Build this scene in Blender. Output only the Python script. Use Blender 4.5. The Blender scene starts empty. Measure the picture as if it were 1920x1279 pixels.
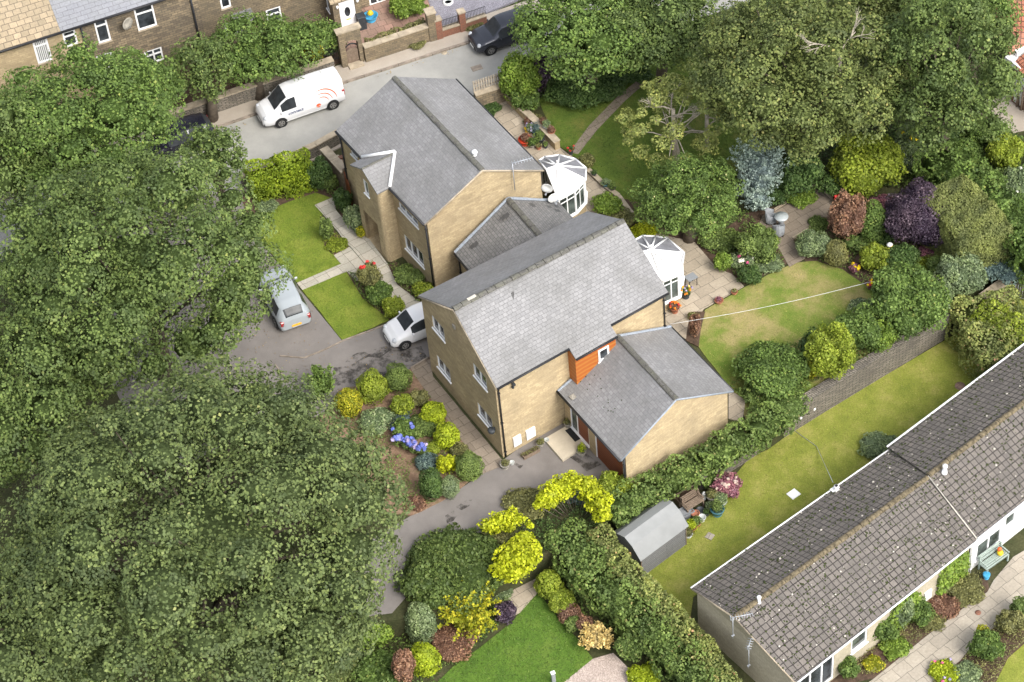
import bpy, bmesh, math, random
import numpy as np
from mathutils import Vector, Matrix
random.seed(7); RNG = np.random.default_rng(11)
SC = bpy.context.scene; COL = SC.collection
R = math.radians

# ------------------------------------------------------------------ camera, sky, sun, exposure
FPX, PITCH, ROLL, CAMH = 4444.0, .8218, -.105, 85.25
_c, _s = math.cos(PITCH), math.sin(PITCH)
FWD = Vector((0, _c, -_s)); _r0 = Vector((1, 0, 0)); _u0 = Vector((0, _s, _c))
RGT = _r0*math.cos(ROLL) + _u0*math.sin(ROLL); UPV = -_r0*math.sin(ROLL) + _u0*math.cos(ROLL)
cam_d = bpy.data.cameras.new('camera'); cam = bpy.data.objects.new('camera', cam_d); COL.objects.link(cam)
cam_d.sensor_width = 36; cam_d.lens = FPX/1920*36; cam_d.clip_end = 2000; cam_d.clip_start = 1
m3 = Matrix((RGT, UPV, -FWD)).transposed(); cam.matrix_world = Matrix.Translation((0, 0, CAMH)) @ m3.to_4x4()
SC.camera = cam
W = bpy.data.worlds.new('World'); SC.world = W; W.use_nodes = True
nt = W.node_tree; bg = nt.nodes['Background']
sky = nt.nodes.new('ShaderNodeTexSky'); sky.sky_type = 'NISHITA'; sky.sun_disc = False
SUN_AZ, SUN_EL = R(142), R(46)          # azimuth clockwise from +Y
sky.sun_elevation = SUN_EL; sky.sun_rotation = SUN_AZ; sky.dust_density = 3
hs = nt.nodes.new('ShaderNodeHueSaturation'); hs.inputs['Saturation'].default_value = .35
nt.links.new(sky.outputs[0], hs.inputs['Color']); nt.links.new(hs.outputs[0], bg.inputs[0]); bg.inputs[1].default_value = .15
sd = bpy.data.lights.new('sun', 'SUN'); so = bpy.data.objects.new('sun', sd); COL.objects.link(so)
sd.energy = 1.1; sd.angle = R(30); sd.color = (1, .96, .88)
_d = Vector((math.sin(SUN_AZ)*math.cos(SUN_EL), math.cos(SUN_AZ)*math.cos(SUN_EL), math.sin(SUN_EL)))
so.rotation_euler = _d.to_track_quat('Z', 'Y').to_euler(); so.location = _d*150
SC.view_settings.view_transform = 'Standard'; SC.view_settings.look = 'None'; SC.view_settings.gamma = 1
SC.view_settings.use_curve_mapping = False; SC.view_settings.exposure = 1.33
SC.render.engine = 'CYCLES'; SC.cycles.max_bounces = 6

# ------------------------------------------------------------------ survey helpers: a point of the photograph to a place at height z
def G(u, v, z=0.0):
    d = FWD*FPX + RGT*(u-960) - UPV*(v-639.5)
    t = (z-CAMH)/d.z
    return Vector((d.x*t, d.y*t, z))
def wallpt(A, B, u, v):
    """pixel -> (distance along wall A-B, height) on that vertical wall"""
    d = FWD*FPX + RGT*(u-960) - UPV*(v-639.5)
    ab = (B-A); ab.z = 0; L = ab.length; ab.normalize(); n = Vector((ab.y, -ab.x, 0))
    t = (n.dot(Vector((A.x, A.y, 0))))/n.dot(d)
    P = d*t
    return (P-Vector((A.x, A.y, 0))).dot(ab), P.z+CAMH
def pxm(u, v, z=0):
    P = G(u, v, z); return FPX/((P-Vector((0, 0, CAMH))).dot(FWD))
LOW = -1.45

# ------------------------------------------------------------------ tagging
def tag(o, label=None, cat=None, group=None, kind=None):
    if label: o['label'] = label
    if cat: o['category'] = cat
    if group: o['group'] = group
    if kind: o['kind'] = kind
    return o
def empty(name, loc, rz=0, label=None, cat=None, group=None, kind=None):
    o = bpy.data.objects.new(name, None); COL.objects.link(o); o.location = loc; o.rotation_euler.z = rz; o.empty_display_size = .3
    return tag(o, label, cat, group, kind)
def link(name, me, parent=None, loc=None):
    o = bpy.data.objects.new(name, me); COL.objects.link(o)
    if parent: o.parent = parent
    if loc is not None: o.location = loc
    return o
def children(o): return [c for c in bpy.data.objects if c.parent == o]
def copy_tree(o, parent=None):
    c = o.copy(); COL.objects.link(c)
    if parent: c.parent = parent
    for ch in children(o): copy_tree(ch, c)
    return c

# ------------------------------------------------------------------ materials
class NT:
    def __init__(s, name, rough=.8, spec=.3):
        s.m = bpy.data.materials.new(name); s.m.use_nodes = True; s.t = s.m.node_tree; s.b = s.t.nodes['Principled BSDF']
        s.b.inputs['Roughness'].default_value = rough; s.b.inputs['Specular IOR Level'].default_value = spec
        s.out = s.t.nodes['Material Output']
    def n(s, ty, **k):
        x = s.t.nodes.new(ty)
        for a, b in k.items(): setattr(x, a, b)
        return x
    def l(s, a, b): s.t.links.new(a, b)
    def coord(s, kind='Object'):
        return s.n('ShaderNodeTexCoord').outputs[kind]
    def noise(s, scale, detail=4, co=None, rough=.6):
        x = s.n('ShaderNodeTexNoise'); x.inputs['Scale'].default_value = scale; x.inputs['Detail'].default_value = detail; x.inputs['Roughness'].default_value = rough
        s.l(co if co is not None else s.coord(), x.inputs['Vector']); return x.outputs['Fac']
    def ramp(s, fac, stops):
        x = s.n('ShaderNodeValToRGB'); e = x.color_ramp.elements
        while len(e) < len(stops): e.new(.5)
        for q, (p, c) in zip(e, stops): q.position = p; q.color = (*c, 1)
        s.l(fac, x.inputs[0]); return x.outputs[0]
    def mix(s, fac, a, b, mode='MIX'):
        x = s.n('ShaderNodeMix', data_type='RGBA', blend_type=mode)
        for v, i in ((fac, 0), (a, 6), (b, 7)):
            if isinstance(v, (int, float)): x.inputs[i].default_value = v
            elif isinstance(v, tuple): x.inputs[i].default_value = (*v, 1)
            else: s.l(v, x.inputs[i])
        return x.outputs[2]
    def bump(s, h, strength=.4, dist=.02):
        x = s.n('ShaderNodeBump'); x.inputs['Strength'].default_value = strength; x.inputs['Distance'].default_value = dist
        s.l(h, x.inputs['Height']); s.l(x.outputs[0], s.b.inputs['Normal'])
    def color(s, c):
        if isinstance(c, tuple): s.b.inputs['Base Color'].default_value = (*c, 1)
        else: s.l(c, s.b.inputs['Base Color'])
        return s.m
def mul(c, k): return tuple(min(1, x*k) for x in c)
def m_flat(name, c, rough=.6, var=.12, scale=6, spec=.3, metal=0, bump=0):
    t = NT(name, rough, spec); t.b.inputs['Metallic'].default_value = metal
    f = t.noise(scale)
    col = t.ramp(f, [(.3, mul(c, 1-var)), (.7, mul(c, 1+var))])
    if bump: t.bump(f, bump)
    return t.color(col)
def m_brick(name, c1, c2, mortar, bw, bh, ms=.012, rough=.85, stain=(.25, .25, .22), stainamt=.4, bump=.5, offset=.5, sscale=.5, squash=1, lich=None):
    t = NT(name, rough, .25)
    uv = t.coord('UV')
    b = t.n('ShaderNodeTexBrick'); b.offset = offset; b.squash = squash; b.inputs['Scale'].default_value = 1
    b.inputs['Brick Width'].default_value = bw; b.inputs['Row Height'].default_value = bh; b.inputs['Mortar Size'].default_value = ms
    b.inputs['Mortar Smooth'].default_value = .3; b.inputs['Bias'].default_value = 0
    b.inputs['Color1'].default_value = (*c1, 1); b.inputs['Color2'].default_value = (*c2, 1); b.inputs['Mortar'].default_value = (*mortar, 1)
    wob = t.n('ShaderNodeVectorMath', operation='ADD')
    nz = t.n('ShaderNodeTexNoise'); nz.inputs['Scale'].default_value = 2.5; t.l(uv, nz.inputs['Vector'])
    sc = t.n('ShaderNodeVectorMath', operation='SCALE'); sc.inputs['Scale'].default_value = bh*.22; t.l(nz.outputs['Color'], sc.inputs[0])
    t.l(uv, wob.inputs[0]); t.l(sc.outputs[0], wob.inputs[1]); t.l(wob.outputs[0], b.inputs['Vector'])
    f1 = t.noise(sscale, 5, uv); f2 = t.noise(9, 3, uv)
    sf = t.ramp(f1, [(.4, (0, 0, 0)), (.72, (stainamt,)*3)])
    c = t.mix(sf, b.outputs['Color'], stain)
    c = t.mix(.5, c, t.ramp(f2, [(.3, (.72,)*3), (.7, (1.2,)*3)]), 'MULTIPLY')
    if lich:
        f3 = t.noise(5.5, 2, uv); c = t.mix(t.ramp(f3, [(.66, (0,)*3), (.72, (.8,)*3)]), c, lich)
    hh = t.mix(.25, t.ramp(b.outputs['Fac'], [(0, (1,)*3), (1, (0,)*3)]), f2)
    t.bump(hh, bump, .02)
    return t.color(c)
def m_ground(name, stops, scale=1.2, fine=14, rough=.95, bump=.5, fmix=.45, fstops=((.3, .6), (.7, 1.35))):
    t = NT(name, rough, .15); co = t.coord('Object')
    c = t.ramp(t.noise(scale, 6, co, .65), stops)
    f = t.noise(fine, 5, co, .7)
    c = t.mix(fmix*2 if fmix < .5 else 1., c, t.ramp(f, [(fstops[0][0], (fstops[0][1],)*3), (fstops[1][0], (fstops[1][1],)*3)]), 'MULTIPLY')
    t.bump(f, bump, .03); return t.color(c)
CORE = {}
def m_leaf(name, dark, mid, light, accent=None, transl=.28, rough=.6):
    dark = tuple(a*.55+b_*.45 for a, b_ in zip(dark, mid))
    t = NT(name, rough, .3)
    geo = t.n('ShaderNodeNewGeometry'); at = t.n('ShaderNodeAttribute', attribute_name='tint')
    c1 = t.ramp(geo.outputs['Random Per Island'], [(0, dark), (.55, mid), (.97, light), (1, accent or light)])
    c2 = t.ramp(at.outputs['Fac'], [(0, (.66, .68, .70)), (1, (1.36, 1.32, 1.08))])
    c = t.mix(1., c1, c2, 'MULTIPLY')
    t.color(c)
    tr = t.n('ShaderNodeBsdfTranslucent'); t.l(c, tr.inputs['Color'])
    mx = t.n('ShaderNodeMixShader'); mx.inputs[0].default_value = transl
    t.l(t.b.outputs[0], mx.inputs[1]); t.l(tr.outputs[0], mx.inputs[2]); t.l(mx.outputs[0], t.out.inputs['Surface'])
    t.m['k'] = 1; CORE[name] = m_flat(name+'_inner_shade', mul(mid, .42), 1, .5, 7, .05, bump=.8)  # core colour darkened to stand for the shadow inside the foliage
    return t.m
def m_glass(name, c=(.03, .035, .04), rough=.06):
    t = NT(name, rough, .5); f = t.noise(1.3, 3)
    return t.color(t.ramp(f, [(.35, mul(c, .5)), (.65, mul(c, 2.2))]))
M = {}
STONE = ((.30, .235, .145), (.235, .18, .108))
M['stone'] = m_brick('stone_courses', (.50, .395, .24), (.38, .295, .175), (.33, .26, .165), .32, .125, .007, stain=(.25, .20, .13), stainamt=.55, bump=.5, sscale=.8)
M['stone_old'] = m_brick('weathered_stone', (.30, .235, .15), (.15, .12, .085), (.10, .085, .065), .34, .15, .014, stain=(.09, .08, .065), stainamt=.6, bump=.8)
M['stone_drab'] = m_brick('drab_stone', (.27, .21, .13), (.17, .135, .09), (.12, .10, .075), .30, .13, .012, stain=(.10, .09, .07), stainamt=.6, bump=.8)
M['drystone'] = m_brick('dry_stone', (.33, .29, .235), (.19, .17, .14), (.06, .055, .045), .42, .09, .02, stain=(.09, .08, .07), stainamt=.6, bump=1)
M['coping'] = m_flat('coping_stone', (.36, .30, .22), .9, .25, 3, bump=.4)
M['brick_red'] = m_brick('red_brick', (.30, .11, .065), (.21, .085, .055), (.22, .16, .12), .22, .075, .01, stain=(.13, .08, .06), stainamt=.5)
SLM = (.11, .11, .115)
M['slate'] = m_brick('grey_slate', (.255, .25, .25), (.205, .202, .203), (.155, .152, .15), .25, .18, .010, rough=.6, stain=(.135, .132, .125), stainamt=.75, bump=.6, sscale=.4)
M['slate_dark'] = m_brick('dark_slate', (.20, .195, .19), (.15, .147, .145), (.075, .075, .075), .25, .17, .012, rough=.65, stain=(.09, .09, .085), stainamt=.6, bump=.7)
M['slate_mark'] = m_flat('dark_damp_slate', (.07, .07, .07), .5, .2, 5)
M['slate_new'] = m_brick('smooth_slate', (.22, .225, .245), (.20, .205, .225), (.10, .10, .11), .6, .26, .01, rough=.6, stainamt=.2, bump=.5)
M['stoneslate'] = m_brick('stone_slate', (.42, .33, .22), (.30, .24, .16), (.15, .12, .09), .42, .32, .018, stain=(.20, .17, .12), stainamt=.6, bump=.9)
M['conc_tile'] = m_brick('concrete_tile', (.17, .15, .132), (.125, .112, .10), (.035, .03, .028), .30, .30, .024, stain=(.11, .10, .09), stainamt=.5, offset=0, bump=1, lich=(.08, .07, .06), sscale=.8)
M['pantile'] = m_brick('red_pantile', (.42, .17, .10), (.33, .13, .08), (.12, .05, .035), .22, .30, .03, stainamt=.3, offset=0, bump=1)
M['ridge'] = m_brick('ridge_tile', (.13, .125, .115), (.085, .08, .075), (.05, .05, .05), .45, 9, .02, stain=(.14, .14, .10), stainamt=.7, sscale=2.5)
M['ridge_moss'] = m_flat('mossy_ridge', (.13, .105, .065), .95, .6, 7, bump=.8)
M['mortar'] = m_flat('lime_mortar', (.45, .42, .36), .9, .2, 9)
M['stone_pale'] = m_brick('pale_stone', (.46, .405, .30), (.39, .345, .255), (.33, .29, .22), .30, .13, .008, stain=(.25, .22, .16), stainamt=.5, bump=.5)
M['lead'] = m_flat('lead_flashing', (.25, .28, .32), .45, .15, 7, bump=.4)
M['white'] = m_flat('white_plastic', (.80, .80, .80), .35, .03, 3, .5)
M['white_dull'] = m_flat('off_white_paint', (.62, .62, .60), .6, .08, 4)
M['panel'] = m_flat('opal_panel', (.50, .50, .495), .3, .05, 2, .5)
M['tint_panel'] = m_flat('tinted_roof_glass', (.19, .19, .205), .45, .25, 2, .3)
M['black'] = m_flat('black_plastic', (.022, .022, .024), .45, .2, 5)
M['glass'] = m_glass('window_glass')
M['car_glass'] = m_flat('car_glass', (.03, .034, .038), .28, .4, 3, .25)
M['glass_green'] = m_glass('garden_window_glass', (.05, .06, .055), .1)
M['door_white'] = m_flat('white_door', (.78, .78, .78), .4, .02, 3)
t = NT('orange_cladding', .5, .35); uvc = t.coord('UV')
wv = t.n('ShaderNodeTexWave', bands_direction='Y'); wv.inputs['Scale'].default_value = 1.2; wv.inputs['Distortion'].default_value = 2; wv.inputs['Detail'].default_value = 3; t.l(uvc, wv.inputs['Vector'])
M['clad'] = t.color(t.ramp(wv.outputs['Fac'], [(.1, (.34, .085, .018)), (.6, (.33, .12, .024)), (1, (.39, .145, .03))]))
t = NT('garage_door_wood', .5, .35); uvc = t.coord('UV')
wv = t.n('ShaderNodeTexWave', bands_direction='Y'); wv.inputs['Scale'].default_value = 1.8; wv.inputs['Distortion'].default_value = 1.5; wv.inputs['Detail'].default_value = 3; t.l(uvc, wv.inputs['Vector'])
M['gdoor'] = t.color(t.ramp(wv.outputs['Fac'], [(.1, (.13, .035, .012)), (.9, (.20, .06, .02))]))
M['timber'] = m_flat('weathered_timber', (.20, .15, .11), .85, .3, 8, bump=.4)
M['grey_timber'] = m_brick('grey_boards', (.20, .20, .20), (.165, .165, .17), (.06, .06, .06), 3.0, .13, .012, stainamt=.4, stain=(.13, .13, .125), bump=.6)
M['felt'] = m_flat('green_grey_felt', (.235, .24, .235), .85, .1, 1.2, bump=.2)
M['terracotta'] = m_flat('terracotta', (.33, .13, .075), .8, .2, 8)
M['pot_dark'] = m_flat('dark_pot', (.04, .045, .05), .5, .3, 8)
M['pot_grey'] = m_flat('stone_pot', (.28, .26, .22), .85, .25, 8)
M['pot_blue'] = m_flat('glazed_pot', (.06, .16, .20), .3, .2, 8)
M['pot_pale'] = m_flat('pale_pot', (.45, .47, .45), .5, .2, 8)
M['straw'] = m_flat('pale_fruit', (.42, .40, .18), .6, .2, 8)
M['red'] = m_flat('red_plastic', (.50, .05, .02), .4, .2, 8)
M['yellow'] = m_flat('yellow_plastic', (.65, .45, .02), .4, .2, 8)
M['blue'] = m_flat('blue_plastic', (.06, .30, .50), .4, .2, 8)
M['soil'] = m_ground('soil', [(.3, (.055, .038, .026)), (.7, (.13, .085, .06))], 2.5, 9)
M['mulch'] = m_ground('bark_mulch', [(.3, (.16, .10, .065)), (.55, (.25, .165, .11)), (.75, (.10, .10, .04))], 1.3, 9)
M['asphalt'] = m_ground('drive_asphalt', [(.3, (.165, .15, .138)), (.7, (.225, .205, .19))], .6, 22, bump=.25, fmix=.3, fstops=((.3, .85), (.7, 1.12)))
M['wet'] = m_ground('damp_asphalt', [(.3, (.055, .05, .045)), (.7, (.085, .075, .066))], 2, 22, rough=.5, bump=.2, fmix=.3, fstops=((.3, .8), (.7, 1.2)))
M['road'] = m_ground('road_asphalt', [(.3, (.27, .265, .245)), (.7, (.37, .36, .33))], .45, 25, bump=.2, fmix=.25, fstops=((.3, .9), (.7, 1.08)))
M['pave_pink'] = m_ground('pavement_asphalt', [(.3, (.33, .285, .235)), (.7, (.42, .37, .31))], .6, 22, bump=.2, fmix=.3, fstops=((.3, .86), (.7, 1.1)))
M['kerb'] = m_flat('kerb_stone', (.25, .21, .17), .9, .35, 2.5)
M['gravel_grey'] = m_ground('slate_chippings', [(.3, (.20, .19, .215)), (.7, (.27, .26, .29))], 2, 16, bump=1, fstops=((.35, .45), (.65, 1.5)))
M['gravel'] = m_ground('pink_gravel', [(.3, (.37, .30, .26)), (.7, (.46, .38, .33))], 2, 16, bump=1, fstops=((.35, .55), (.65, 1.35)))
M['grass'] = m_ground('lawn_grass', [(.28, (.14, .17, .028)), (.5, (.205, .225, .04)), (.72, (.30, .28, .08))], .9, 16, fstops=((.3, .62), (.7, 1.3)))
M['grass_fresh'] = m_ground('fresh_lawn', [(.28, (.10, .155, .02)), (.5, (.155, .205, .028)), (.75, (.24, .26, .05))], .8, 16, fstops=((.3, .62), (.7, 1.3)))
M['grass_dry'] = m_ground('dry_lawn', [(.36, (.11, .17, .026)), (.46, (.16, .20, .04)), (.55, (.26, .235, .085)), (.68, (.36, .28, .14))], .35, 16, fstops=((.3, .68), (.7, 1.25)))
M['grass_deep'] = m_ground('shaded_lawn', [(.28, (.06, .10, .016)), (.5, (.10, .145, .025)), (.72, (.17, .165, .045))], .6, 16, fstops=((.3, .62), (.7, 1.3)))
M['rough_ground'] = m_ground('rough_ground', [(.3, (.03, .038, .014)), (.6, (.065, .065, .03)), (.8, (.09, .07, .045))], .8, 9)
_t = NT('damp_patch_film', .5, .3); _co = _t.coord('Object'); _f = _t.noise(1.6, 6, _co, .7)
_t.color(_t.ramp(_t.noise(20, 4, _co), [(.3, (.05, .045, .04)), (.7, (.085, .075, .066))]))
_tr = _t.n('ShaderNodeBsdfTransparent'); _mx = _t.n('ShaderNodeMixShader'); _rp = _t.ramp(_f, [(.45, (0, 0, 0)), (.60, (.8, .8, .8))]); _t.l(_rp, _mx.inputs[0]); _t.l(_tr.outputs[0], _mx.inputs[1]); _t.l(_t.b.outputs[0], _mx.inputs[2]); _t.l(_mx.outputs[0], _t.out.inputs['Surface'])
M['film'] = _t.m
_t = NT('roof_streak_film', .7, .2); _co = _t.coord('Object'); _f = _t.noise(3, 4, _co, .6); _t.color((.09, .088, .085))
_tr = _t.n('ShaderNodeBsdfTransparent'); _mx = _t.n('ShaderNodeMixShader'); _rp = _t.ramp(_f, [(.35, (.1, .1, .1)), (.65, (.75, .75, .75))]); _t.l(_rp, _mx.inputs[0]); _t.l(_tr.outputs[0], _mx.inputs[1]); _t.l(_t.b.outputs[0], _mx.inputs[2]); _t.l(_mx.outputs[0], _t.out.inputs['Surface'])
M['streak'] = _t.m
def paving(name, c1, c2, w, h, off=.5, st=(.2, .17, .13)): return m_brick(name, c1, c2, mul(c2, .45), w, h, .014, stain=st, stainamt=.35, offset=off, bump=.35, sscale=.6)
M['flags'] = paving('buff_flags', (.42, .37, .30), (.34, .30, .245), .75, .6)
M['flags_brown'] = paving('brown_flags', (.27, .22, .17), (.21, .17, .13), .7, .55)
M['flags_patio'] = paving('patio_flags', (.43, .365, .28), (.34, .285, .215), .9, .6)
M['flags_front'] = paving('front_path_flags', (.47, .43, .36), (.36, .34, .28), .68, .62, .0, (.42, .36, .28))
M['paviours'] = paving('red_paving', (.36, .22, .17), (.27, .17, .13), .5, .5)
M['step'] = m_flat('cream_step', (.50, .44, .34), .8, .08, 4)
M['van_white'] = m_flat('van_paint', (.70, .70, .71), .25, .01, 1, .6)
M['silver'] = m_flat('silver_paint', (.33, .36, .38), .28, .03, 1, .6)
M['dark_paint'] = m_flat('dark_grey_paint', (.045, .048, .06), .22, .05, 1, .7, .4)
M['black_paint'] = m_flat('black_paint', (.012, .012, .02), .25, .1, 1, .6)
M['rubber'] = m_flat('tyre_rubber', (.02, .02, .02), .8, .2, 8)
M['alloy'] = m_flat('alloy_rim', (.30, .29, .28), .35, .2, 9, .5, .6)
M['lamp'] = m_flat('headlamp_lens', (.45, .47, .50), .1, .3, 9, .8)
M['tail'] = m_flat('tail_lamp_lens', (.30, .02, .02), .2, .2, 9, .7)
M['plate_y'] = m_flat('yellow_plate', (.85, .42, .03), .5, .03, 5)
M['plate_w'] = m_flat('white_plate', (.75, .75, .72), .5, .03, 5)
M['orange'] = m_flat('orange_decal', (.72, .12, .03), .4, .03, 5)
M['navy'] = m_flat('navy_lettering', (.02, .04, .12), .4, .03, 5)
M['rattan'] = m_flat('grey_rattan', (.22, .23, .24), .7, .2, 30, bump=.6)
M['tabletop'] = m_flat('frosted_table_top', (.34, .37, .37), .25, .1, 8)
M['bench'] = m_brick('pale_green_bench', (.36, .43, .38), (.33, .39, .35), (.15, .18, .16), 4, .11, .014, stainamt=.1, bump=.4)
M['galv'] = m_flat('galvanised_steel', (.42, .44, .47), .4, .15, 5, .5, .5)
M['core'] = m_flat('core_and_moss', (.045, .055, .022), 1, .4, 3, .05)
M['bark'] = m_flat('bark', (.10, .08, .06), .95, .35, 5, bump=.8)
M['bark_pale'] = m_flat('dead_wood', (.34, .30, .24), .9, .25, 6, bump=.5)
L = {}
L['oak'] = m_leaf('leaf_olive', (.068, .105, .034), (.11, .16, .048), (.17, .225, .074), (.27, .30, .10))
L['oak2'] = m_leaf('leaf_grey_olive', (.07, .10, .04), (.115, .155, .058), (.175, .22, .082), (.26, .28, .12))
L['fresh'] = m_leaf('leaf_mid_green', (.065, .11, .028), (.11, .175, .042), (.18, .26, .07), (.30, .33, .10))
L['ash'] = m_leaf('leaf_yellow_olive', (.075, .10, .034), (.125, .16, .05), (.205, .235, .082), (.32, .29, .11))
L['deep'] = m_leaf('leaf_deep_green', (.04, .075, .022), (.068, .12, .034), (.12, .18, .058))
L['box'] = m_leaf('leaf_box_green', (.08, .12, .035), (.14, .20, .055), (.22, .29, .09))
L['lime'] = m_leaf('leaf_lime', (.19, .26, .016), (.32, .40, .022), (.48, .55, .045))
L['gold'] = m_leaf('leaf_gold', (.25, .31, .014), (.43, .48, .018), (.60, .62, .04))
L['goldgreen'] = m_leaf('leaf_gold_green', (.14, .18, .015), (.26, .28, .02), (.55, .48, .04))
L['chart'] = m_leaf('leaf_chartreuse', (.13, .18, .016), (.21, .27, .03), (.33, .38, .06))
L['sage'] = m_leaf('leaf_sage', (.12, .17, .075), (.18, .24, .12), (.30, .36, .21))
L['olive'] = m_leaf('leaf_dull_olive', (.13, .13, .05), (.19, .19, .075), (.27, .27, .12))
L['thin'] = m_leaf('leaf_thin_yellow', (.16, .20, .06), (.25, .29, .09), (.38, .40, .13), (.48, .42, .15))
L['blue'] = m_leaf('leaf_blue_grey', (.17, .23, .23), (.28, .36, .35), (.44, .53, .53))
L['bluedark'] = m_leaf('leaf_slate_blue', (.07, .11, .11), (.12, .18, .18), (.20, .27, .27))
L['purple'] = m_leaf('leaf_purple', (.035, .022, .04), (.075, .05, .08), (.16, .12, .17))
L['russet'] = m_leaf('leaf_russet', (.13, .06, .04), (.24, .13, .09), (.38, .24, .17))
L['pink'] = m_leaf('leaf_pink', (.16, .06, .09), (.30, .12, .17), (.45, .25, .30))
L['varieg'] = m_leaf('leaf_variegated', (.10, .16, .06), (.20, .27, .13), (.42, .47, .30))
L['mixed'] = m_leaf('leaf_mixed_hedge', (.08, .12, .036), (.13, .195, .052), (.22, .29, .09), (.38, .32, .15))
L['hedgepink'] = m_leaf('leaf_rosy_hedge', (.14, .17, .055), (.22, .26, .085), (.33, .34, .13), (.50, .28, .18))
L['laurel'] = m_leaf('leaf_laurel', (.055, .085, .024), (.09, .135, .036), (.155, .205, .06), (.26, .30, .12))
L['straw'] = m_leaf('leaf_straw', (.35, .26, .10), (.55, .43, .20), (.75, .62, .33))
L['olive2'] = m_leaf('leaf_clipped_olive', (.13, .16, .055), (.19, .22, .075), (.26, .28, .11))
L['limeh'] = m_leaf('leaf_lime_conifer', (.11, .175, .016), (.19, .265, .02), (.31, .38, .035))
L['ivy'] = m_leaf('leaf_ivy', (.10, .17, .025), (.17, .26, .04), (.28, .37, .08))
def m_petal(n, c): return m_leaf('petal_'+n, mul(c, .7), c, mul(c, 1.25), transl=.1)
P_ = {k: m_petal(k, c) for k, c in dict(blue=(.16, .20, .62), lilac=(.42, .36, .60), yellow=(.80, .62, .02), red=(.60, .05, .05), pink=(.62, .12, .28), white=(.75, .75, .70), orange=(.75, .25, .03), palepink=(.62, .48, .46)).items()}

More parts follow.
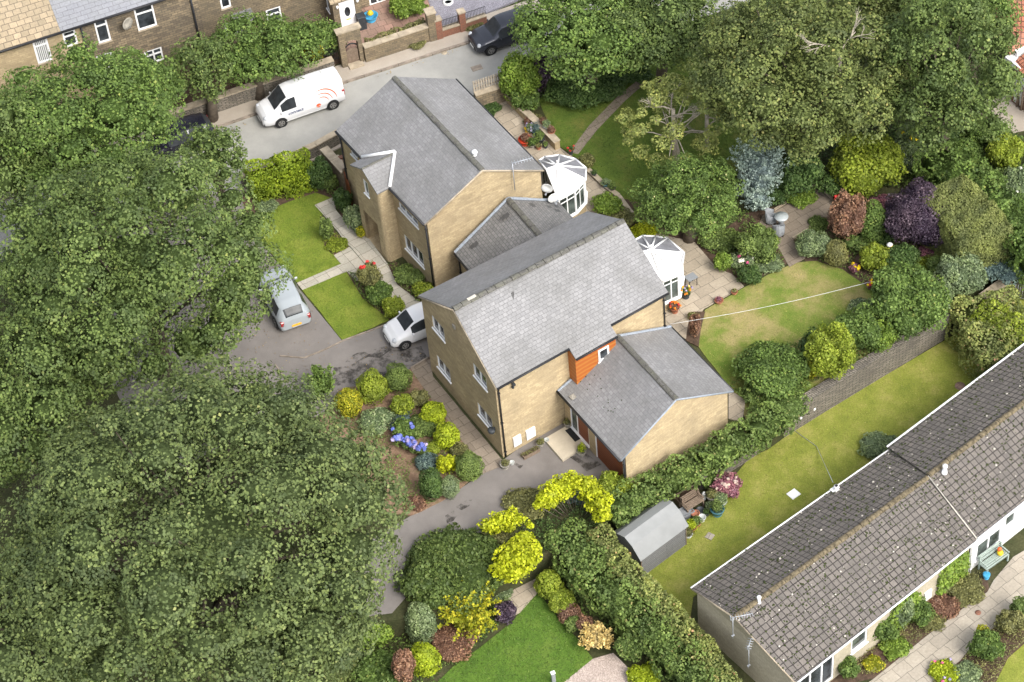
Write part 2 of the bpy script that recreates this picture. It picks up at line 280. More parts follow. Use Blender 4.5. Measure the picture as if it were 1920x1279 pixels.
# ------------------------------------------------------------------ mesh builder
class MB:
    def __init__(s, mats=None, yaw=.495): s.v = []; s.f = []; s.mi = []; s.mats = mats or []; s.yaw = yaw; s.sm = []
    def add(s, vs, fs, m=0, smooth=False):
        o = len(s.v); s.v += [tuple(x) for x in vs]
        for f in fs: s.f.append([i+o for i in f]); s.mi.append(m); s.sm.append(smooth)
        return s
    def poly(s, pts, m=0): return s.add(pts, [list(range(len(pts)))], m)
    def hexa(s, a, m=0):  # 8 pts: bottom 4 ccw, top 4
        return s.add(a, [(3, 2, 1, 0), (4, 5, 6, 7), (0, 1, 5, 4), (1, 2, 6, 5), (2, 3, 7, 6), (3, 0, 4, 7)], m)
    def box(s, c, d, yaw=0, m=0):
        cx, cy, cz = c; hx, hy, hz = d[0]/2, d[1]/2, d[2]/2; ca, sa = math.cos(yaw), math.sin(yaw)
        P = [(cx+x*ca-y*sa, cy+x*sa+y*ca, cz+z) for z in (-hz, hz) for x, y in ((-hx, -hy), (hx, -hy), (hx, hy), (-hx, hy))]
        return s.hexa(P, m)
    def slab(s, pts, th, m=0, down=True):
        """polygon pts (ccw from above) thickened downward"""
        n = len(pts); lo = [(p[0], p[1], p[2]-th) for p in pts]
        return s.add([tuple(p) for p in pts]+lo, [list(range(n)), list(range(2*n-1, n-1, -1))]+[(i, n+i, n+(i+1) % n, (i+1) % n)[::1] for i in range(n)], m)
    def tube(s, pts, r, n=8, m=0, r2=None, cap=True, smooth=True):
        pts = [Vector(p) for p in pts]; rings = []
        for i, p in enumerate(pts):
            d = (pts[min(i+1, len(pts)-1)]-pts[max(i-1, 0)]).normalized()
            a = d.cross(Vector((0, 0, 1))) if abs(d.z) < .95 else d.cross(Vector((1, 0, 0))); a.normalize(); b = d.cross(a)
            k = i/max(1, len(pts)-1); rr = r if r2 is None else r+(r2-r)*k
            rings.append([p+(a*math.cos(q*2*math.pi/n)+b*math.sin(q*2*math.pi/n))*rr for q in range(n)])
        vs = [x for g in rings for x in g]; fs = []
        for i in range(len(pts)-1):
            for q in range(n): fs.append((i*n+q, i*n+(q+1) % n, (i+1)*n+(q+1) % n, (i+1)*n+q))
        if cap: fs += [tuple(range(n-1, -1, -1)), tuple(range((len(pts)-1)*n, len(pts)*n))]
        return s.add(vs, fs, m, smooth)
    def lathe(s, c, prof, n=16, m=0, smooth=True, axis='z', ea=1):
        vs = []; fs = []; c = Vector(c)
        for r, z in prof:
            for q in range(n):
                a = q*2*math.pi/n; x, y = r*math.cos(a)*ea, r*math.sin(a)
                vs.append(c+(Vector((x, y, z)) if axis == 'z' else Vector((x, z, y)) if axis == 'y' else Vector((z, x, y))))
        for i in range(len(prof)-1):
            for q in range(n): fs.append((i*n+q, i*n+(q+1) % n, (i+1)*n+(q+1) % n, (i+1)*n+q))
        fs += [tuple(range(n)), tuple(range((len(prof)-1)*n, len(prof)*n))]
        return s.add(vs, fs, m, smooth)
    def build(s, name, mats=None, parent=None, origin=None, local=False, bevel=0):
        mats = mats or s.mats; mats = mats if isinstance(mats, (list, tuple)) else [mats]
        if origin is None:
            if local: origin = Vector((0, 0, 0))
            elif parent is not None:
                q = parent
                while q.parent: q = q.parent
                origin = q.location.copy()
            else:
                a = np.array(s.v); origin = Vector(((a[:, 0].min()+a[:, 0].max())/2, (a[:, 1].min()+a[:, 1].max())/2, a[:, 2].min()))
        origin = Vector(origin)
        me = bpy.data.meshes.new(name); me.from_pydata([tuple(Vector(p)-origin) for p in s.v], [], s.f)
        for mt in mats: me.materials.append(mt)
        me.polygons.foreach_set('material_index', s.mi); me.polygons.foreach_set('use_smooth', s.sm)
        uvl = me.uv_layers.new(name='UVMap'); ca, sa = math.cos(s.yaw), math.sin(s.yaw)
        data = np.zeros(len(me.loops)*2, dtype=np.float32)
        for p in me.polygons:
            n = p.normal
            if abs(n.z) > .97: a = Vector((ca, sa, 0)); b = Vector((-sa, ca, 0))
            else: a = Vector((-n.y, n.x, 0)).normalized(); b = n.cross(a)
            for li in p.loop_indices:
                w = Vector(s.v[me.loops[li].vertex_index]); data[2*li] = w.dot(a); data[2*li+1] = w.dot(b)
        uvl.data.foreach_set('uv', data)
        me.validate(); me.update()
        o = link(name, me, parent, None if (parent or local) else origin)
        if bevel:
            bm = bmesh.new(); bm.from_mesh(me); bmesh.ops.bevel(bm, geom=bm.edges[:], offset=bevel, segments=1, affect='EDGES'); bm.to_mesh(me); bm.free()
        return o
def sheet(name, px, z, mat, th=.05, label=None, yaw=.495, wob=0, kind='structure', z0=0):
    pts = [G(u, v, z0) for u, v in px]
    if wob:
        q = []
        for i, p in enumerate(pts):
            nx = pts[(i+1) % len(pts)]; n = max(1, int((nx-p).length/.5))
            d = (nx-p); pr = Vector((-d.y, d.x, 0)).normalized()
            for k in range(n): q.append(p+d*(k/n)+pr*(random.uniform(-wob, wob) if k else 0))
        pts = q
    pts = [Vector((p.x, p.y, z0+z)) for p in pts]
    ar = sum(pts[i].x*pts[(i+1) % len(pts)].y-pts[(i+1) % len(pts)].x*pts[i].y for i in range(len(pts)))
    if ar < 0: pts = pts[::-1]
    b = MB(yaw=yaw); n = len(pts)
    from mathutils.geometry import tessellate_polygon
    allv = pts; tris = [t_ if (pts[t_[1]]-pts[t_[0]]).cross(pts[t_[2]]-pts[t_[0]]).z > 0 else t_[::-1] for t_ in tessellate_polygon([pts])]
    b.add(allv, tris); b.add(pts+[Vector((p.x, p.y, p.z-th)) for p in pts], [(i, n+i, n+(i+1) % n, (i+1) % n) for i in range(n)])
    o = b.build(name, mat)
    o['kind'] = kind
    if label: o['label'] = label
    return o

# ------------------------------------------------------------------ foliage
def ico_dirs(n):
    i = np.arange(n)+.5; ph = np.arccos(1-2*i/n); th = math.pi*(1+5**.5)*i
    return np.stack([np.cos(th)*np.sin(ph), np.sin(th)*np.sin(ph), np.cos(ph)], 1)
_sph = None
def sphere():
    global _sph
    if _sph is None:
        bm = bmesh.new(); bmesh.ops.create_icosphere(bm, subdivisions=2, radius=1)
        _sph = (np.array([v.co[:] for v in bm.verts]), np.array([[v.index for v in f.verts] for f in bm.faces])); bm.free()
    return _sph
def leafmesh(name, P, N, size, tint, mat, core=None, asp=.72, parent=None, origin=None, mati=None, coremat=None):
    """P,N (n,3) arrays; one bent-quad leaf each; core: list of (verts,faces)"""
    n = len(P); T = RNG.normal(size=(n, 3)); T -= (T*N).sum(1, keepdims=True)*N; T /= np.linalg.norm(T, axis=1, keepdims=True)+1e-9
    B = np.cross(N, T); s = size*(RNG.uniform(.45, 1.45, n))[:, None]
    V = np.empty((n, 4, 3)); V[:, 0] = P-T*s*.5; V[:, 1] = P+B*s*asp*.5+N*s*.08; V[:, 2] = P+T*s*.5-N*s*.1; V[:, 3] = P-B*s*asp*.5+N*s*.08
    V = V.reshape(-1, 3); tv = np.repeat(tint, 4)
    F4 = np.arange(4*n).reshape(-1, 4)
    cv = []; cf = []; off = 4*n
    for a, f in (core or []): cv.append(a); cf.append(f+off); off += len(a)
    if cv: V = np.concatenate([V]+cv); tv = np.concatenate([tv, np.zeros(sum(map(len, cv)))])
    if origin is None: origin = (V[:, 0].mean(), V[:, 1].mean(), V[:, 2].min())
    V = V-np.array(origin)
    me = bpy.data.meshes.new(name)
    tri = np.concatenate([f for f in cf if f.shape[1] == 3]) if any(f.shape[1] == 3 for f in cf) else np.zeros((0, 3), int)
    qd = np.concatenate([F4]+[f for f in cf if f.shape[1] == 4])
    nl = qd.size+tri.size; me.vertices.add(len(V)); me.vertices.foreach_set('co', V.ravel().astype(np.float32))
    me.loops.add(nl); me.loops.foreach_set('vertex_index', np.concatenate([qd.ravel(), tri.ravel()]).astype(np.int32))
    npol = len(qd)+len(tri); me.polygons.add(npol)
    st = np.concatenate([np.arange(len(qd))*4, len(qd)*4+np.arange(len(tri))*3]).astype(np.int32)
    me.polygons.foreach_set('loop_start', st)
    mi = np.ones(npol, np.int32); mi[:n] = 0 if mati is None else mati
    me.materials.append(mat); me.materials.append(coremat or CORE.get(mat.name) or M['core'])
    me.update(calc_edges=True)
    me.polygons.foreach_set('material_index', mi)
    at = me.attributes.new('tint', 'FLOAT', 'POINT'); at.data.foreach_set('value', tv.astype(np.float32))
    me.validate()
    return link(name, me, parent, None if parent else Vector(origin))
def lobes_leaves(lobes, leaf, dens, jit=.55, up=.25, sub=10, puff=.24, stray=.06, cut=.8):
    """lobes (k,6). returns P,N,tint"""
    Ps, Ns, Ts = [], [], []; LB = np.array(lobes, float)
    for k, (cx, cy, cz, rx, ry, rz) in enumerate(LB):
        area = 4*math.pi*((rx*ry)**1.6/3+(rx*rz)**1.6/3+(ry*rz)**1.6/3)**(1/1.6)
        n = int(dens*area/(leaf*leaf*.55))+8
        d = RNG.normal(size=(n, 3)); d /= np.linalg.norm(d, axis=1, keepdims=True)
        keep = (d[:, 2] > -.35) | (RNG.random(n) < .35); d = d[keep]; n = len(d)
        sd = RNG.normal(size=(sub, 3)); sd /= np.linalg.norm(sd, axis=1, keepdims=True); st = RNG.random(sub)
        dt = d@sd.T; j = dt.argmax(1); mx = dt[np.arange(n), j]
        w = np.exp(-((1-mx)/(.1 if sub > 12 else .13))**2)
        rad = 1-puff*.5+puff*w; rad -= RNG.random(n)**2*.16; sm = RNG.random(n) < stray; rad[sm] += RNG.random(sm.sum())*.14
        sc = np.array([rx, ry, rz]); q0 = d*sc+np.array([cx, cy, cz]); wl = 5.2/max(.6, (rx+rz)/2)
        rad = rad*(1+.05*(np.sin(q0[:, 0]*wl+q0[:, 2]*wl*.7)+np.sin(q0[:, 1]*wl*1.3-q0[:, 0]*wl*.5)+np.sin(q0[:, 2]*wl*1.7+q0[:, 1]*wl)))
        p = np.array([cx, cy, cz])+d*sc*rad[:, None]
        nn = d/sc; nn /= np.linalg.norm(nn, axis=1, keepdims=True)
        inside = np.zeros(n, bool)
        for q in range(len(LB)):
            if q != k: inside |= ((((p-LB[q, :3])/(LB[q, 3:]*cut))**2).sum(1) < 1)
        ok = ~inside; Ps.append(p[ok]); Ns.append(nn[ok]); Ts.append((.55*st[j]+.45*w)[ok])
    P, N, T = np.concatenate(Ps), np.concatenate(Ns), np.concatenate(Ts)
    N = N+RNG.normal(size=N.shape)*jit+np.array([0, 0, up]); N /= np.linalg.norm(N, axis=1, keepdims=True)
    return P, N, np.clip(T+RNG.normal(size=len(T))*.08, 0, 1)
def core_of(lobes, k=.78):
    v, f = sphere(); out = []
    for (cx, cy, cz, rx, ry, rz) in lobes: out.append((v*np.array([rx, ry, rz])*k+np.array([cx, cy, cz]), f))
    return out
def blob_at(u, v, rx, ry, z0, hmin=.25, sit=.8):
    """visible blob (px) -> centre, horizontal radius, vertical radius, standing on z0"""
    s = pxm(u, v, z0); Rr = rx/s; k = (ry/s)**2-(Rr*.73)**2
    c = math.sqrt(max(k, 0))/.68 if k > 0 else 0
    c = max(c, hmin*Rr)
    zc = z0+c*sit; P = G(u, v, zc)
    return P.x, P.y, zc, Rr, c
def shrub(name, label, cat, u, v, rx, ry, leafm, leaf=.10, dens=1.5, mode='loose', group=None, z0=0, n=7, petals=None, sit=.8, parent=None, h=None):
    if mode != 'clip': rx *= 1.2; ry *= 1.2
    else: rx *= 1.05; ry *= 1.05
    x, y, zc, Rr, c = blob_at(u, v, rx, ry, z0, sit=sit)
    if h: c = h/1.8; zc = z0+c*.8; P = G(u, v, zc); x, y = P.x, P.y
    if mode == 'clip': lob = [(x, y, zc, Rr*.95, Rr*.95, c*.97)]; P, N, T = lobes_leaves(lob, leaf, dens*1.5, .5, .2, 26, .09, .03)
    elif mode == 'spiky':
        lob = [(x, y, zc, Rr*.6, Rr*.6, c*.6)]; P, N, T = lobes_leaves(lob, leaf, dens, .9, .3, 12, .3)
        for k in range(n*5):
            a = RNG.normal(size=3); a[2] = abs(a[2])*.8+.1; a /= np.linalg.norm(a)
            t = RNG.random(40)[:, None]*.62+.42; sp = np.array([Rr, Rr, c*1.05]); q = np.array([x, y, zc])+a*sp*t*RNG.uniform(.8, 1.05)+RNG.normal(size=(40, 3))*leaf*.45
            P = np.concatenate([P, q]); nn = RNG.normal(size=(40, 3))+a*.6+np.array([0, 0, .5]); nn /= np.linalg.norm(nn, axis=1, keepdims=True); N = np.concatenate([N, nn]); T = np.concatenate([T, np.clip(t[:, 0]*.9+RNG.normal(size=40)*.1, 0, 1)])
    else:
        lob = [(x, y, zc, Rr*.68, Rr*.68, c*.72)]
        for k in range(n):
            a = k*2.4+RNG.random(); e = RNG.uniform(-.1, .9); rr = RNG.uniform(.36, .52)
            ce = math.cos(e); lob.append((x+math.cos(a)*ce*Rr*(1-rr), y+math.sin(a)*ce*Rr*(1-rr), zc+math.sin(e)*c*(1-rr), Rr*rr, Rr*rr, c*rr*1.1))
        P, N, T = lobes_leaves(lob, leaf, dens, .65, .25, 8, .28, .08)
    zmin = z0+.01; ok = P[:, 2] > zmin; P, N, T = P[ok], N[ok], T[ok]
    core = [(np.maximum(a, [-1e9, -1e9, z0]), f) for a, f in core_of(lob, .8)]
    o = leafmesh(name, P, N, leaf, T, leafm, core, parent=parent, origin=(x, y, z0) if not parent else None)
    tag(o, label, cat, group)
    if petals:
        for pm, cnt, pr in petals:
            ks = RNG.choice(len(P), min(cnt, len(P)), replace=False); ks = ks[np.argsort(-P[ks, 2])][:max(3, cnt//2)]
            flower_heads(o, P[ks], N[ks], pm, pr)
    return o
def flower_heads(parent, C, Nn, pm, r):
    q = parent
    org = np.array(q.location[:])
    P = []; N = []
    for c in C:
        d = RNG.normal(size=(14, 3)); d /= np.linalg.norm(d, axis=1, keepdims=True); d[:, 2] = np.abs(d[:, 2])
        P.append(c+np.array([0, 0, r*.5])+d*r*.7); N.append(d)
    P = np.concatenate(P); N = np.concatenate(N); o = leafmesh('blossom', P, N, r*1.1, RNG.random(len(P)), pm, asp=.9, parent=parent, origin=org)
    return o
def hedge(name, label, segs, leafm, leaf=.11, dens=1.3, z0=0, group=None, rough=.10, mati_fn=None, cat='hedge', mat2=None):
    """segs: list of (p0,p1,width,height) in metres"""
    Ps, Ns, Ts = [], [], []; core = []
    for p0, p1, w, h in segs:
        p0 = Vector((p0[0], p0[1], z0)); p1 = Vector((p1[0], p1[1], z0)); d = p1-p0; Ln = d.length; d.normalize(); s = Vector((-d.y, d.x, 0))
        D, S, O = np.array(d), np.array(s), np.array(p0)
        for (ar, kind) in ((Ln*w, 't'), (Ln*h, 'l'), (Ln*h, 'r'), (w*h, 'a'), (w*h, 'b')):
            n = int(dens*ar/(leaf*leaf*.5)); a = RNG.random(n); b = RNG.random(n); z = np.zeros(n)
            if kind == 't': L_, W_, H_ = a*Ln, (b-.5)*w, np.full(n, h); nn = np.tile([0, 0, 1.], (n, 1))
            elif kind in 'lr': sg = 1 if kind == 'l' else -1; L_, W_, H_ = a*Ln, np.full(n, sg*w/2), b*h; nn = np.tile(S*sg, (n, 1))
            else: sg = -1 if kind == 'a' else 1; L_, W_, H_ = np.full(n, 0. if kind == 'a' else Ln), (a-.5)*w, b*h; nn = np.tile(D*sg, (n, 1))
            ph = np.sin(L_*1.9+W_*2.3+p0.x)+np.sin(L_*3.7-H_*3.1)+np.sin(W_*4.1+H_*2.7+L_)+.8*np.sin(L_*7.3+H_*6+W_*5)
            ed = np.clip((H_/h-.8)/.2, 0, 1)*(np.abs(W_)/(w/2))**3 if kind != 't' else (np.abs(W_)/(w/2))**4
            disp = rough*ph*.5-ed*.12-RNG.random(n)**2*.12
            p = O+D*L_[:, None]+S*W_[:, None]+np.array([0, 0, 1.])*H_[:, None]+nn*disp[:, None]
            Ps.append(p); Ns.append(nn); Ts.append(np.clip(.5+ph*.18, 0, 1))
        b = MB(); c = (p0+p1)/2; b.box((c.x, c.y, z0+h*.38), (max(.1, Ln-.4), max(.1, w*.55), h*.74), math.atan2(d.y, d.x))
        core.append((np.array(b.v), np.array(b.f)))
    P, N, T = np.concatenate(Ps), np.concatenate(Ns), np.concatenate(Ts)
    N = N+RNG.normal(size=N.shape)*.6+np.array([0, 0, .2]); N /= np.linalg.norm(N, axis=1, keepdims=True)
    o = leafmesh(name, P, N, leaf, T, leafm, core); return tag(o, label, cat, group)
def tree(name, label, u, v, rx, ry, leafm, leaf=.25, dens=.75, zc=6.0, n=34, group=None, cat='tree', z0=0, trunk=.28, bark=None, seed=0, lobe=(.26, .42), flat=None, gap=0.):
    s = pxm(u, v, zc); Rr = rx/s; k = (ry/s)**2-(Rr*.73)**2; c = math.sqrt(k)/.68 if k > 0 else Rr*.55
    c = min(max(c, Rr*.5), (zc-z0)*.95)
    if flat: c = Rr*flat
    ctr = G(u, v, zc); x, y = ctr.x, ctr.y
    rg = np.random.default_rng(seed+5); lob = [(x, y, zc-.1*c, Rr*.70, Rr*.70, c*.68)] if not gap else []
    dirs = ico_dirs(n)+rg.normal(size=(n, 3))*.16
    for i, d in enumerate(dirs):
        d = d/np.linalg.norm(d)
        if d[2] < -.55: continue
        if rg.random() < gap: continue
        r = rg.uniform(*lobe)*(1 if i % 3 else .72); q = 1-r*rg.uniform(.75, 1.05)
        lob.append((x+d[0]*Rr*q, y+d[1]*Rr*q, zc+d[2]*c*q, Rr*r, Rr*r*rg.uniform(.85, 1.15), min(c, Rr)*r*rg.uniform(.75, 1.)))
    root = empty(name, (x, y, z0), 0, label, cat, group)
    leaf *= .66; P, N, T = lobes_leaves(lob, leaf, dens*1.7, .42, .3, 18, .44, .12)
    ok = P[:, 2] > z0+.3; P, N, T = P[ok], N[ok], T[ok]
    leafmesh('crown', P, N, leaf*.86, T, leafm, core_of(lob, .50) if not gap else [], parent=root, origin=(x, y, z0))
    b = MB(); top = Vector((x, y, zc)); bas = Vector((x, y, z0))
    b.tube([bas, bas.lerp(top, .35)+Vector((.15, .1, 0)), bas.lerp(top, .7), top], trunk*1.25, 9, r2=trunk*.4)
    for i in range(0, len(lob), 2 if not gap else 3):
        q = Vector(lob[i][:3]); a = bas.lerp(top, random.uniform(.4, .85)); b.tube([a, a.lerp(q, .5)+Vector((0, 0, .2)), q], trunk*(.35 if not gap else .22), 5, r2=.02)
    b.build('trunk', bark or M['bark'], root)
    return root

# ------------------------------------------------------------------ building helpers
def wall_face(b, A, B, z0, z1, ops=(), depth=.10, m=0):
    """outer face on the right of A->B with real openings and reveals"""
    d = (B-A); d.z = 0; Ln = d.length; d.normalize(); nrm = Vector((d.y, -d.x, 0))
    def P(s, h, k=0): q = A+d*s-nrm*k; return (q.x, q.y, h)
    ss = sorted({0, Ln, *[o[0] for o in ops], *[o[1] for o in ops]}); hs_ = sorted({z0, z1, *[o[2] for o in ops], *[o[3] for o in ops]})
    for i in range(len(ss)-1):
        for j in range(len(hs_)-1):
            cs, ch = (ss[i]+ss[i+1])/2, (hs_[j]+hs_[j+1])/2
            if any(o[0] < cs < o[1] and o[2] < ch < o[3] for o in ops): continue
            b.poly([P(ss[i], hs_[j]), P(ss[i+1], hs_[j]), P(ss[i+1], hs_[j+1]), P(ss[i], hs_[j+1])], m)
    for s0, s1, h0, h1 in ops:
        b.poly([P(s0, h0), P(s0, h1), P(s0, h1, depth), P(s0, h0, depth)], m); b.poly([P(s1, h1), P(s1, h0), P(s1, h0, depth), P(s1, h1, depth)], m)
        b.poly([P(s0, h0, depth), P(s1, h0, depth), P(s1, h0), P(s0, h0)], m); b.poly([P(s0, h1), P(s1, h1), P(s1, h1, depth), P(s0, h1, depth)], m)
def bar(b, A, d, nrm, s0, s1, h0, h1, k0, k1, m=0):
    """box on a wall: along s0..s1, height h0..h1, from depth k0 (outward +) to k1"""
    def P(s, h, k): q = A+d*s+nrm*k; return (q.x, q.y, h)
    b.hexa([P(s0, h0, k1), P(s1, h0, k1), P(s1, h0, k0), P(s0, h0, k0), P(s0, h1, k1), P(s1, h1, k1), P(s1, h1, k0), P(s0, h1, k0)], m)
def window(parent, A, B, op, lights=1, transom=0, sill=True, glass='glass', name='window', fw=.055, frame='white', depth=.07, label=None, sillm='white', curtain=False):
    d = (B-A); d.z = 0; d.normalize(); nrm = Vector((d.y, -d.x, 0)); s0, s1, h0, h1 = op
    b = MB(); k1, k0 = -depth+.045, -depth-.02
    bar(b, A, d, nrm, s0, s1, h0, h0+fw, k0, k1); bar(b, A, d, nrm, s0, s1, h1-fw, h1, k0, k1)
    bar(b, A, d, nrm, s0, s0+fw, h0+fw, h1-fw, k0, k1); bar(b, A, d, nrm, s1-fw, s1, h0+fw, h1-fw, k0, k1)
    for i in range(1, lights):
        c = s0+(s1-s0)*i/lights; bar(b, A, d, nrm, c-fw/2, c+fw/2, h0+fw, h1-fw, k0, k1-.004)
    if transom: c = h0+(h1-h0)*transom; bar(b, A, d, nrm, s0+fw, s1-fw, c-fw/2, c+fw/2, k0, k1-.008)
    w = b.build(name, M[frame], parent)
    g = MB(); bar(g, A, d, nrm, s0+.01, s1-.01, h0+.01, h1-.01, -depth-.012, -depth-.004); g.build('pane', M[glass], w)
    if curtain:
        g = MB()
        nst = 7
        for i in range(nst): q = s0+.06+(s1-s0-.12)*(i+.15)/nst; bar(g, A, d, nrm, q, q+(s1-s0-.12)/nst*.62, h0+.06, h1-.06, -depth-.004, -depth+.008)
        g.build('blind', M['white_dull'], w)
    if sill: g = MB(); bar(g, A, d, nrm, s0-.05, s1+.05, h0-.07, h0, -depth+.03, .06); g.build('sill', M[sillm], w)
    if label: w['label'] = label
    return w
def roof_slab(b, pts, th=.09, m=0): b.slab(pts, th, m)
def ridge_tiles(parent, a, c, r=.13, seg=.42, mat='ridge', name='ridge_tiles', mortar=True, skip=()):
    a, c = Vector(a), Vector(c); d = c-a; n = max(1, int(d.length/seg)); u = d.normalized(); s = Vector((-u.y, u.x, 0)).normalized(); upv = u.cross(-s)
    if upv.z < 0: upv = -upv
    b = MB()
    for i in range(n):
        if i in skip: continue
        p = a+d*(i/n); q = a+d*((i+.95)/n); rr = r*random.uniform(.94, 1.08); off = Vector((0, 0, random.uniform(-.006, .012)))
        ring = []
        for e, ex in ((p, 1.05), (q, .98)):
            for k in range(7):
                t = math.pi*k/6; ring.append(e+off+s*math.cos(t)*rr*ex+upv*math.sin(t)*rr*.75*ex-upv*.03)
        b.add(ring, [(k, k+1, 8+k, 7+k) for k in range(6)]+[tuple(range(7)), tuple(range(13, 6, -1))], 0)
    return b.build(name, M[mat], parent)
def gutter(parent, a, c, r=.055, mat='black', name='gutter'):
    b = MB(); b.tube([a, c], r, 8); return b.build(name, M[mat], parent)
def downpipe(parent, x, y, z0, z1, r=.038, mat='black', kick=None):
    b = MB(); pts = [Vector((x, y, z1)), Vector((x, y, z0+.05))]
    if kick is not None: pts = [Vector((x, y, z1))+Vector(kick), Vector((x, y, z1-.25)), Vector((x, y, z0+.05))]
    b.tube(pts, r, 8)
    for k in range(3): b.box((x, y, z0+.4+(z1-z0-.8)*k/2), (.11, .11, .05), .5)
    return b.build('downpipe', M[mat], parent)
def V3(p, z): return Vector((p[0], p[1], z))

# ================================================================== GROUND
def xy(u, v, z=0): return G(u, v, z)
bnd = [xy(u, v) for u, v in [(1960, 440), (1870, 498), (1755, 600), (1640, 662), (1441, 806), (1320, 862), (1185, 945), (1040, 1030), (930, 1085), (850, 1138), (770, 1160), (700, 1166), (600, 1182), (470, 1260)]]
bnd = [Vector((300, bnd[0].y+40, 0))]+bnd+[Vector((bnd[-1].x-2, -300, 0))]
up = bnd+[Vector((-300, -300, 0)), Vector((-300, 420, 0)), Vector((300, 420, 0))]
b = MB(); b.poly([(-320, -320, LOW), (320, -320, LOW), (320, 440, LOW), (-320, 440, LOW)])
bm = bmesh.new(); vs = [bm.verts.new(p) for p in up]; f = bm.faces.new(vs); bm.normal_update()
if f.normal.z < 0: f.normal_flip()
bmesh.ops.triangulate(bm, faces=[f]); bm.verts.index_update(); b.add([v.co.copy() for v in bm.verts], [[v.index for v in ff.verts] for ff in bm.faces]); bm.free()
for i in range(len(bnd)-1): p, q = bnd[i], bnd[i+1]; b.poly([(p.x, p.y, LOW), (q.x, q.y, LOW), (q.x, q.y, 0), (p.x, p.y, 0)])
o = b.build('ground', M['rough_ground'], origin=(0, 0, 0)); o['kind'] = 'structure'
RY = .29
sheet('road', [(-200, 448), (0, 380), (440, 231), (652, 156), (875, 84), (1060, 22), (1500, -130), (1600, -60), (1100, 104), (950, 155), (885, 180), (640, 268), (595, 286), (520, 322), (452, 352), (440, 420), (380, 440), (250, 420), (-100, 560)], .012, M['road'], yaw=RY)
sheet('pavement', [(-200, 444), (0, 376), (440, 227), (652, 152), (875, 80), (1060, 18), (1500, -134), (1500, -170), (910, 30), (822, 60), (682, 106), (645, 122), (440, 190), (0, 340), (-200, 400)], .11, M['pave_pink'], .11, yaw=RY)
k = MB(yaw=RY)
kp = [G(u, v) for u, v in [(-200, 448), (0, 380), (440, 231), (652, 156), (875, 84), (1060, 22), (1500, -130)]]
for i in range(len(kp)-1):
    p, q = kp[i], kp[i+1]; n = int((q-p).length/.9)
    for j in range(n):
        a = p.lerp(q, j/n); c = p.lerp(q, (j+.97)/n); d = (c-a).normalized(); s = Vector((-d.y, d.x, 0))*.13
        k.hexa([(a.x, a.y, 0), (c.x, c.y, 0), ((c+s).x, (c+s).y, 0), ((a+s).x, (a+s).y, 0), (a.x, a.y, .118), (c.x, c.y, .118), ((c+s).x, (c+s).y, .118), ((a+s).x, (a+s).y, .118)])
o = k.build('kerb', M['kerb']); o['kind'] = 'structure'
sheet('pavement', [(452, 349), (520, 319), (595, 282), (640, 262), (645, 275), (600, 296), (525, 332), (462, 362)], .09, M['pave_pink'], .09, yaw=RY)
sheet('front_garden', [(682, 106), (822, 60), (806, 0), (760, -40), (600, 10), (640, 100)], .125, M['paviours'], .12, yaw=RY)
sheet('front_garden', [(824, 58), (912, 28), (1000, -10), (900, -60), (790, -30)], .135, M['gravel_grey'], .13, yaw=RY)
sheet('front_garden', [(-100, 370), (440, 186), (640, 118), (600, 10), (100, 180), (-150, 270)], .13, M['soil'], .12, yaw=RY)
# drives
sheet('driveway', [(330, 380), (452, 352), (470, 420), (492, 458), (642, 640), (735, 604), (800, 570), (815, 672), (775, 690), (700, 745), (600, 780), (480, 800), (300, 900), (200, 700), (150, 420)], .02, M['asphalt'])
sheet('driveway', [(560, 1172), (735, 1150), (800, 1075), (930, 1000), (1010, 950), (1180, 895), (1170, 840), (1040, 790), (945, 862), (905, 888), (830, 940), (770, 968), (700, 1010), (520, 1080)], .022, M['asphalt'])
# lawns and beds of the front gardens
sheet('flower_bed', [(452, 372), (600, 300), (655, 380), (600, 402), (590, 372), (490, 404), (470, 420)], .03, M['soil'])
sheet('lawn', [(470, 424), (492, 400), (545, 378), (592, 362), (622, 372), (590, 386), (605, 402), (600, 425), (612, 468), (626, 480), (640, 497), (557, 531), (492, 457)], .04, M['grass_fresh'], wob=.03)
sheet('lawn', [(567, 545), (650, 511), (672, 540), (732, 600), (642, 639)], .042, M['grass_fresh'], wob=.03)
sheet('flower_bed', [(600, 404), (656, 464), (626, 480), (608, 460)], .048, M['soil'])
sheet('flower_bed', [(650, 511), (690, 515), (720, 545), (752, 590), (732, 602), (680, 560)], .049, M['soil'])
sheet('flower_bed', [(628, 372), (700, 470), (670, 440), (640, 410)], .05, M['soil'])
sheet('flower_bed', [(726, 498), (740, 490), (830, 560), (800, 590), (765, 552), (744, 535)], .052, M['soil'])
fp = sheet('garden_path', [(590, 386), (625, 371), (630, 395), (647, 415), (670, 435), (690, 448), (728, 499), (745, 535), (765, 550), (800, 578), (790, 600), (757, 590), (745, 570), (724, 545), (706, 512), (690, 524), (668, 528), (650, 510), (567, 545), (557, 532), (640, 496), (626, 480), (656, 464), (645, 452), (635, 437), (605, 402)], .06, M['flags_front'])
sheet('garden_step', [(656, 464), (690, 448), (728, 499), (698, 513)], .15, M['flags_front'], .15)
sheet('mulch_bed', [(600, 790), (640, 730), (720, 715), (775, 690), (788, 700), (850, 800), (905, 885), (830, 940), (770, 968), (690, 960), (600, 880)], .05, M['mulch'], wob=.06)
sheet('garden_path', [(770, 693), (806, 672), (812, 707), (942, 864), (948, 872), (905, 889), (848, 800), (810, 752)], .056, M['flags_brown'])
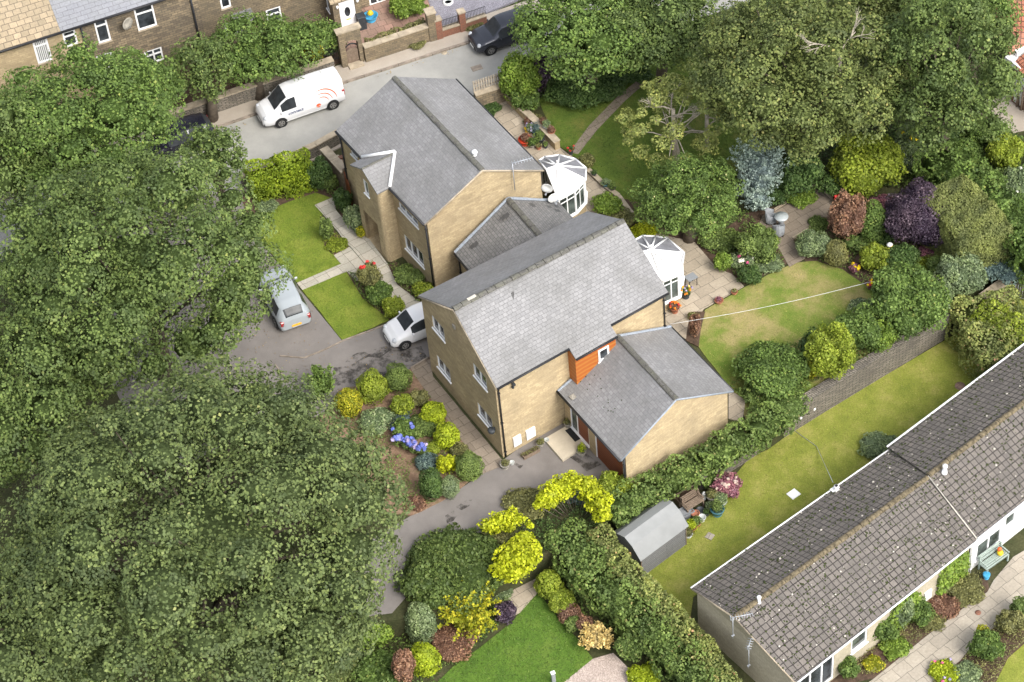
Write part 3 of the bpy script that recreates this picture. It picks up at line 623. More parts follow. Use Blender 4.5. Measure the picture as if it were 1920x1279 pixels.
for i, px in enumerate([[(775, 735), (700, 730), (620, 722), (625, 690), (680, 672), (720, 655), (790, 650), (806, 676), (750, 700)], [(690, 660), (730, 648), (735, 656), (712, 672), (690, 670), (648, 680), (652, 672)], [(835, 968), (850, 958), (858, 966), (850, 978), (838, 982)], [(790, 1020), (800, 1000), (835, 985), (842, 995), (815, 1030), (780, 1060), (765, 1048)], [(965, 872), (975, 866), (985, 870), (975, 880)], [(1068, 858), (1100, 852), (1128, 872), (1100, 885)], [(855, 952), (872, 940), (885, 938), (880, 950), (866, 958)]]):
    sheet('damp_patch', px, .03+.003*i, M['film'], .002, wob=.2)
for px in ([(525, 668), (570, 672), (610, 656), (642, 640), (735, 606)], [(516, 684), (530, 704), (541, 718)], [(770, 694), (806, 673)]):
    k = MB()
    for i in range(len(px)-1):
        p, q = G(*px[i]), G(*px[i+1]); n = max(1, int((q-p).length/.9))
        for j in range(n):
            a = p.lerp(q, (j+.0)/n); c = p.lerp(q, (j+.98)/n); m_ = (a+c)/2; d = c-a; k.box((m_.x, m_.y, .03), (d.length, .065, .08 if px[0][0] < 700 else .34), math.atan2(d.y, d.x))
    o = k.build('kerb', M['kerb']); o['kind'] = 'structure'
# rear gardens
sheet('patio', [(890, 200), (950, 178), (985, 222), (1048, 277), (1090, 306), (1140, 352), (1180, 400), (1170, 440), (1080, 400), (1020, 320)], .05, M['flags_patio'])
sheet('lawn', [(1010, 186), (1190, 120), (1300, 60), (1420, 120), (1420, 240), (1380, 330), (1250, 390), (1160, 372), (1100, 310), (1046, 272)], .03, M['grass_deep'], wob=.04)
sheet('garden_path', [(1207, 142), (1160, 180), (1105, 236), (1068, 286), (1084, 290), (1120, 244), (1172, 190), (1215, 152)], .04, M['flags_brown'])
sheet('flower_bed', [(1100, 315), (1165, 372), (1240, 392), (1360, 430), (1400, 400), (1470, 385), (1460, 460), (1475, 495), (1395, 535), (1372, 515), (1345, 505), (1302, 455), (1180, 430), (1150, 380)], .032, M['soil'])
sheet('patio', [(1185, 430), (1302, 455), (1345, 505), (1372, 515), (1395, 538), (1320, 580), (1306, 600), (1290, 640), (1245, 610), (1250, 520), (1200, 470)], .06, M['flags_patio'])
sheet('patio', [(1430, 405), (1470, 388), (1530, 355), (1566, 378), (1562, 405), (1486, 448), (1496, 470), (1510, 485), (1480, 502), (1462, 470), (1420, 430)], .06, M['flags_brown'])
sheet('flower_bed', [(1480, 450), (1566, 400), (1720, 380), (1800, 470), (1780, 560), (1700, 620), (1640, 560), (1590, 512), (1510, 490)], .034, M['soil'])
sheet('lawn', [(1322, 582), (1395, 540), (1440, 516), (1490, 494), (1530, 490), (1580, 506), (1615, 530), (1645, 555), (1700, 620), (1600, 700), (1400, 790), (1368, 728), (1340, 690), (1309, 650), (1314, 610)], .036, M['grass_dry'], wob=.03)
sheet('garden_path', [(1366, 730), (1398, 752), (1392, 792), (1366, 786)], .05, M['flags_patio'])
sheet('flower_bed', [(1300, 586), (1322, 586), (1314, 620), (1310, 652), (1286, 640), (1290, 610)], .07, M['soil'])
sheet('lawn', [(1290, 1000), (1405, 859), (1600, 740), (1790, 628), (1900, 560), (2000, 560), (1990, 700), (1760, 800), (1300, 1120), (1290, 1190), (1190, 1100), (1230, 1050)], .03, M['grass'], z0=LOW)
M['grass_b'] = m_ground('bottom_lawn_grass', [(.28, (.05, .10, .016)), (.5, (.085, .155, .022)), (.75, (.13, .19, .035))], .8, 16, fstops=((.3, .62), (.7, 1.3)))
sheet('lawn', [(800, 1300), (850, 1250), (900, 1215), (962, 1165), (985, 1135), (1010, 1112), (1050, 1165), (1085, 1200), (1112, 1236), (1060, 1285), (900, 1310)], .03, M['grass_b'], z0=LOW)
sheet('gravel_patch', [(1045, 1290), (1112, 1236), (1150, 1225), (1180, 1255), (1200, 1300)], .035, M['gravel'], z0=LOW)
sheet('garden_path', [(940, 1128), (955, 1110), (1000, 1080), (1022, 1090), (1010, 1110), (975, 1150), (950, 1160)], .04, M['flags_patio'], z0=LOW)
sheet('garden_path', [(1560, 1330), (1640, 1272), (1739, 1192), (1812, 1137), (1851, 1111), (1863, 1089), (1900, 1045), (1960, 1010), (1960, 1110), (1885, 1168), (1840, 1190), (1800, 1240), (1740, 1285), (1690, 1330)], .04, M['flags'], z0=LOW, yaw=.585)
sheet('flower_bed', [(1500, 1300), (1640, 1272), (1739, 1192), (1812, 1137), (1855, 1106), (1850, 1080), (1700, 1140), (1560, 1250)], .02, M['soil'], z0=LOW)
sheet('lawn', [(1930, 1200), (1890, 1235), (1862, 1290), (1960, 1300), (1990, 1180)], .045, M['grass'], z0=LOW)
sheet('flower_bed', [(1740, 1285), (1800, 1240), (1840, 1190), (1885, 1165), (1960, 1108), (1990, 1180), (1930, 1200), (1890, 1235), (1862, 1290)], .03, M['soil'], z0=LOW)
sheet('terrace_yard', [(1840, 190), (1960, 160), (1990, 230), (1900, 250)], .03, M['pave_pink'])

# ================================================================== HOUSES
def gable_house(name, label, c, r, z0, ze, zr, ie, ig, wm, rm, ops=None, cat='house', fascia='black', thick=.10, origin=None, yaw=.495, skip=(), rname='roof'):
    """c: 4 eave corners ccw, ridge parallel to c0-c1; r: two ridge ends"""
    ops = ops or {}
    c = [Vector((p.x, p.y, ze)) for p in c]; r = [Vector((p.x, p.y, zr)) for p in r]
    u = (c[1]-c[0]).normalized(); v = (c[3]-c[0]); v.z = 0; v = (v-u*v.dot(u)).normalized()
    w = [c[0]+u*ig+v*ie, c[1]-u*ig+v*ie, c[2]-u*ig-v*ie, c[3]+u*ig-v*ie]
    half = ((r[0]-c[0]).dot(v)); slope = (zr-ze)/half; zt = ze+ie*slope-thick*1.25
    org = origin or Vector(((w[0].x+w[2].x)/2, (w[0].y+w[2].y)/2, z0)); root = empty(name, org, 0, label, cat)
    b = MB(yaw=yaw)
    for i in range(4):
        if i in skip: continue
        A, B = w[i].copy(), w[(i+1) % 4].copy(); A.z = B.z = 0
        wall_face(b, A, B, z0, zt, ops.get(i, ()))
        if i % 2:
            q = r[1] if i == 1 else r[0]; q = q-u*ig if i == 1 else q+u*ig
            b.poly([(A.x, A.y, zt), (B.x, B.y, zt), (q.x, q.y, zr-thick*1.2)])
    wall = b.build('wall', wm, root)
    b = MB(yaw=yaw); b.slab([c[0], c[1], r[1], r[0]], thick); b.slab([r[0]+Vector((0, 0, .002)), r[1]+Vector((0, 0, .002)), c[2], c[3]], thick); roof = b.build(rname, rm, root)
    return dict(root=root, c=c, r=r, w=[Vector((q.x, q.y, 0)) for q in w], u=u, v=v, zt=zt, slope=slope, wall=wall, roof=roof)
def walls_of(c, ie, ig):
    u = (c[1]-c[0]).normalized(); u.z = 0; u.normalize(); v = (c[3]-c[0]); v.z = 0; v = (v-u*v.dot(u)).normalized()
    w = [c[0]+u*ig+v*ie, c[1]-u*ig+v*ie, c[2]-u*ig-v*ie, c[3]+u*ig-v*ie]; return [Vector((q.x, q.y, 0)) for q in w]
def op_px(A, B, tl, br):
    s0, h1 = wallpt(A, B, *tl); s1, h0 = wallpt(A, B, *br); return (min(s0, s1), max(s0, s1), min(h0, h1), max(h0, h1))
def flash(parent, pts, r=.06, name='flashing', mat='lead'):
    b = MB()
    for i in range(len(pts)-1):
        a, c = Vector(pts[i]), Vector(pts[i+1]); n = max(1, int((c-a).length/.3))
        for j in range(n): b.tube([a.lerp(c, j/n), a.lerp(c, (j+.97)/n)], r*random.uniform(.85, 1.1), 6, smooth=False)
    return b.build(name, M[mat], parent)
def verge(root, a, c, mat='coping', name='verge', w=.05):
    b = MB(); b.tube([a, c], w, 6); return b.build(name, M[mat], root)

# ---- near house (B)
ZE, ZR = 5.15, 7.25
cB = [G(931, 727.5, ZE), G(1252.5, 547.5, ZE), G(1101, 396, ZE), G(784, 554, ZE)]; rB = [G(850, 579, ZR), G(1170, 412.5, ZR)]
wB = walls_of(cB, .2, .04)
gB = [op_px(wB[3], wB[0], a, c) for a, c in [((808.5, 589), (835, 641)), ((818, 664), (846, 717)), ((886, 679), (914, 733)), ((894.5, 753), (925, 810))]]
HB = gable_house('detached_house', 'stone house with attached garage and an orange clad bay under its grey roof', cB, rB, 0, ZE, ZR, .2, .04, M['stone'], M['slate'], {3: gB})
nB = HB['root']; w = HB['w']
for op in gB: window(nB, w[3], w[0], op, 2, fw=.075)
ridge_tiles(nB, HB['r'][0], HB['r'][1], .15, .45)
b = MB(yaw=.495); a = HB['r'][0].lerp(HB['r'][1], .105); b.box((a.x, a.y, a.z+.11), (.45, .14, .04), .52); b.build('mortar_bed', M['mortar'], nB)
S1 = (G(1066.5, 652, ZE)-cB[0]).dot(HB['u']); S2 = (G(1147, 611, ZE)-cB[0]).dot(HB['u'])
uB, vB = HB['u'], HB['v']; c0 = HB['c'][0]; prot = .52; zl = ZE-prot*HB['slope']
b = MB(); p = [c0+uB*S1, c0+uB*S2]; q = [x-vB*prot for x in p]
for x in q: x.z = zl
b.slab([q[0]+Vector((0, 0, -.003)), q[1]+Vector((0, 0, -.003)), p[1], p[0]], .1); b.build('bay_roof', M['slate'], nB)
ba, bb = c0+uB*(S1+.05)-vB*(prot-.12), c0+uB*(S2-.02)-vB*(prot-.12); bw0, bw1 = c0+uB*(S1+.05)+vB*.2, c0+uB*(S2-.02)+vB*.2
b = MB(); BZ = [Vector((t.x, t.y, 0)) for t in (bw0, ba, bb, bw1)]
opb = op_px(BZ[1], BZ[2], (1119, 641), (1141, 655)); 
bay_ops = [(opb[0]+.02, opb[1], 3.62, 4.38)]
for i in range(3): wall_face(b, BZ[i], BZ[i+1], 2.2, zl-.02+(.0 if i == 1 else .0), bay_ops if i == 1 else ())
b.build('timber_bay', M['clad'], nB)
window(nB, BZ[1], BZ[2], bay_ops[0], 1, fw=.09, depth=.0, sillm='white')
gutter(nB, c0+uB*0-vB*.05-Vector((0, 0, .06)), c0+uB*S1-vB*.05-Vector((0, 0, .06)))
gutter(nB, q[0]-vB*.05-Vector((0, 0, .06)), q[1]-vB*.05-Vector((0, 0, .06)))
gutter(nB, c0+uB*S2-vB*.05-Vector((0, 0, .06)), HB['c'][1]-vB*.05-Vector((0, 0, .06)))
downpipe(nB, w[0].x+uB.x*.12-vB.x*.06, w[0].y+uB.y*.12-vB.y*.06, 0, 4.95, .042, kick=(-vB.x*.12, -vB.y*.12, .1))
downpipe(nB, w[1].x-uB.x*.1-vB.x*.06, w[1].y-uB.y*.1-vB.y*.06, 2.4, 4.95, .035)
verge(nB, HB['c'][0]-Vector((0, 0, .1)), HB['r'][0]-Vector((0, 0, .1))); verge(nB, HB['c'][3]-Vector((0, 0, .1)), HB['r'][0]-Vector((0, 0, .1)))
for i, (tl, br) in enumerate([((961, 821), (977, 833)), ((985, 808), (1003, 815))]):
    s0, h1 = wallpt(w[0], w[1], *tl); s1, h0 = wallpt(w[0], w[1], *br); b = MB(); bar(b, w[0], uB, -vB, s0, s1, h1-.62, h1, .09, 0); b.build('meter_box', M['white'], nB)
b = MB(); s, h = wallpt(w[0], w[1], 960, 718); pt = w[0]+uB*s-vB*.12; b.box((pt.x, pt.y, h), (.14, .16, .12), .5); b.box((pt.x-uB.x*.05, pt.y-.05, h-.14), (.08, .1, .12), .8); b.build('security_light', M['pot_dark'], nB)
b = MB(); s, h = wallpt(w[3], w[0], 852, 612); pt = w[3]+(w[0]-w[3]).normalized()*s-uB*.03; b.box((pt.x, pt.y, h), (.06, .22, .22), .5); b.build('wall_vent', M['pot_grey'], nB)
b = MB(); s, h = wallpt(w[3], w[0], 929, 804); pt = w[3]+(w[0]-w[3]).normalized()*s-uB*.22; b.lathe((pt.x, pt.y, h-.12), [(.03, 0), (.16, .06), (.2, .2), (.1, .26)], 10); b.tube([pt+Vector((0, 0, h+.1)), pt+uB*.2+Vector((0, 0, h+.15))], .02); b.build('wall_lantern', M['pot_dark'], nB)
p0_, p1_ = HB['c'][0].lerp(HB['c'][1], .30), HB['r'][0].lerp(HB['r'][1], .30)
up_ = (p1_-p0_); nn_ = uB.cross(up_).normalized()*.006; a0, a1 = p0_+up_*.28, p0_+up_*.86; wv_ = [random.uniform(-.05, .05) for _ in range(9)]
b = MB()
for k in range(8): q, r_ = a0.lerp(a1, k/8), a0.lerp(a1, (k+1)/8); b.poly([q+nn_+uB*(wv_[k]-.10), q+nn_+uB*(wv_[k]+.10), r_+nn_+uB*(wv_[k+1]+.10), r_+nn_+uB*(wv_[k+1]-.10)])
b.build('dark_streak', M['streak'], nB)
# its garage (parts of the same house)
ZG, ZGR = 2.5, 4.25
cG = [G(1374, 732.5, ZG), G(1256, 611, ZG), G(1045, 731.5, ZG), G(1164, 863, ZG)]; rG = [G(1268, 748, ZGR), G(1156, 628, ZGR)]
wG = walls_of(cG, .28, .03)
cG = [Vector((p.x, p.y, ZG)) for p in cG]; rG = [Vector((p.x, p.y, ZGR)) for p in rG]; sG = (ZGR-ZG)/((rG[0]-cG[0]).length)
ztG = ZG+.28*.5-.12
LGw = (wG[3]-wG[2]).length; dG = (wG[3]-wG[2]).normalized(); nG = Vector((dG.y, -dG.x, 0))
def sG_at(u, v): return (G(u, v)-wG[2]).dot(dG)
gd0, gd1 = LGw*.50, LGw*.955; pd0, pd1 = LGw*.20, LGw*.40
opsG = [(gd0, gd1, .0, 2.1), (pd0-.55, pd1, .16, 2.15)]
b = MB()
wall_face(b, wG[0], wG[1], 0, ztG); wall_face(b, wG[2], wG[3], 0, ztG, opsG, .12); wall_face(b, wG[3], wG[0], 0, ztG)
mid = rG[0]+(rG[1]-rG[0]).normalized()*.03; b.poly([(wG[3].x, wG[3].y, ztG), (wG[0].x, wG[0].y, ztG), (mid.x, mid.y, ZGR-.12)])
b.build('garage_wall', M['stone'], nB)
b = MB(); b.slab([cG[0], cG[1], rG[1], rG[0]], .1); b.slab([rG[0]+Vector((0, 0, .002)), rG[1]+Vector((0, 0, .002)), cG[2], cG[3]], .1); b.build('garage_roof', M['slate'], nB)
ridge_tiles(nB, rG[0], rG[1], .14, .45)
b = MB(); bar(b, wG[2], dG, nG, gd0+.07, gd1-.07, .02, 2.03, -.05, -.10); 
gdo = b.build('garage_door', M['gdoor'], nB); b = MB(); bar(b, wG[2], dG, nG, gd0, gd0+.07, 0, 2.1, -.02, -.1); bar(b, wG[2], dG, nG, gd1-.07, gd1, 0, 2.1, -.02, -.1); bar(b, wG[2], dG, nG, gd0+.07, gd1-.07, 2.03, 2.1, -.02, -.1); b.build('frame', M['white'], gdo)
b = MB(); bar(b, wG[2], dG, nG, pd0+.06, pd1-.06, .2, 2.1, -.05, -.1); fd = b.build('front_door', M['gdoor'], nB)
b = MB(); bar(b, wG[2], dG, nG, pd0-.55, pd0-.49, .2, 2.15, -.02, -.11); bar(b, wG[2], dG, nG, pd0, pd0+.06, .2, 2.15, -.02, -.11); bar(b, wG[2], dG, nG, pd1-.06, pd1, .2, 2.15, -.02, -.11); bar(b, wG[2], dG, nG, pd0-.55, pd1, .14, .2, .06, -.11); b.build('frame', M['white'], fd)
b = MB(); bar(b, wG[2], dG, nG, pd0-.49, pd0, .2, 2.13, -.06, -.08); b.build('side_light', M['glass_green'], fd)
gutter(nB, cG[2]+nG*.04-Vector((0, 0, .07)), cG[3]+nG*.04-Vector((0, 0, .07))); gutter(nB, cG[0]-nG*.04-Vector((0, 0, .07)), cG[1]-nG*.04-Vector((0, 0, .07)))
downpipe(nB, wG[3].x+nG.x*.07-dG.x*.04, wG[3].y+nG.y*.07-dG.y*.04, 0, 2.35, .05)
verge(nB, cG[3]-Vector((0, 0, .06)), rG[0]-Vector((0, 0, .06)), 'lead'); verge(nB, cG[0]-Vector((0, 0, .06)), rG[0]-Vector((0, 0, .06)), 'lead')
flash(nB, [cG[1]-dG*(-.06), rG[1]+dG*.1+Vector((0, 0, .02))], .07)
flash(nB, [cG[2]+dG*.05, (cG[2].lerp(rG[1], .22))+dG*.1], .06)
b = MB()
for k in range(16):
    pt = cG[2].lerp(rG[1], random.uniform(.1, .6)).lerp(cG[3].lerp(rG[0], random.uniform(.1, .6)), random.uniform(.1, .6)); b.lathe((pt.x, pt.y, pt.z+.0), [(.03, 0), (.028, .02), (.01, .03)], 6)
b.build('moss', M['core'], nB)
b = MB(); pt = cG[2].lerp(cG[3], .18)+(rG[0]-cG[3])*.08; b.box((pt.x, pt.y, pt.z+.05), (.26, .26, .06), .5); b.box((pt.x, pt.y, pt.z+.09), (.14, .14, .06), .5); b.build('roof_vent', M['pot_grey'], nB)

# ---- far house (A)
ZA, ZAR = 5.05, 7.0
cA = [G(1019, 318, ZA), G(853.5, 148, ZA), G(630, 244.5, ZA), G(796, 420, ZA)]; rA = [G(904, 318, ZAR), G(738, 144, ZAR)]
wA = walls_of(cA, .16, .04)
A2, A3 = wA[2], wA[3]
oA = [op_px(A2, A3, (747, 377), (785, 428)), op_px(A2, A3, (757, 438), (796, 503)), op_px(A2, A3, (657, 278), (671, 301))]
HA = gable_house('detached_house', 'stone house with a two storey gabled porch and white valley lines, beside the road', cA, rA, 0, ZA, ZAR, .16, .04, M['stone'], M['slate'], {2: oA})
nA = HA['root']
for op, n in zip(oA, (3, 3, 1)): window(nA, A2, A3, op, n, fw=.075)
ridge_tiles(nA, HA['r'][0], HA['r'][1], .15, .45)
dA = (A3-A2).normalized(); oAn = Vector((dA.y, -dA.x, 0))
gutter(nA, HA['c'][2]+oAn*.05-Vector((0, 0, .06)), HA['c'][3]+oAn*.05-Vector((0, 0, .06))); gutter(nA, HA['c'][0]-oAn*.05-Vector((0, 0, .06)), HA['c'][1]-oAn*.05-Vector((0, 0, .06)))
downpipe(nA, A3.x+oAn.x*.06-dA.x*.1, A3.y+oAn.y*.06-dA.y*.1, 0, 4.9, .045); downpipe(nA, A2.x+oAn.x*.06+dA.x*.1, A2.y+oAn.y*.06+dA.y*.1, 0, 4.9, .045)
verge(nA, HA['c'][3]-Vector((0, 0, .08)), HA['r'][0]-Vector((0, 0, .08))); verge(nA, HA['c'][0]-Vector((0, 0, .08)), HA['r'][0]-Vector((0, 0, .08)))
b = MB(); b.lathe(tuple(G(890, 288, 7.0)), [(.1, -.1), (.1, .05), (.15, .07), (.13, .16), (.04, .2)], 12); b.build('roof_vent', M['white'], nA)
# porch
pA, pB = wallpt(A2, A3, 671, 297)[0], wallpt(A2, A3, 731, 354)[0]
P0 = G(707, 363, ZA); s1 = (P0-A2).dot(dA); outp = (P0-A2).dot(oAn); P1 = G(660, 306, ZA); s0 = (P1-A2).dot(dA)
outp = max(.75, outp)
def PA(s, o_, z): q = A2+dA*s+oAn*o_; return Vector((q.x, q.y, z))
sm = (s0+s1)/2; zpr = ZA+.68; zpe = ZA-.02
f0, f1 = PA(s0+.1, outp-.1, 0), PA(s1-.1, outp-.1, 0)
opP = [op_px(f0, f1, (680, 334), (693, 370))]; dw = (f1-f0).length
o1 = op_px(f0, f1, (686, 410), (718, 500)); opP.append((max(.15, dw*.16), dw*.74, .14, 2.25))
b = MB(); k0, k3 = PA(s0+.1, -.02, 0), PA(s1-.1, -.02, 0)
wall_face(b, k0, f0, 0, zpe+.0); wall_face(b, f0, f1-dA*.25, 0, zpe, opP, .2)
ring = [f1-dA*.25+dA*.25*math.sin(t)-oAn*.25*(1-math.cos(t)) for t in [i*math.pi/12 for i in range(7)]]
for i in range(6): b.add([(ring[i].x, ring[i].y, 0), (ring[i+1].x, ring[i+1].y, 0), (ring[i+1].x, ring[i+1].y, zpe), (ring[i].x, ring[i].y, zpe)], [(0, 1, 2, 3)], 0, True)
wall_face(b, ring[-1], k3, 0, zpe)
b.poly([(f0.x, f0.y, zpe), ((f1).x, (f1).y, zpe), tuple(PA(sm, outp-.1, zpr-.12))])
# recess behind the porch opening
d_ = 1.1; a_, c_ = f0+dA*opP[1][0], f0+dA*opP[1][1]; ai, ci = a_-oAn*d_, c_-oAn*d_
b.poly([(a_.x, a_.y, .14), (ai.x, ai.y, .14), (ai.x, ai.y, 2.25), (a_.x, a_.y, 2.25)]); b.poly([(ci.x, ci.y, .14), (c_.x, c_.y, .14), (c_.x, c_.y, 2.25), (ci.x, ci.y, 2.25)]); b.poly([(ai.x, ai.y, .14), (ci.x, ci.y, .14), (ci.x, ci.y, 2.25), (ai.x, ai.y, 2.25)])
b.poly([(a_.x, a_.y, .145), (c_.x, c_.y, .145), (ci.x, ci.y, .145), (ai.x, ai.y, .145)])
b.build('porch_wall', M['stone'], nA)
window(nA, f0, f1, opP[0], 1, fw=.08, depth=.06)
b = MB(); bar(b, ai, dA, oAn, .15, 1.0, .15, 2.1, .06, .01); b.build('front_door', M['pot_dark'], nA)
sl = (zpr-zpe)/((s1-s0)/2); back = G(741, 287, ZAR-.3); rb = (back-A2).dot(oAn)
rbk = -((zpr-ZA)/HA['slope']-.16)-.03
b = MB(); F0, F1, FR = PA(s0, outp, zpe), PA(s1, outp, zpe), PA(sm, outp, zpr); BR = PA(sm, rbk, zpr)
b.slab([F1, PA(s1, .1, zpe+.02), BR, FR], .08); b.slab([FR, BR, PA(s0, .1, zpe+.02), F0], .08); b.build('porch_roof', M['slate'], nA)
ridge_tiles(nA, FR+Vector((0, 0, .01)), BR+Vector((0, 0, .01)), .07, .4)
b = MB()
for e in (PA(s1+.03, .18, zpe+.09), PA(s0-.03, .18, zpe+.09)): b.tube([e, BR+Vector((0, 0, .07))+oAn*.02], .085, 6)
b.build('valley_flashing', M['white'], nA)
# aerial and dishes of that house
b = MB(); a = G(958, 330, 7.0); e = G(958, 372, 5.6)
gA_, gB_ = wA[3], wA[0]; s, h = wallpt(gA_, gB_, 959, 330); q = gA_+(gB_-gA_).normalized()*s+Vector((.1, -.18, 0)); b.tube([(q.x, q.y, h-.8), (q.x, q.y, h+1.0)], .025, 6); q2 = Vector((q.x, q.y, h+1.0)); b.tube([q2, q2+Vector((1.0, .25, 0))], .02, 6)
for k in range(8): c_ = q2+Vector((1.0, .25, 0))*(k/7); b.tube([c_+Vector((-.03, .16, 0)), c_-Vector((-.03, .16, 0))], .012, 5)
o = b.build('television_aerial', M['galv']); tag(o, 'long aerial on a pole fixed to the yellow gable of the farther stone house', 'aerial')
def dish(name, label, u, v, z, r=.32, az=-.9, group=None, mat='white_dull'):
    root = empty(name, G(u, v, z), az, label, 'satellite dish', group)
    b = MB(); b.lathe((0, 0, 0), [(.02, .08), (r*.5, .05), (r*.85, .0), (r, -.05), (r*.98, -.06), (r*.5, .02), (.02, .04)], 20, axis='y'); b.build('dish', M[mat], root, local=True)
    b = MB(); b.tube([(0, .08, 0), (0, .35, -.25)], .03, 6); b.tube([(0, -.0, -r*.9), (0, -.35, -.15)], .015, 5); b.box((0, -.37, -.12), (.07, .1, .07)); b.build('bracket', M['galv'], root, local=True); return root
dish('satellite_dish', 'pale dish on the corner of the yellow gable beside the conservatory', 1026, 352, 3.9, .30, -.3, 'pale satellite dishes by the first conservatory')
dish('satellite_dish', 'pale dish lower down above the dark slate garage roof', 1037, 370, 3.4, .30, .3, 'pale satellite dishes by the first conservatory')
# ---- garage linking the houses
ZL, ZLR = 2.7, 4.4
cl1, cl2 = G(1046, 377, ZL), G(852.5, 474, ZL); rl1 = G(952.5, 373, ZLR); dl = (G(1009, 437, ZLR)-rl1).normalized()
Bb = HB['c'][2]; nb_ = HB['v']; lenL = ((cl2-Bb).dot(nb_)-.05)/(-dl.dot(nb_))*1.0
cl0, cl3, rl0 = cl1+dl*lenL, cl2+dl*lenL, rl1+dl*lenL
ffar = -dl*.12
HL = gable_house('link_garage', 'low garage with a dark patchy slate roof squeezed between the two stone houses', [cl0, cl1, cl2, cl3], [rl0, rl1], 0, ZL, ZLR, .2, .02, M['stone'], M['slate_dark'], cat='garage')
nL = HL['root']; ridge_tiles(nL, HL['r'][0], HL['r'][1], .15, .45)
flash(nL, [HL['c'][2]+Vector((0, 0, .03)), HL['r'][1]+Vector((0, 0, .05)), HL['c'][1]+Vector((0, 0, .03))], .08)
gutter(nL, HL['c'][2]-HL['v']*(-.04)-Vector((0, 0, .06)), HL['c'][3]-HL['v']*(-.04)-Vector((0, 0, .06)))
downpipe(nL, HL['w'][2].x-.02, HL['w'][2].y-.1, 0, 2.6, .04)
b = MB(); p = G(962, 453, 3.6); b.tube([p-Vector((0, 0, .35)), p+Vector((0, 0, .3))], .07, 8); b.build('vent_pipe', M['black'], nL)
b = MB()
for (uu, vv) in [(997, 384), (1003, 389), (1000, 386), (985, 393), (1030, 388), (1044, 387), (1020, 394), (1045, 395), (886, 462), (892, 458), (950, 404), (944, 408)]:
    for zz in np.arange(ZL, ZLR, .02):
        q = G(uu, vv, zz); e = q-HL['c'][1]; dd = e.dot(HL['v']); hh = ZL+min(dd, (HL['c'][2]-HL['c'][1]).dot(HL['v'])-dd)*HL['slope']
        if abs(hh-zz) < .02: break
    b = MB(); sg = 1 if dd < (HL['c'][2]-HL['c'][1]).dot(HL['v'])/2 else -1
    t1 = -dl*.12; t2 = (HL['v']+Vector((0, 0, sg*HL['slope'])))*.12; q = q+Vector((0, 0, .012)); b.poly([q-t1-t2, q+t1-t2, q+t1+t2, q-t1+t2] if sg < 0 else [q-t1-t2, q-t1+t2, q+t1+t2, q+t1-t2]); b.build('damp_slate', M['slate_mark'], nL)

# ---- conservatories
def conservatory(name, label, eave, hub, ridge, zed, zrd, sill_z, opal, wallmat='stone', open_from=0):
    E = [G(u, v, zed) for u, v in eave]; Hb = G(*hub, zrd); Rg = G(*ridge, zrd)
    cx = sum(p.x for p in E)/len(E); cy = sum(p.y for p in E)/len(E); root = empty(name, (cx, cy, 0), 0, label, 'conservatory')
    cen = Vector((cx, cy, 0)); ins = [p+(Vector((cx, cy, p.z))-p).normalized()*.10 for p in E]
    up = Vector((0, 0, .03))
    tb = MB()
    for a, c in [(Hb, e) for e in E]+[(E[i], E[i+1]) for i in range(len(E)-1)]+[(Hb, Rg), (Rg, E[0]), (Rg, E[-1])]: tb.tube([a+up, c+up], .05, 6)
    tb.lathe(tuple(Hb), [(.17, -.05), (.17, .05), (.12, .1), (.02, .14)], 12); tb.lathe(tuple(Hb), [(.035, .1), (.035, .28), (.06, .32), (.01, .4)], 8); tb.build('roof_bars', M['white'], root)
    for i in range(len(E)-1): b = MB(); b.slab([Hb, E[i], E[i+1]] if (E[i]-Hb).cross(E[i+1]-Hb).z > 0 else [Hb, E[i+1], E[i]], .03); b.build('roof_panel', M['panel'] if i in opal else M['tint_panel'], root)
    for e, m_ in ((E[0], 0), (E[-1], len(E)-2)): b = MB(); q = [Hb, Rg, e]; q = q if (Rg-Hb).cross(e-Hb).z > 0 else q[::-1]; b.slab(q, .03); b.build('roof_panel', M['panel'] if m_ in opal else M['tint_panel'], root)
    # walls
    wb = MB(); fb = MB(); gb = MB(); sb = MB(); pts = ins
    for i in range(len(pts)-1):
        a, c = Vector((pts[i].x, pts[i].y, 0)), Vector((pts[i+1].x, pts[i+1].y, 0)); mid = (a+c)/2
        d = (c-a).normalized(); n = Vector((d.y, -d.x, 0))
        if n.dot(mid-cen) < 0: a, c = c, a; d = -d; n = -n
        Ln = (c-a).length
        bar(wb, a, d, n, 0, Ln, 0, sill_z, 0, -.12); bar(sb, a, d, n, -.03, Ln+.03, sill_z, sill_z+.05, .10, -.12)
        for q in (0, Ln): bar(fb, a, d, n, q-.05, q+.05, sill_z+.05, zed-.02, .01, -.07)
        bar(fb, a, d, n, .05, Ln-.05, zed-.14, zed-.03, .0, -.05); bar(fb, a, d, n, .05, Ln-.05, sill_z+.05, sill_z+.11, .0, -.05)
        zz = sill_z+(zed-sill_z)*.72; bar(fb, a, d, n, .05, Ln-.05, zz-.03, zz+.03, .0, -.05); bar(fb, a, d, n, Ln/2-.03, Ln/2+.03, sill_z+.11, zed-.14, -.003, -.05)
        bar(gb, a, d, n, .02, Ln-.02, sill_z+.06, zed-.1, -.02, -.03)
    wb.build('dwarf_wall', M[wallmat], root); fb.build('frame', M['white'], root); gb.build('glazing', M['glass_green'], root); sb.build('sill', M['white'], root)
    gt = MB()
    for i in range(len(E)-1): gt.tube([E[i]-Vector((0, 0, .04)), E[i+1]-Vector((0, 0, .04))], .05, 6)
    gt.build('gutter', M['white'], root)
    return root
conservatory('conservatory', 'white conservatory with half tinted fan roof behind the farther stone house', [(1010, 302), (1021, 295), (1049, 291.5), (1079, 299), (1099, 316), (1098, 337), (1079, 357.5), (1047, 375)], (1045, 311), (1024, 318), 2.3, 3.1, .62, {5, 6})
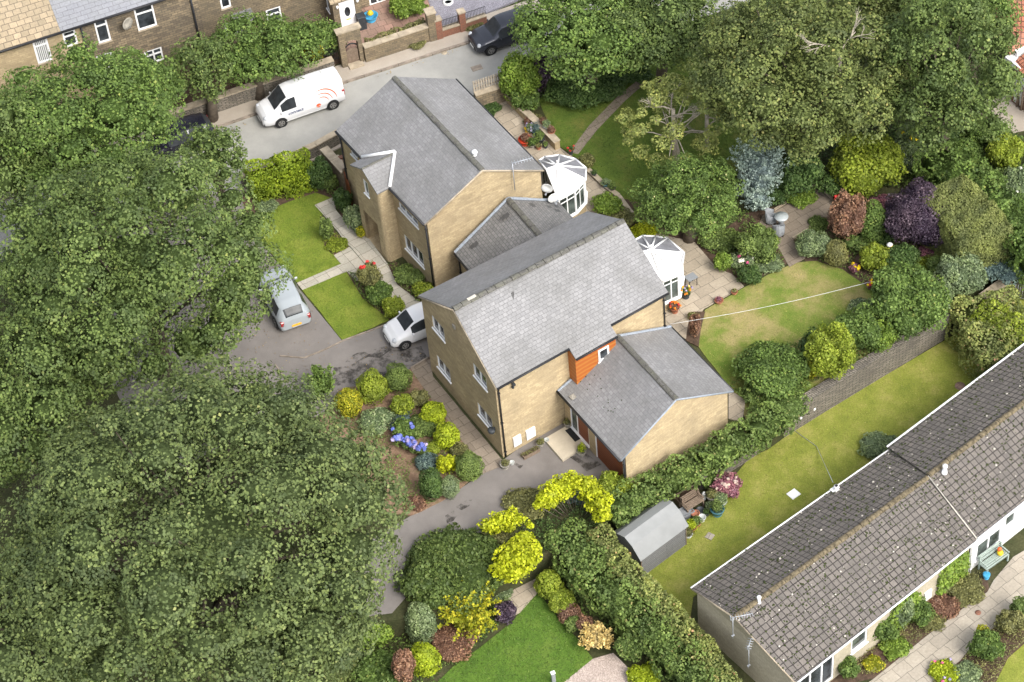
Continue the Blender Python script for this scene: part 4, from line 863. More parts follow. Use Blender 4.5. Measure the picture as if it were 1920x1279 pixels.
conservatory('conservatory', 'white conservatory with flowers by its door behind the nearer stone house', [(1188, 452), (1205, 443), (1229, 444), (1251, 447), (1283, 475), (1275, 514), (1243, 528)], (1221, 469), (1200, 474), 2.3, 3.1, .6, {4, 5})

# ---- bungalow
ZB, ZBR = 1.3, 2.62
def bungalow():
    c = [G(1491, 1279, ZB), G(1831, 1011, ZB), G(1668, 844, ZB), G(1297, 1103, ZB)]; r = [G(1377, 1157, ZBR), G(1740, 894, ZBR)]
    w = walls_of(c, .3, .05); 
    ops = [op_px(w[0], w[1], (1597, 1197), (1625, 1206))]
    sdr = wallpt(w[0], w[1], 1566, 1226)[0]
    ops = [(ops[0][0], ops[0][1], -.55, .62), (.5, sdr-.05, LOW+.1, .72)]
    H = gable_house('bungalow', 'long stone bungalow with mossy grey concrete tile roof beside the long lawn', c, r, LOW, ZB, ZBR, .3, .05, M['stone_pale'], M['conc_tile'], {0: ops}, yaw=.585)
    rt = H['root']
    window(rt, H['w'][0], H['w'][1], ops[0], 1, glass='glass_green', fw=.08); window(rt, H['w'][0], H['w'][1], ops[1], 3, glass='glass', fw=.08, name='patio_door', sill=False)
    ridge_tiles(rt, H['r'][0], H['r'][1], .13, .4, 'ridge_moss')
    for e, f_ in ((H['c'][0], H['c'][1]), (H['c'][3], H['c'][2])):
        o_ = H['v']*(-.06 if e is H['c'][0] else .06); gutter(rt, e+o_-Vector((0, 0, .05)), f_+o_-Vector((0, 0, .05)), .045, 'white')
    verge(rt, H['c'][0]-Vector((0, 0, .05)), H['r'][0]-Vector((0, 0, .05))); verge(rt, H['c'][3]-Vector((0, 0, .05)), H['r'][0]-Vector((0, 0, .05)))
    verge(rt, H['c'][1]+Vector((0, 0, .06)), H['r'][1]+Vector((0, 0, .06)), 'mortar', w=.035)
    b = MB(); s0, h1 = wallpt(H['w'][0], H['w'][1], 1733, 1113); bar(b, H['w'][0], H['u'], -H['v'], s0, s0+.42, h1-.55, h1+.02, .08, 0); b.build('meter_box', M['white'], rt)
    # second section
    c2 = [H['c'][1]+H['u']*.02, H['c'][1]+H['u']*14, H['c'][2]+H['u']*14+H['v']*.12, H['c'][2]+H['u']*.02+H['v']*.12]; r2 = [H['r'][1]+H['u']*.02, H['r'][1]+H['u']*14]
    up = Vector((0, 0, .1)); c2 = [p+up for p in c2]; r2 = [p+up for p in r2]
    b = MB(yaw=.585); b.slab([c2[0], c2[1], r2[1], r2[0]], .1); b.slab([r2[0]+Vector((0, 0, .002)), r2[1]+Vector((0, 0, .002)), c2[2], c2[3]], .1); b.build('roof', M['conc_tile'], rt)
    ridge_tiles(rt, r2[0], r2[1], .13, .4, 'ridge_moss')
    for e, f_, k in ((c2[0], c2[1], -.06), (c2[3], c2[2], .06)): gutter(rt, e+H['v']*k-Vector((0, 0, .05)), f_+H['v']*k-Vector((0, 0, .05)), .06, 'white')
    a = Vector((H['w'][1].x, H['w'][1].y, 0))+H['u']*.08; e = a+H['u']*13.5; 
    s_a = wallpt(a, e, 1831, 1024)[0]; s_b = wallpt(a, e, 1875, 1010)[0]; d0 = wallpt(a, e, 1880, 1000)[0]; d1 = wallpt(a, e, 1901, 985)[0]
    wh1 = wallpt(a, e, 1831, 1023)[1]; wh0 = wallpt(a, e, 1829, 1051)[1]; s_b = wallpt(a, e, 1875.5, 1005)[0]
    ops2 = [(s_a, s_b, wh0, min(wh1, 1.0)), (d0+.02, d1, LOW+.12, .78)]
    b = MB(yaw=.585); wall_face(b, a, e, LOW, ZB+.1, ops2); b.build('wall', M['white_dull'], rt)
    window(rt, a, e, ops2[0], 2, glass='glass_green', fw=.09, depth=.03); window(rt, a, e, (d0+.02, d1, -.25, .78), 1, glass='glass_green', fw=.1, depth=.03, sill=False)
    b = MB(); bar(b, a, H['u'], -H['v'], d0+.02, d1, LOW+.12, -.25, -.02, -.08); dd = b.build('door', M['white'], rt); b = MB(); bar(b, a, H['u'], -H['v'], d0+.2, d1-.25, -.42, -.37, .0, -.02); b.build('letter_plate', M['galv'], dd)
    downpipe(rt, a.x-H['v'].x*.12, a.y-H['v'].y*.12, LOW, 1.2, .05, 'white')
    # moss tufts on tiles: one mesh for the uncountable growth
    b = MB(); rg = random.Random(3)
    for (q0, q1, q2, q3, nn) in ((H['c'][0], H['c'][1], H['r'][1], H['r'][0], 950), (H['r'][0], H['r'][1], H['c'][2], H['c'][3], 600), (c2[0], c2[1], r2[1], r2[0], 700), (r2[0], r2[1], c2[2], c2[3], 700)):
        for k in range(nn):
            s_, t_ = rg.random(), rg.random(); p = q0.lerp(q1, s_).lerp(q3.lerp(q2, s_), t_); rr = rg.uniform(.015, .06)
            b.lathe((p.x, p.y, p.z-.005), [(rr, 0), (rr*.9, .025), (rr*.3, .04)], 5, m=0 if rg.random() < .93 else 1)
    o = b.build('moss', [M['core'], M['mortar']], rt); o['kind'] = 'stuff'
    return H
HBG = bungalow(); nBG = HBG['root']
def roof_pt(H, u, v, z0, z1, off=.0):
    for zz in np.arange(z0, z1, .01):
        q = G(u, v, zz); dd = (q-H['c'][0]).dot(H['v']); Wd = (H['c'][3]-H['c'][0]).dot(H['v']); hh = H['c'][0].z+min(dd, Wd-dd)*H['slope']
        if hh >= zz: return Vector((q.x, q.y, zz+off)) if abs(hh-zz) < .05 else Vector((q.x, q.y, zz+off))
    return G(u, v, z1)
b = MB(); p = G(1423, 1130, 2.55); b.lathe(tuple(p), [(.10, -.15), (.09, .05)], 12); b.tube([p, p+Vector((0, 0, .35))], .07, 8); b.lathe((p.x, p.y, p.z+.30), [(.05, 0), (.10, .05), (.10, .11), (.03, .16)], 12); b.build('flue', M['white'], nBG, )
b = MB(); p = G(1771, 884, 2.7); b.lathe(tuple(p), [(.13, -.1), (.11, .1)], 12, m=0); b.tube([p, p+Vector((0, 0, .3))], .09, 8); b.lathe((p.x, p.y, p.z+.28), [(.05, 0), (.12, .06), (.12, .12), (.03, .2)], 12); b.build('flue', M['white'], nBG)
b = MB(yaw=.585); p = roof_pt(HBG, 1568, 920, 1.3, 2.6); b.box((p.x, p.y, p.z+.05), (.42, .42, .03), .585, 0); b.lathe((p.x, p.y, p.z+.05), [(.13, 0), (.11, .22), (.13, .26), (.03, .3)], 12, m=0); b.lathe((p.x, p.y, p.z+.3), [(.07, 0), (.07, .06)], 10, m=1); b.build('vent_cowl', [M['white'], M['black']], nBG)
def aerial(label, u, v, z, h, n=9, ln=.85, az=.1, zb=None):
    p = G(u, v, z); b = MB(); b.tube([(p.x, p.y, p.z-h), p], .022, 6); e = p+Vector((math.cos(az), math.sin(az), .02))*ln; s = p-Vector((math.cos(az), math.sin(az), 0))*.1; b.tube([s, e], .018, 6); q = Vector((-math.sin(az), math.cos(az), 0))
    for k in range(n): c_ = s.lerp(e, k/(n-1)); b.tube([c_-q*.14, c_+q*.14], .010, 5)
    b.box((s.x, s.y, s.z), (.03, .1, .22), az); b.box((p.x, p.y, p.z-h+.2), (.14, .06, .06), .5); o = b.build('television_aerial', M['galv']); return tag(o, label, 'aerial')
aerial('long comb aerial on a pole at the left gable peak of the mossy roofed bungalow', 1374, 1158, 3.35, 1.5)
aerial('small upright aerial lower down the bungalow gable nearest the bottom edge', 1404, 1212, 2.4, 1.6, 5, .4, 1.2)

# ---- terrace across the road
ZT = 5.3
T0, T1 = G(-140, 132, ZT), G(275, 0, ZT); dT = (T1-T0).normalized(); nT = Vector((dT.y, -dT.x, 0)); T0g = Vector((T0.x, T0.y, 0)); TE = T0g+dT*40
def sT(u, v, z=ZT): return (G(u, v, z)-T0).dot(dT)
TS = [0, sT(150, 42), sT(363, -29), sT(580, -98), sT(800, -170)]
def terrace(i, label, wm, rm, wins, rs0=None, rs1=None, pts=()):
    a, c = TS[i], TS[i+1]; A, C_ = T0g+dT*a, T0g+dT*c; mid = (A+C_)/2; root = empty('terraced_house', (mid.x, mid.y, 0), 0, label, 'house', 'terraced houses across the road')
    ops = []
    for (tl, br, lt, tr, cu) in wins: o_ = op_px(A, C_, tl, br); ops.append(o_)
    b = MB(yaw=RY); wall_face(b, A, C_, 0, ZT-.05, ops, .12)
    back = -nT*7.5; Ab, Cb = A+back, C_+back
    wall_face(b, C_, Cb, 0, ZT-.05); wall_face(b, Cb, Ab, 0, ZT-.05); wall_face(b, Ab, A, 0, ZT-.05)
    for s_ in (A, C_): q = s_-nT*3.75; e = s_+back; b.poly([(s_.x, s_.y, ZT-.05), (e.x, e.y, ZT-.05), (q.x, q.y, ZT+2.5)])
    b.build('wall', M[wm], root)
    for (tl, br, lt, tr, cu), o_ in zip(wins, ops): window(root, A, C_, o_, lt, tr, fw=.09, depth=.06, curtain=cu, sillm='coping')
    ra, rc = T0+dT*(rs0 if rs0 is not None else a), T0+dT*(rs1 if rs1 is not None else c); z = Vector((0, 0, .02))
    e0, e1 = ra+nT*.25, rc+nT*.25; e0.z = e1.z = ZT-.05; r0, r1 = ra-nT*3.75, rc-nT*3.75; r0.z = r1.z = ZT+2.65; b0, b1 = ra-nT*7.75, rc-nT*7.75; b0.z = b1.z = ZT-.05
    b = MB(yaw=RY); b.slab([e0, e1, r1, r0], .12); b.slab([r0+z, r1+z, b1, b0], .12); b.build('roof', M[rm], root)
    gutter(root, e0+nT*.06-Vector((0, 0, .05)), e1+nT*.06-Vector((0, 0, .05)), .07)
    return root, A, C_
t1, a1, c1 = terrace(0, 'terraced house with pale walls and yellow stone slate roof at the top left', 'stone', 'stoneslate', [((60, 79), (99, 112), 1, .74, True), ((116, 62), (147, 82), 1, .66, False)], None, sT(110, 51))
t2, a2, c2_ = terrace(1, 'dark stone terraced house with smooth grey roof and three white windows', 'stone_old', 'slate_new', [((175, 40), (209, 75), 1, .72, False), ((250, 17), (295, 47), 1, .70, False), ((180, 106), (216, 124), 1, 0, False), ((270, 98), (308, 112), 2, .6, False)], sT(110, 51)+.01)
t3, a3, c3 = terrace(2, 'terraced house of grey brown stone behind the front garden trees, third from the left', 'stone_drab', 'slate_new', [((408, -20), (434, 12), 1, 0, False), ((498, 20), (530, 38), 1, .6, False), ((420, 45), (455, 60), 1, 0, False)])
t4, a4, c4 = terrace(3, 'terraced house with the white front door porch at the top of the picture', 'stone_old', 'slate_new', [((690, -14), (724, 2), 2, 0, False)])
for x, nn, uu, vv in ((t1, a1, 155, 66), (t2, a2, 366, 40)):
    s = wallpt(T0g, TE, uu, vv)[0]; q = T0g+dT*s+nT*.08; downpipe(x, q.x, q.y, 0, ZT-.1, .06)
b = MB(); s, h = wallpt(T0g, TE, 455, 40); q = T0g+dT*(s)+nT*.3
b.slab([q-dT*.6+nT*.5+Vector((0, 0, 2.3)), q+dT*.6+nT*.5+Vector((0, 0, 2.3)), q+dT*.6-nT*.3+Vector((0, 0, 2.6)), q-dT*.6-nT*.3+Vector((0, 0, 2.6))], .08); b.build('door_canopy', M['slate_dark'], t3)
b = MB(); s, h = wallpt(T0g, TE, 457, 27); q = T0g+dT*s+nT*.2; b.box((q.x, q.y, h), (.4, .35, .25), RY); b.build('alarm_box', M['white'], t3)
s, h = wallpt(T0g, TE, 235, 37); q = T0g+dT*s+nT*.35
rootd = empty('satellite_dish', (q.x, q.y, h), RY+.5, 'grey dish on the dark stone wall between two white windows', 'satellite dish')
b = MB(); b.lathe((0, 0, 0), [(.02, .08), (.2, .05), (.36, -.03), (.36, -.05), (.2, .02), (.02, .05)], 18, axis='y'); b.build('dish', M['pot_grey'], rootd, local=True); b = MB(); b.tube([(0, .06, 0), (0, .3, -.25)], .03, 6); b.tube([(0, .0, -.32), (0, -.3, -.1)], .012, 5); b.build('bracket', M['galv'], rootd, local=True)
# porch of the fourth
f0, f1 = G(632, 66), G(683, 49); f0.z = f1.z = 0; dP = (f1-f0).normalized(); nP = Vector((dP.y, -dP.x, 0)); Lp = (f1-f0).length
b = MB(yaw=RY); bk0, bk1 = f0-nP*2.2, f1-nP*2.2; so_ = op_px(bk0, f0, (625, 30), (631, 50)); wall_face(b, f0, f1, 0, 2.4, [(.35, 1.3, .15, 2.15)], .1); wall_face(b, f1, bk1, 0, 2.4); wall_face(b, bk0, f0, 0, 2.4, [(1.0, 1.5, 1.1, 1.9)]); b.poly([(f1.x, f1.y, 2.4), (bk1.x, bk1.y, 2.4), (bk1.x, bk1.y, 3.3)]); b.poly([(bk0.x, bk0.y, 2.4), (f0.x, f0.y, 2.4), (bk0.x, bk0.y, 3.3)]); b.build('porch_wall', M['stone_drab'], t4)
window(t4, bk0, f0, (1.0, 1.5, 1.1, 1.9), 1)
b = MB(yaw=RY); b.slab([Vector((0, 0, 2.45))+f0+nP*.2-dP*.15, Vector((0, 0, 2.45))+f1+nP*.2+dP*.15, Vector((0, 0, 3.4))+bk1+dP*.15, Vector((0, 0, 3.4))+bk0-dP*.15], .1); b.build('porch_roof', M['stoneslate'], t4)
b = MB(); bar(b, f0, dP, nP, .37, 1.28, .16, 2.13, -.04, -.09); dr = b.build('front_door', M['door_white'], t4)
b = MB(); cc = f0+dP*.82+Vector((0, 0, 1.35))-nP*.035
vs = [cc+dP*math.cos(a)*.17+Vector((0, 0, math.sin(a)*.33)) for a in [i*math.pi/10 for i in range(20)]]; b.poly(vs); b.build('oval_pane', M['glass'], dr); b = MB(); bar(b, f0, dP, nP, .68, .96, .78, .84, -.03, -.04); b.build('letter_plate', M['yellow'], dr)
b = MB(); q = f0+dP*.25+nP*.06+Vector((0, 0, 1.95)); b.lathe(tuple(q), [(.03, -.1), (.09, 0), (.03, .1)], 10); q = f0+dP*1.45+nP*.06+Vector((0, 0, 1.95)); b.lathe(tuple(q), [(.03, -.1), (.09, 0), (.03, .1)], 10); b.build('wall_lamp', M['white'], t4)

# ---- red roofed building, top right
q0 = G(1925, 190); b = MB(yaw=-1.2)
root = empty('red_roofed_house', (q0.x+4, q0.y+4, 0), 0, 'brick house with a red pantile roof and pale door at the top right corner', 'house')
cR = [G(1893, 152, 0), G(1990, 210, 0), G(2060, 60, 0), G(1960, 0, 0)]
a, c_ = G(1896, 190), G(1960, 240); wall_face(b, a, c_, 0, 2.6, [(.0+.1, .9, .1, 2.1)]); e_ = G(1935, 60); wall_face(b, Vector((e_.x, e_.y, 0)), a, 0, 2.6); b.build('wall', M['brick_red'], root)
b = MB(); dd = (c_-a).normalized(); nn = Vector((dd.y, -dd.x, 0)); bar(b, a, dd, nn, .12, .88, .1, 2.08, -.02, -.08); b.build('door', M['white'], root)
b = MB(yaw=-.9); b.slab([G(1868, 65, 3.0), G(1893, 100, 3.0), G(1990, 60, 3.0), G(1990, -60, 5.5), G(1868, -70, 5.5)], .12); b.build('roof', M['pantile'], root)
b = MB(); b.tube([G(1912, -60, 4.6), G(1917, 62, 3.1)], .12, 8); b.build('hip_tiles', M['terracotta'], root)
b = MB(); b.box(tuple(G(1905, 118, 2.6)), (.5, 1.2, .3), .5); b.box(tuple(G(1912, 95, 2.9)), (.6, .5, .3), .3); b.build('dormer_trim', M['white'], root)
b = MB(); b.slab([G(1900, 118, 2.7), G(1935, 160, 2.7), G(1960, 130, 3.1), G(1925, 95, 3.1)], .1); b.build('porch_roof', M['pantile'], root)
for k, (uu, vv) in enumerate([(1906, 200), (1914, 207)]):
    p = G(uu, vv); b = MB()
    for j in range(3): b.tube([p+Vector((j*.12, 0, 0)), p+Vector((j*.12+.05, .05, 1.5))], .06, 6)
    o = b.build('timber_posts', M['timber']); tag(o, 'bundle of bare timber posts leaning by the red brick wall, '+('left one' if k == 0 else 'right one'), 'posts', 'timber posts by the red roofed house')

# ================================================================== WALLS AND FENCES
def wall_run(name, label, px, h, z0=0, th=.3, mat='drystone', cap='coping', caph=.07, group=None, cat='wall', base=True, over=.05):
    """free-standing wall along pixel points of its foot (or top when base is False)"""
    pts = [G(u, v, z0 if base else z0+h) for u, v in px]; b = MB(yaw=.4); c = MB(yaw=.4)
    for i in range(len(pts)-1):
        p, q = pts[i], pts[i+1]; m_ = (p+q)/2; d = q-p; y = math.atan2(d.y, d.x); b.box((m_.x, m_.y, z0+h/2), (d.length+(.0 if i else 0), th, h), y)
        n = max(1, int(d.length/.8))
        for j in range(n):
            e = p.lerp(q, (j+.5)/n); c.box((e.x, e.y, z0+h+caph/2+.002), (d.length/n-.015, th+over*2+random.uniform(-.01, .02), caph*random.uniform(.9, 1.15)), y)
    root = empty(name, (pts[0].x, pts[0].y, z0), 0, label, cat, group); b.build('masonry', M[mat], root)
    if cap: c.build('coping', M[cap], root)
    return root
wall_run('retaining_wall', 'long dark drystone retaining wall between the two rear lawns', [(1310, 915), (1405, 855), (1533, 774), (1650, 703), (1771, 629)], 1.62, LOW, .4, 'drystone', 'drystone', .05)
wall_run('stone_wall', 'short stretch of stone wall beside the metal gate at the right edge', [(1838, 590), (1880, 560), (1895, 530)], 1.2, LOW, .4, 'stone_drab')
wall_run('stone_wall', 'stone front wall with pale coping and weeds at its foot, right of the arched gateway', [(685, 114), (750, 93), (815, 71)], 1.0, .11, .32, 'stone_drab')
wall_run('stone_wall', 'low dark front wall under the garden trees, behind the white van', [(300, 245), (370, 220), (470, 186), (560, 158), (628, 134)], .9, .11, .32, 'drystone')
wall_run('stone_wall', 'roadside garden wall beside the lime green hedge', [(455, 352), (525, 325), (595, 292), (638, 268)], .8, 0, .28, 'drystone')
wall_run('stone_wall', 'tall stone wall with flat coping leading to the timber side gate', [(614, 318), (654, 362)], 1.5, 0, .38, 'stone_drab', caph=.09)
wall_run('stone_wall', 'stone wall below the pale picket rail behind the farther house', [(893, 206), (925, 196), (958, 184)], 1.1, 0, .3, 'stone_old')
wall_run('planter_wall', 'low buff block wall between the patio and the shaded lawn', [(950, 186), (985, 222), (1020, 254), (1046, 281)], .55, 0, .3, 'stone', caph=.05)
wall_run('stone_edging', 'thin stone edging strip running past the conservatory to the shrubs', [(1092, 312), (1130, 348), (1160, 372), (1185, 405)], .18, 0, .16, 'stone_drab', caph=.04, cat='edging')
wall_run('garden_wall', 'dark low wall with paving at the foot of the gold shrubs', [(960, 1098), (1000, 1075), (1025, 1062)], .9, LOW, .3, 'drystone', caph=.05)
wall_run('stone_edging', 'thin kerb along the back of the upper patio', [(1530, 347), (1560, 375)], .15, 0, .1, 'coping', None, cat='edging')
wall_run('stone_edging', 'pale kerb along the front of the upper patio', [(1486, 449), (1560, 406)], .14, 0, .1, 'coping', None, cat='edging')
wall_run('stone_edging', 'thin kerb at the shaded left of the upper patio beside ground cover', [(1452, 396), (1484, 374), (1528, 349)], .14, 0, .1, 'coping', None, cat='edging')
# brick wall with pillars and railings
def railing(root, a, c, z0, h, n, r=.012, mat='black', name='railing', top=True):
    b = MB()
    for k in range(n+1): p = a.lerp(c, k/n); b.tube([(p.x, p.y, z0), (p.x, p.y, z0+h)], r, 5)
    if top: b.tube([(a.x, a.y, z0+h), (c.x, c.y, z0+h)], r*1.3, 5); b.tube([(a.x, a.y, z0+.1), (c.x, c.y, z0+.1)], r*1.3, 5)
    return b.build(name, M[mat], root)
br = wall_run('brick_wall', 'red brick front wall with capped pillars and railings in front of grey chippings', [(824, 70), (868, 56), (912, 41)], .5, .11, .24, 'brick_red', caph=.06)
bw = [G(824, 70, .11), G(868, 56, .11), G(912, 41, .11)]
for i in range(2): railing(br, bw[i], bw[i+1], .67, .55, 16)
for p in bw[:2]: b = MB(); b.box((p.x, p.y, .76), (.36, .36, 1.3), RY); b.build('pillar', M['brick_red'], br); b = MB(); b.box((p.x, p.y, 1.45), (.44, .44, .08), RY); b.build('pillar_cap', M['coping'], br)
p = G(812, 72, .11); root = empty('gate_pier', (p.x, p.y, .11), 0, 'square stone pier with pale cap at the end of the front wall', 'pier'); b = MB(yaw=RY); b.box((p.x, p.y, .11+.95), (.48, .48, 1.9), RY); b.build('shaft', M['stone_drab'], root); b = MB(); b.box((p.x, p.y, 2.06), (.58, .58, .1), RY); b.build('cap', M['coping'], root)
# arched gateway
a, c = G(643, 128, .11), G(684, 115, .11); d = (c-a).normalized(); n = Vector((d.y, -d.x, 0)); Lg = (c-a).length
root = empty('arched_gateway', (a.x, a.y, .11), 0, 'stone gateway with an arched opening and wooden gate onto the pavement', 'gateway')
b = MB(yaw=RY); o0, o1 = Lg*.25, Lg*.82; Rr = (o1-o0)/2; hz = 1.45
bar(b, a, d, n, 0, o0, .11, 2.5, 0, -.35); bar(b, a, d, n, o1, Lg, .11, 2.5, 0, -.35)
N_ = 12
for k in range(N_):
    t0_, t1_ = math.pi*k/N_, math.pi*(k+1)/N_; xa, xb = (o0+o1)/2-Rr*math.cos(t0_), (o0+o1)/2-Rr*math.cos(t1_); za, zb = .11+hz+Rr*.75*math.sin(t0_), .11+hz+Rr*.75*math.sin(t1_)
    def PP(s, z, k_): q = a+d*s+n*k_; return (q.x, q.y, z)
    b.hexa([PP(xa, za, -.35), PP(xb, zb, -.35), PP(xb, zb, 0), PP(xa, za, 0), PP(xa, 2.5, -.35), PP(xb, 2.5, -.35), PP(xb, 2.5, 0), PP(xa, 2.5, 0)])
b.build('arch', M['stone_drab'], root)
b = MB(); bar(b, a, d, n, -.08, Lg+.08, 2.503, 2.60, .06, -.41); b.build('coping', M['coping'], root)
b = MB(); m_ = 9
for k in range(m_): q0_ = o0+.03+(o1-o0-.06)*k/m_; bar(b, a, d, n, q0_, q0_+(o1-o0-.06)/m_-.012, .2, 1.05+.12*math.sin(math.pi*(k+.5)/m_), -.12, -.17)
gt_ = b.build('gate', M['timber'], root); b = MB(); b.tube([a+d*(o0+(o1-o0)*k/10)-n*.2+Vector((0, 0, 1.15+.2*math.sin(math.pi*k/10))) for k in range(11)], .045, 6); b.tube([a+d*(o0+(o1-o0)*k/10)-n*.2+Vector((0, 0, .92)) for k in range(11)], .03, 6); b.build('iron_bow', M['black'], gt_)
b = MB(); bar(b, a, d, n, o0, o1+.1, .112, .19, .35, -.35); b.build('threshold', M['coping'], root)
# fence beside it
p0, p1 = G(575, 138, .11), G(640, 120, .11); fr = empty('iron_fence', (p0.x, p0.y, .11), 0, 'black iron lattice panel left of the arched gateway', 'fence'); railing(fr, p0, p1, .5, 1.1, 22, .014)
b = MB(); q = p1-p0; b.tube([p0+Vector((0, 0, .9)), p1+Vector((0, 0, .9))], .014, 5); b.build('rail', M['black'], fr)
# timber side gate and red pot stack
p0, p1 = G(652, 366), G(662, 392); root = empty('side_gate', (p0.x, p0.y, 0), 0, 'red brown timber gate between the stone wall and the farther house', 'gate'); d = (p1-p0).normalized(); n = Vector((d.y, -d.x, 0)); Lx = (p1-p0).length
b = MB()
for k in range(7): bar(b, p0, d, n, Lx*k/7, Lx*(k+.93)/7, .05, 1.75, .02, -.02)
b.build('boards', M['gdoor'], root); b = MB(); b.box((p0.x, p0.y, .95), (.1, .1, 1.9), .5); b.build('post', M['timber'], root)
b = MB(); p = G(632, 312, .0)
for k in range(7): b.box((p.x+random.uniform(-.1, .3)+k*.05, p.y-.12*k+.4, .25+.1*(k % 3)), (.34, .22, .12), random.uniform(.3, .7), k % 2)
o = b.build('brick_pile', [M['brick_red'], M['coping']]); tag(o, 'pile of loose red and pale bricks behind the tall stone wall', 'bricks')
# picket rail
p0, p1 = G(884, 198, 0), G(955, 168, 0); p0.z = p1.z = 0
root = empty('picket_rail', (p0.x, p0.y, 1.1), 0, 'pale weathered picket rail on the wall at the road edge', 'fence'); b = MB()
q0_, q1_ = G(893, 203), G(958, 181)
for k in range(15): p = q0_.lerp(q1_, k/14); b.box((p.x, p.y, 1.55), (.09, .03, .75), RY)
b.build('pickets', M['bark_pale'], root); b = MB()
for zz in (1.35, 1.7): m_ = (q0_+q1_)/2; d = q1_-q0_; b.box((m_.x+.02, m_.y+.04, zz), (d.length, .03, .07), math.atan2(d.y, d.x))
b.build('rails', M['timber'], root)
# metal gate at right edge
p0, p1 = G(1897, 560, LOW), G(1960, 575, LOW); root = empty('metal_gate', (p0.x, p0.y, LOW), 0, 'grey barred metal gate at the right edge', 'gate'); railing(root, p0, p1, LOW+.1, 1.0, 14, .018, 'galv', 'bars'); b = MB(); b.box((p0.x, p0.y, LOW+.6), (.09, .09, 1.2), 0); b.build('post', M['black'], root)

# ================================================================== VEHICLES
def interp(st, x):
    x = min(max(x, st[0][0]), st[-1][0])
    for i in range(len(st)-1):
        if st[i][0] <= x <= st[i+1][0]:
            t = (x-st[i][0])/(st[i+1][0]-st[i][0]+1e-9)
            def cr(j):
                p0 = st[max(i-1, 0)][j]; p1 = st[i][j]; p2 = st[i+1][j]; p3 = st[min(i+2, len(st)-1)][j]
                return p1+(p2-p1)*(t*t*(3-2*t)*.35+t*.65)
            return [cr(j) for j in range(1, len(st[0]))]
def vehicle(name, label, cat, u, v, yaw, st, glass, paint, wheels, wr, scale=.93, z0=.02, extras=None, group=None, nx=56, plate='plate_w', tail=True, rim='alloy'):
    """st: stations x, zlow, zbelt, halfwidth, zroof, halfroof ; front at +x"""
    p = G(u, v, z0); root = empty(name, p, yaw, label, cat, group); root.scale = (scale,)*3
    x0, x1 = st[0][0], st[-1][0]; xs = sorted(set([x0+(x1-x0)*i/nx for i in range(nx+1)]+[s_[0] for s_ in st])); prof = []
    for x in xs:
        zl, zb, w, zr, wr_ = interp(st, x); zm = zl+(zb-zl)*.5; rr = []
        rr.append((x, 0, zl)); rr.append((x, w*.88, zl)); rr.append((x, w*.975, zl+.10)); rr.append((x, w, zm)); rr.append((x, w*.985, zb-.08)); rr.append((x, w*.955, zb))
        gx = wr_+(w*.955-wr_)*.12; rr.append((x, gx, zr-(zr-zb)*.12)); rr.append((x, wr_*.88, zr-(zr-zb)*.01)); rr.append((x, wr_*.7, zr+.015)); rr.append((x, 0, zr+.03)); prof.append(rr)
    NP = 10; body = MB(); gl = {k: MB() for k in ('windscreen', 'rear_window')}; sides = {}
    def q(i, j, sg): x, y, z = prof[i][j]; return (x, y*sg, z)
    for i in range(len(xs)-1):
        xm = (xs[i]+xs[i+1])/2
        for sg in (1, -1):
            for j in range(NP-1):
                F = [q(i, j, sg), q(i+1, j, sg), q(i+1, j+1, sg), q(i, j+1, sg)]
                if sg < 0: F = F[::-1]
                F = F[::-1]
                tgt = body
                for (kind, a_, b_, nm) in glass:
                    if a_ <= xm <= b_:
                        if kind == 'side' and j == 5: tgt = sides.setdefault((nm, sg, a_), MB())
                        elif kind == 'top' and j >= 7 and j < 9: tgt = gl[nm]
                if tgt is body: body.add(F, [(0, 1, 2, 3)], 0, True)
                else: tgt.add(F, [(0, 1, 2, 3)], 0, True)
    for e in (0, len(xs)-1):
        F = [q(e, j, 1) for j in range(NP)]+[q(e, j, -1) for j in range(NP-2, 0, -1)]
        body.add(F if e else F[::-1], [tuple(range(len(F)))], 0)
    # weld
    o = body.build('body', M[paint], root, local=True); bm = bmesh.new(); bm.from_mesh(o.data); bmesh.ops.remove_doubles(bm, verts=bm.verts, dist=.0006); bmesh.ops.recalc_face_normals(bm, faces=bm.faces); bm.to_mesh(o.data); bm.free()
    for k, g_ in gl.items():
        if g_.f: g_.build(k, M['car_glass'], root, local=True)
    for (nm, sg, a_), g_ in sides.items(): g_.build('side_window', M['car_glass'], root, local=True)
    for wx in wheels:
        W_ = interp(st, wx)[2]
        for sg in (1, -1):
            b = MB(); b.lathe((wx, sg*(W_-.10), wr+.0), [(wr+.055, .11*sg*1.05), (wr+.05, -.1*sg)], 22, axis='y'); b.build('wheel_arch', M['black'], root, local=True)
            b = MB(); b.lathe((wx, sg*(W_-.08), wr), [(wr*.62, .115*sg), (wr*.9, .12*sg), (wr, .08*sg), (wr, -.1*sg), (wr*.6, -.12*sg)], 22, axis='y'); wh = b.build('wheel', M['rubber'], root, local=True)
            b = MB(); b.lathe((wx, sg*(W_-.08), wr), [(.05, .125*sg), (wr*.3, .105*sg), (wr*.6, .125*sg), (wr*.64, .12*sg)], 20, axis='y', smooth=False)
            b.build('rim', M[rim], wh, local=True)
            b = MB()
            for k in range(5): a_ = k*2*math.pi/5+.3; b.box((wx+math.cos(a_)*wr*.38, sg*(W_+.046), wr+math.sin(a_)*wr*.38), (.07, .008, .07)); 
            b.build('spokes', M['black'], wh, local=True)
    fr = interp(st, x1-.14); W_ = fr[2]; zb = fr[1]
    for sg in (1, -1):
        h = interp(st, x1-.22); b = MB(); b.lathe((x1-.20, sg*h[2]*.80, h[1]-.03), [(.02, -.16), (.13, -.08), (.15, .03), (.05, .12)], 12, axis='x', ea=1.0); o = b.build('headlight', M['lamp'], root, local=True)
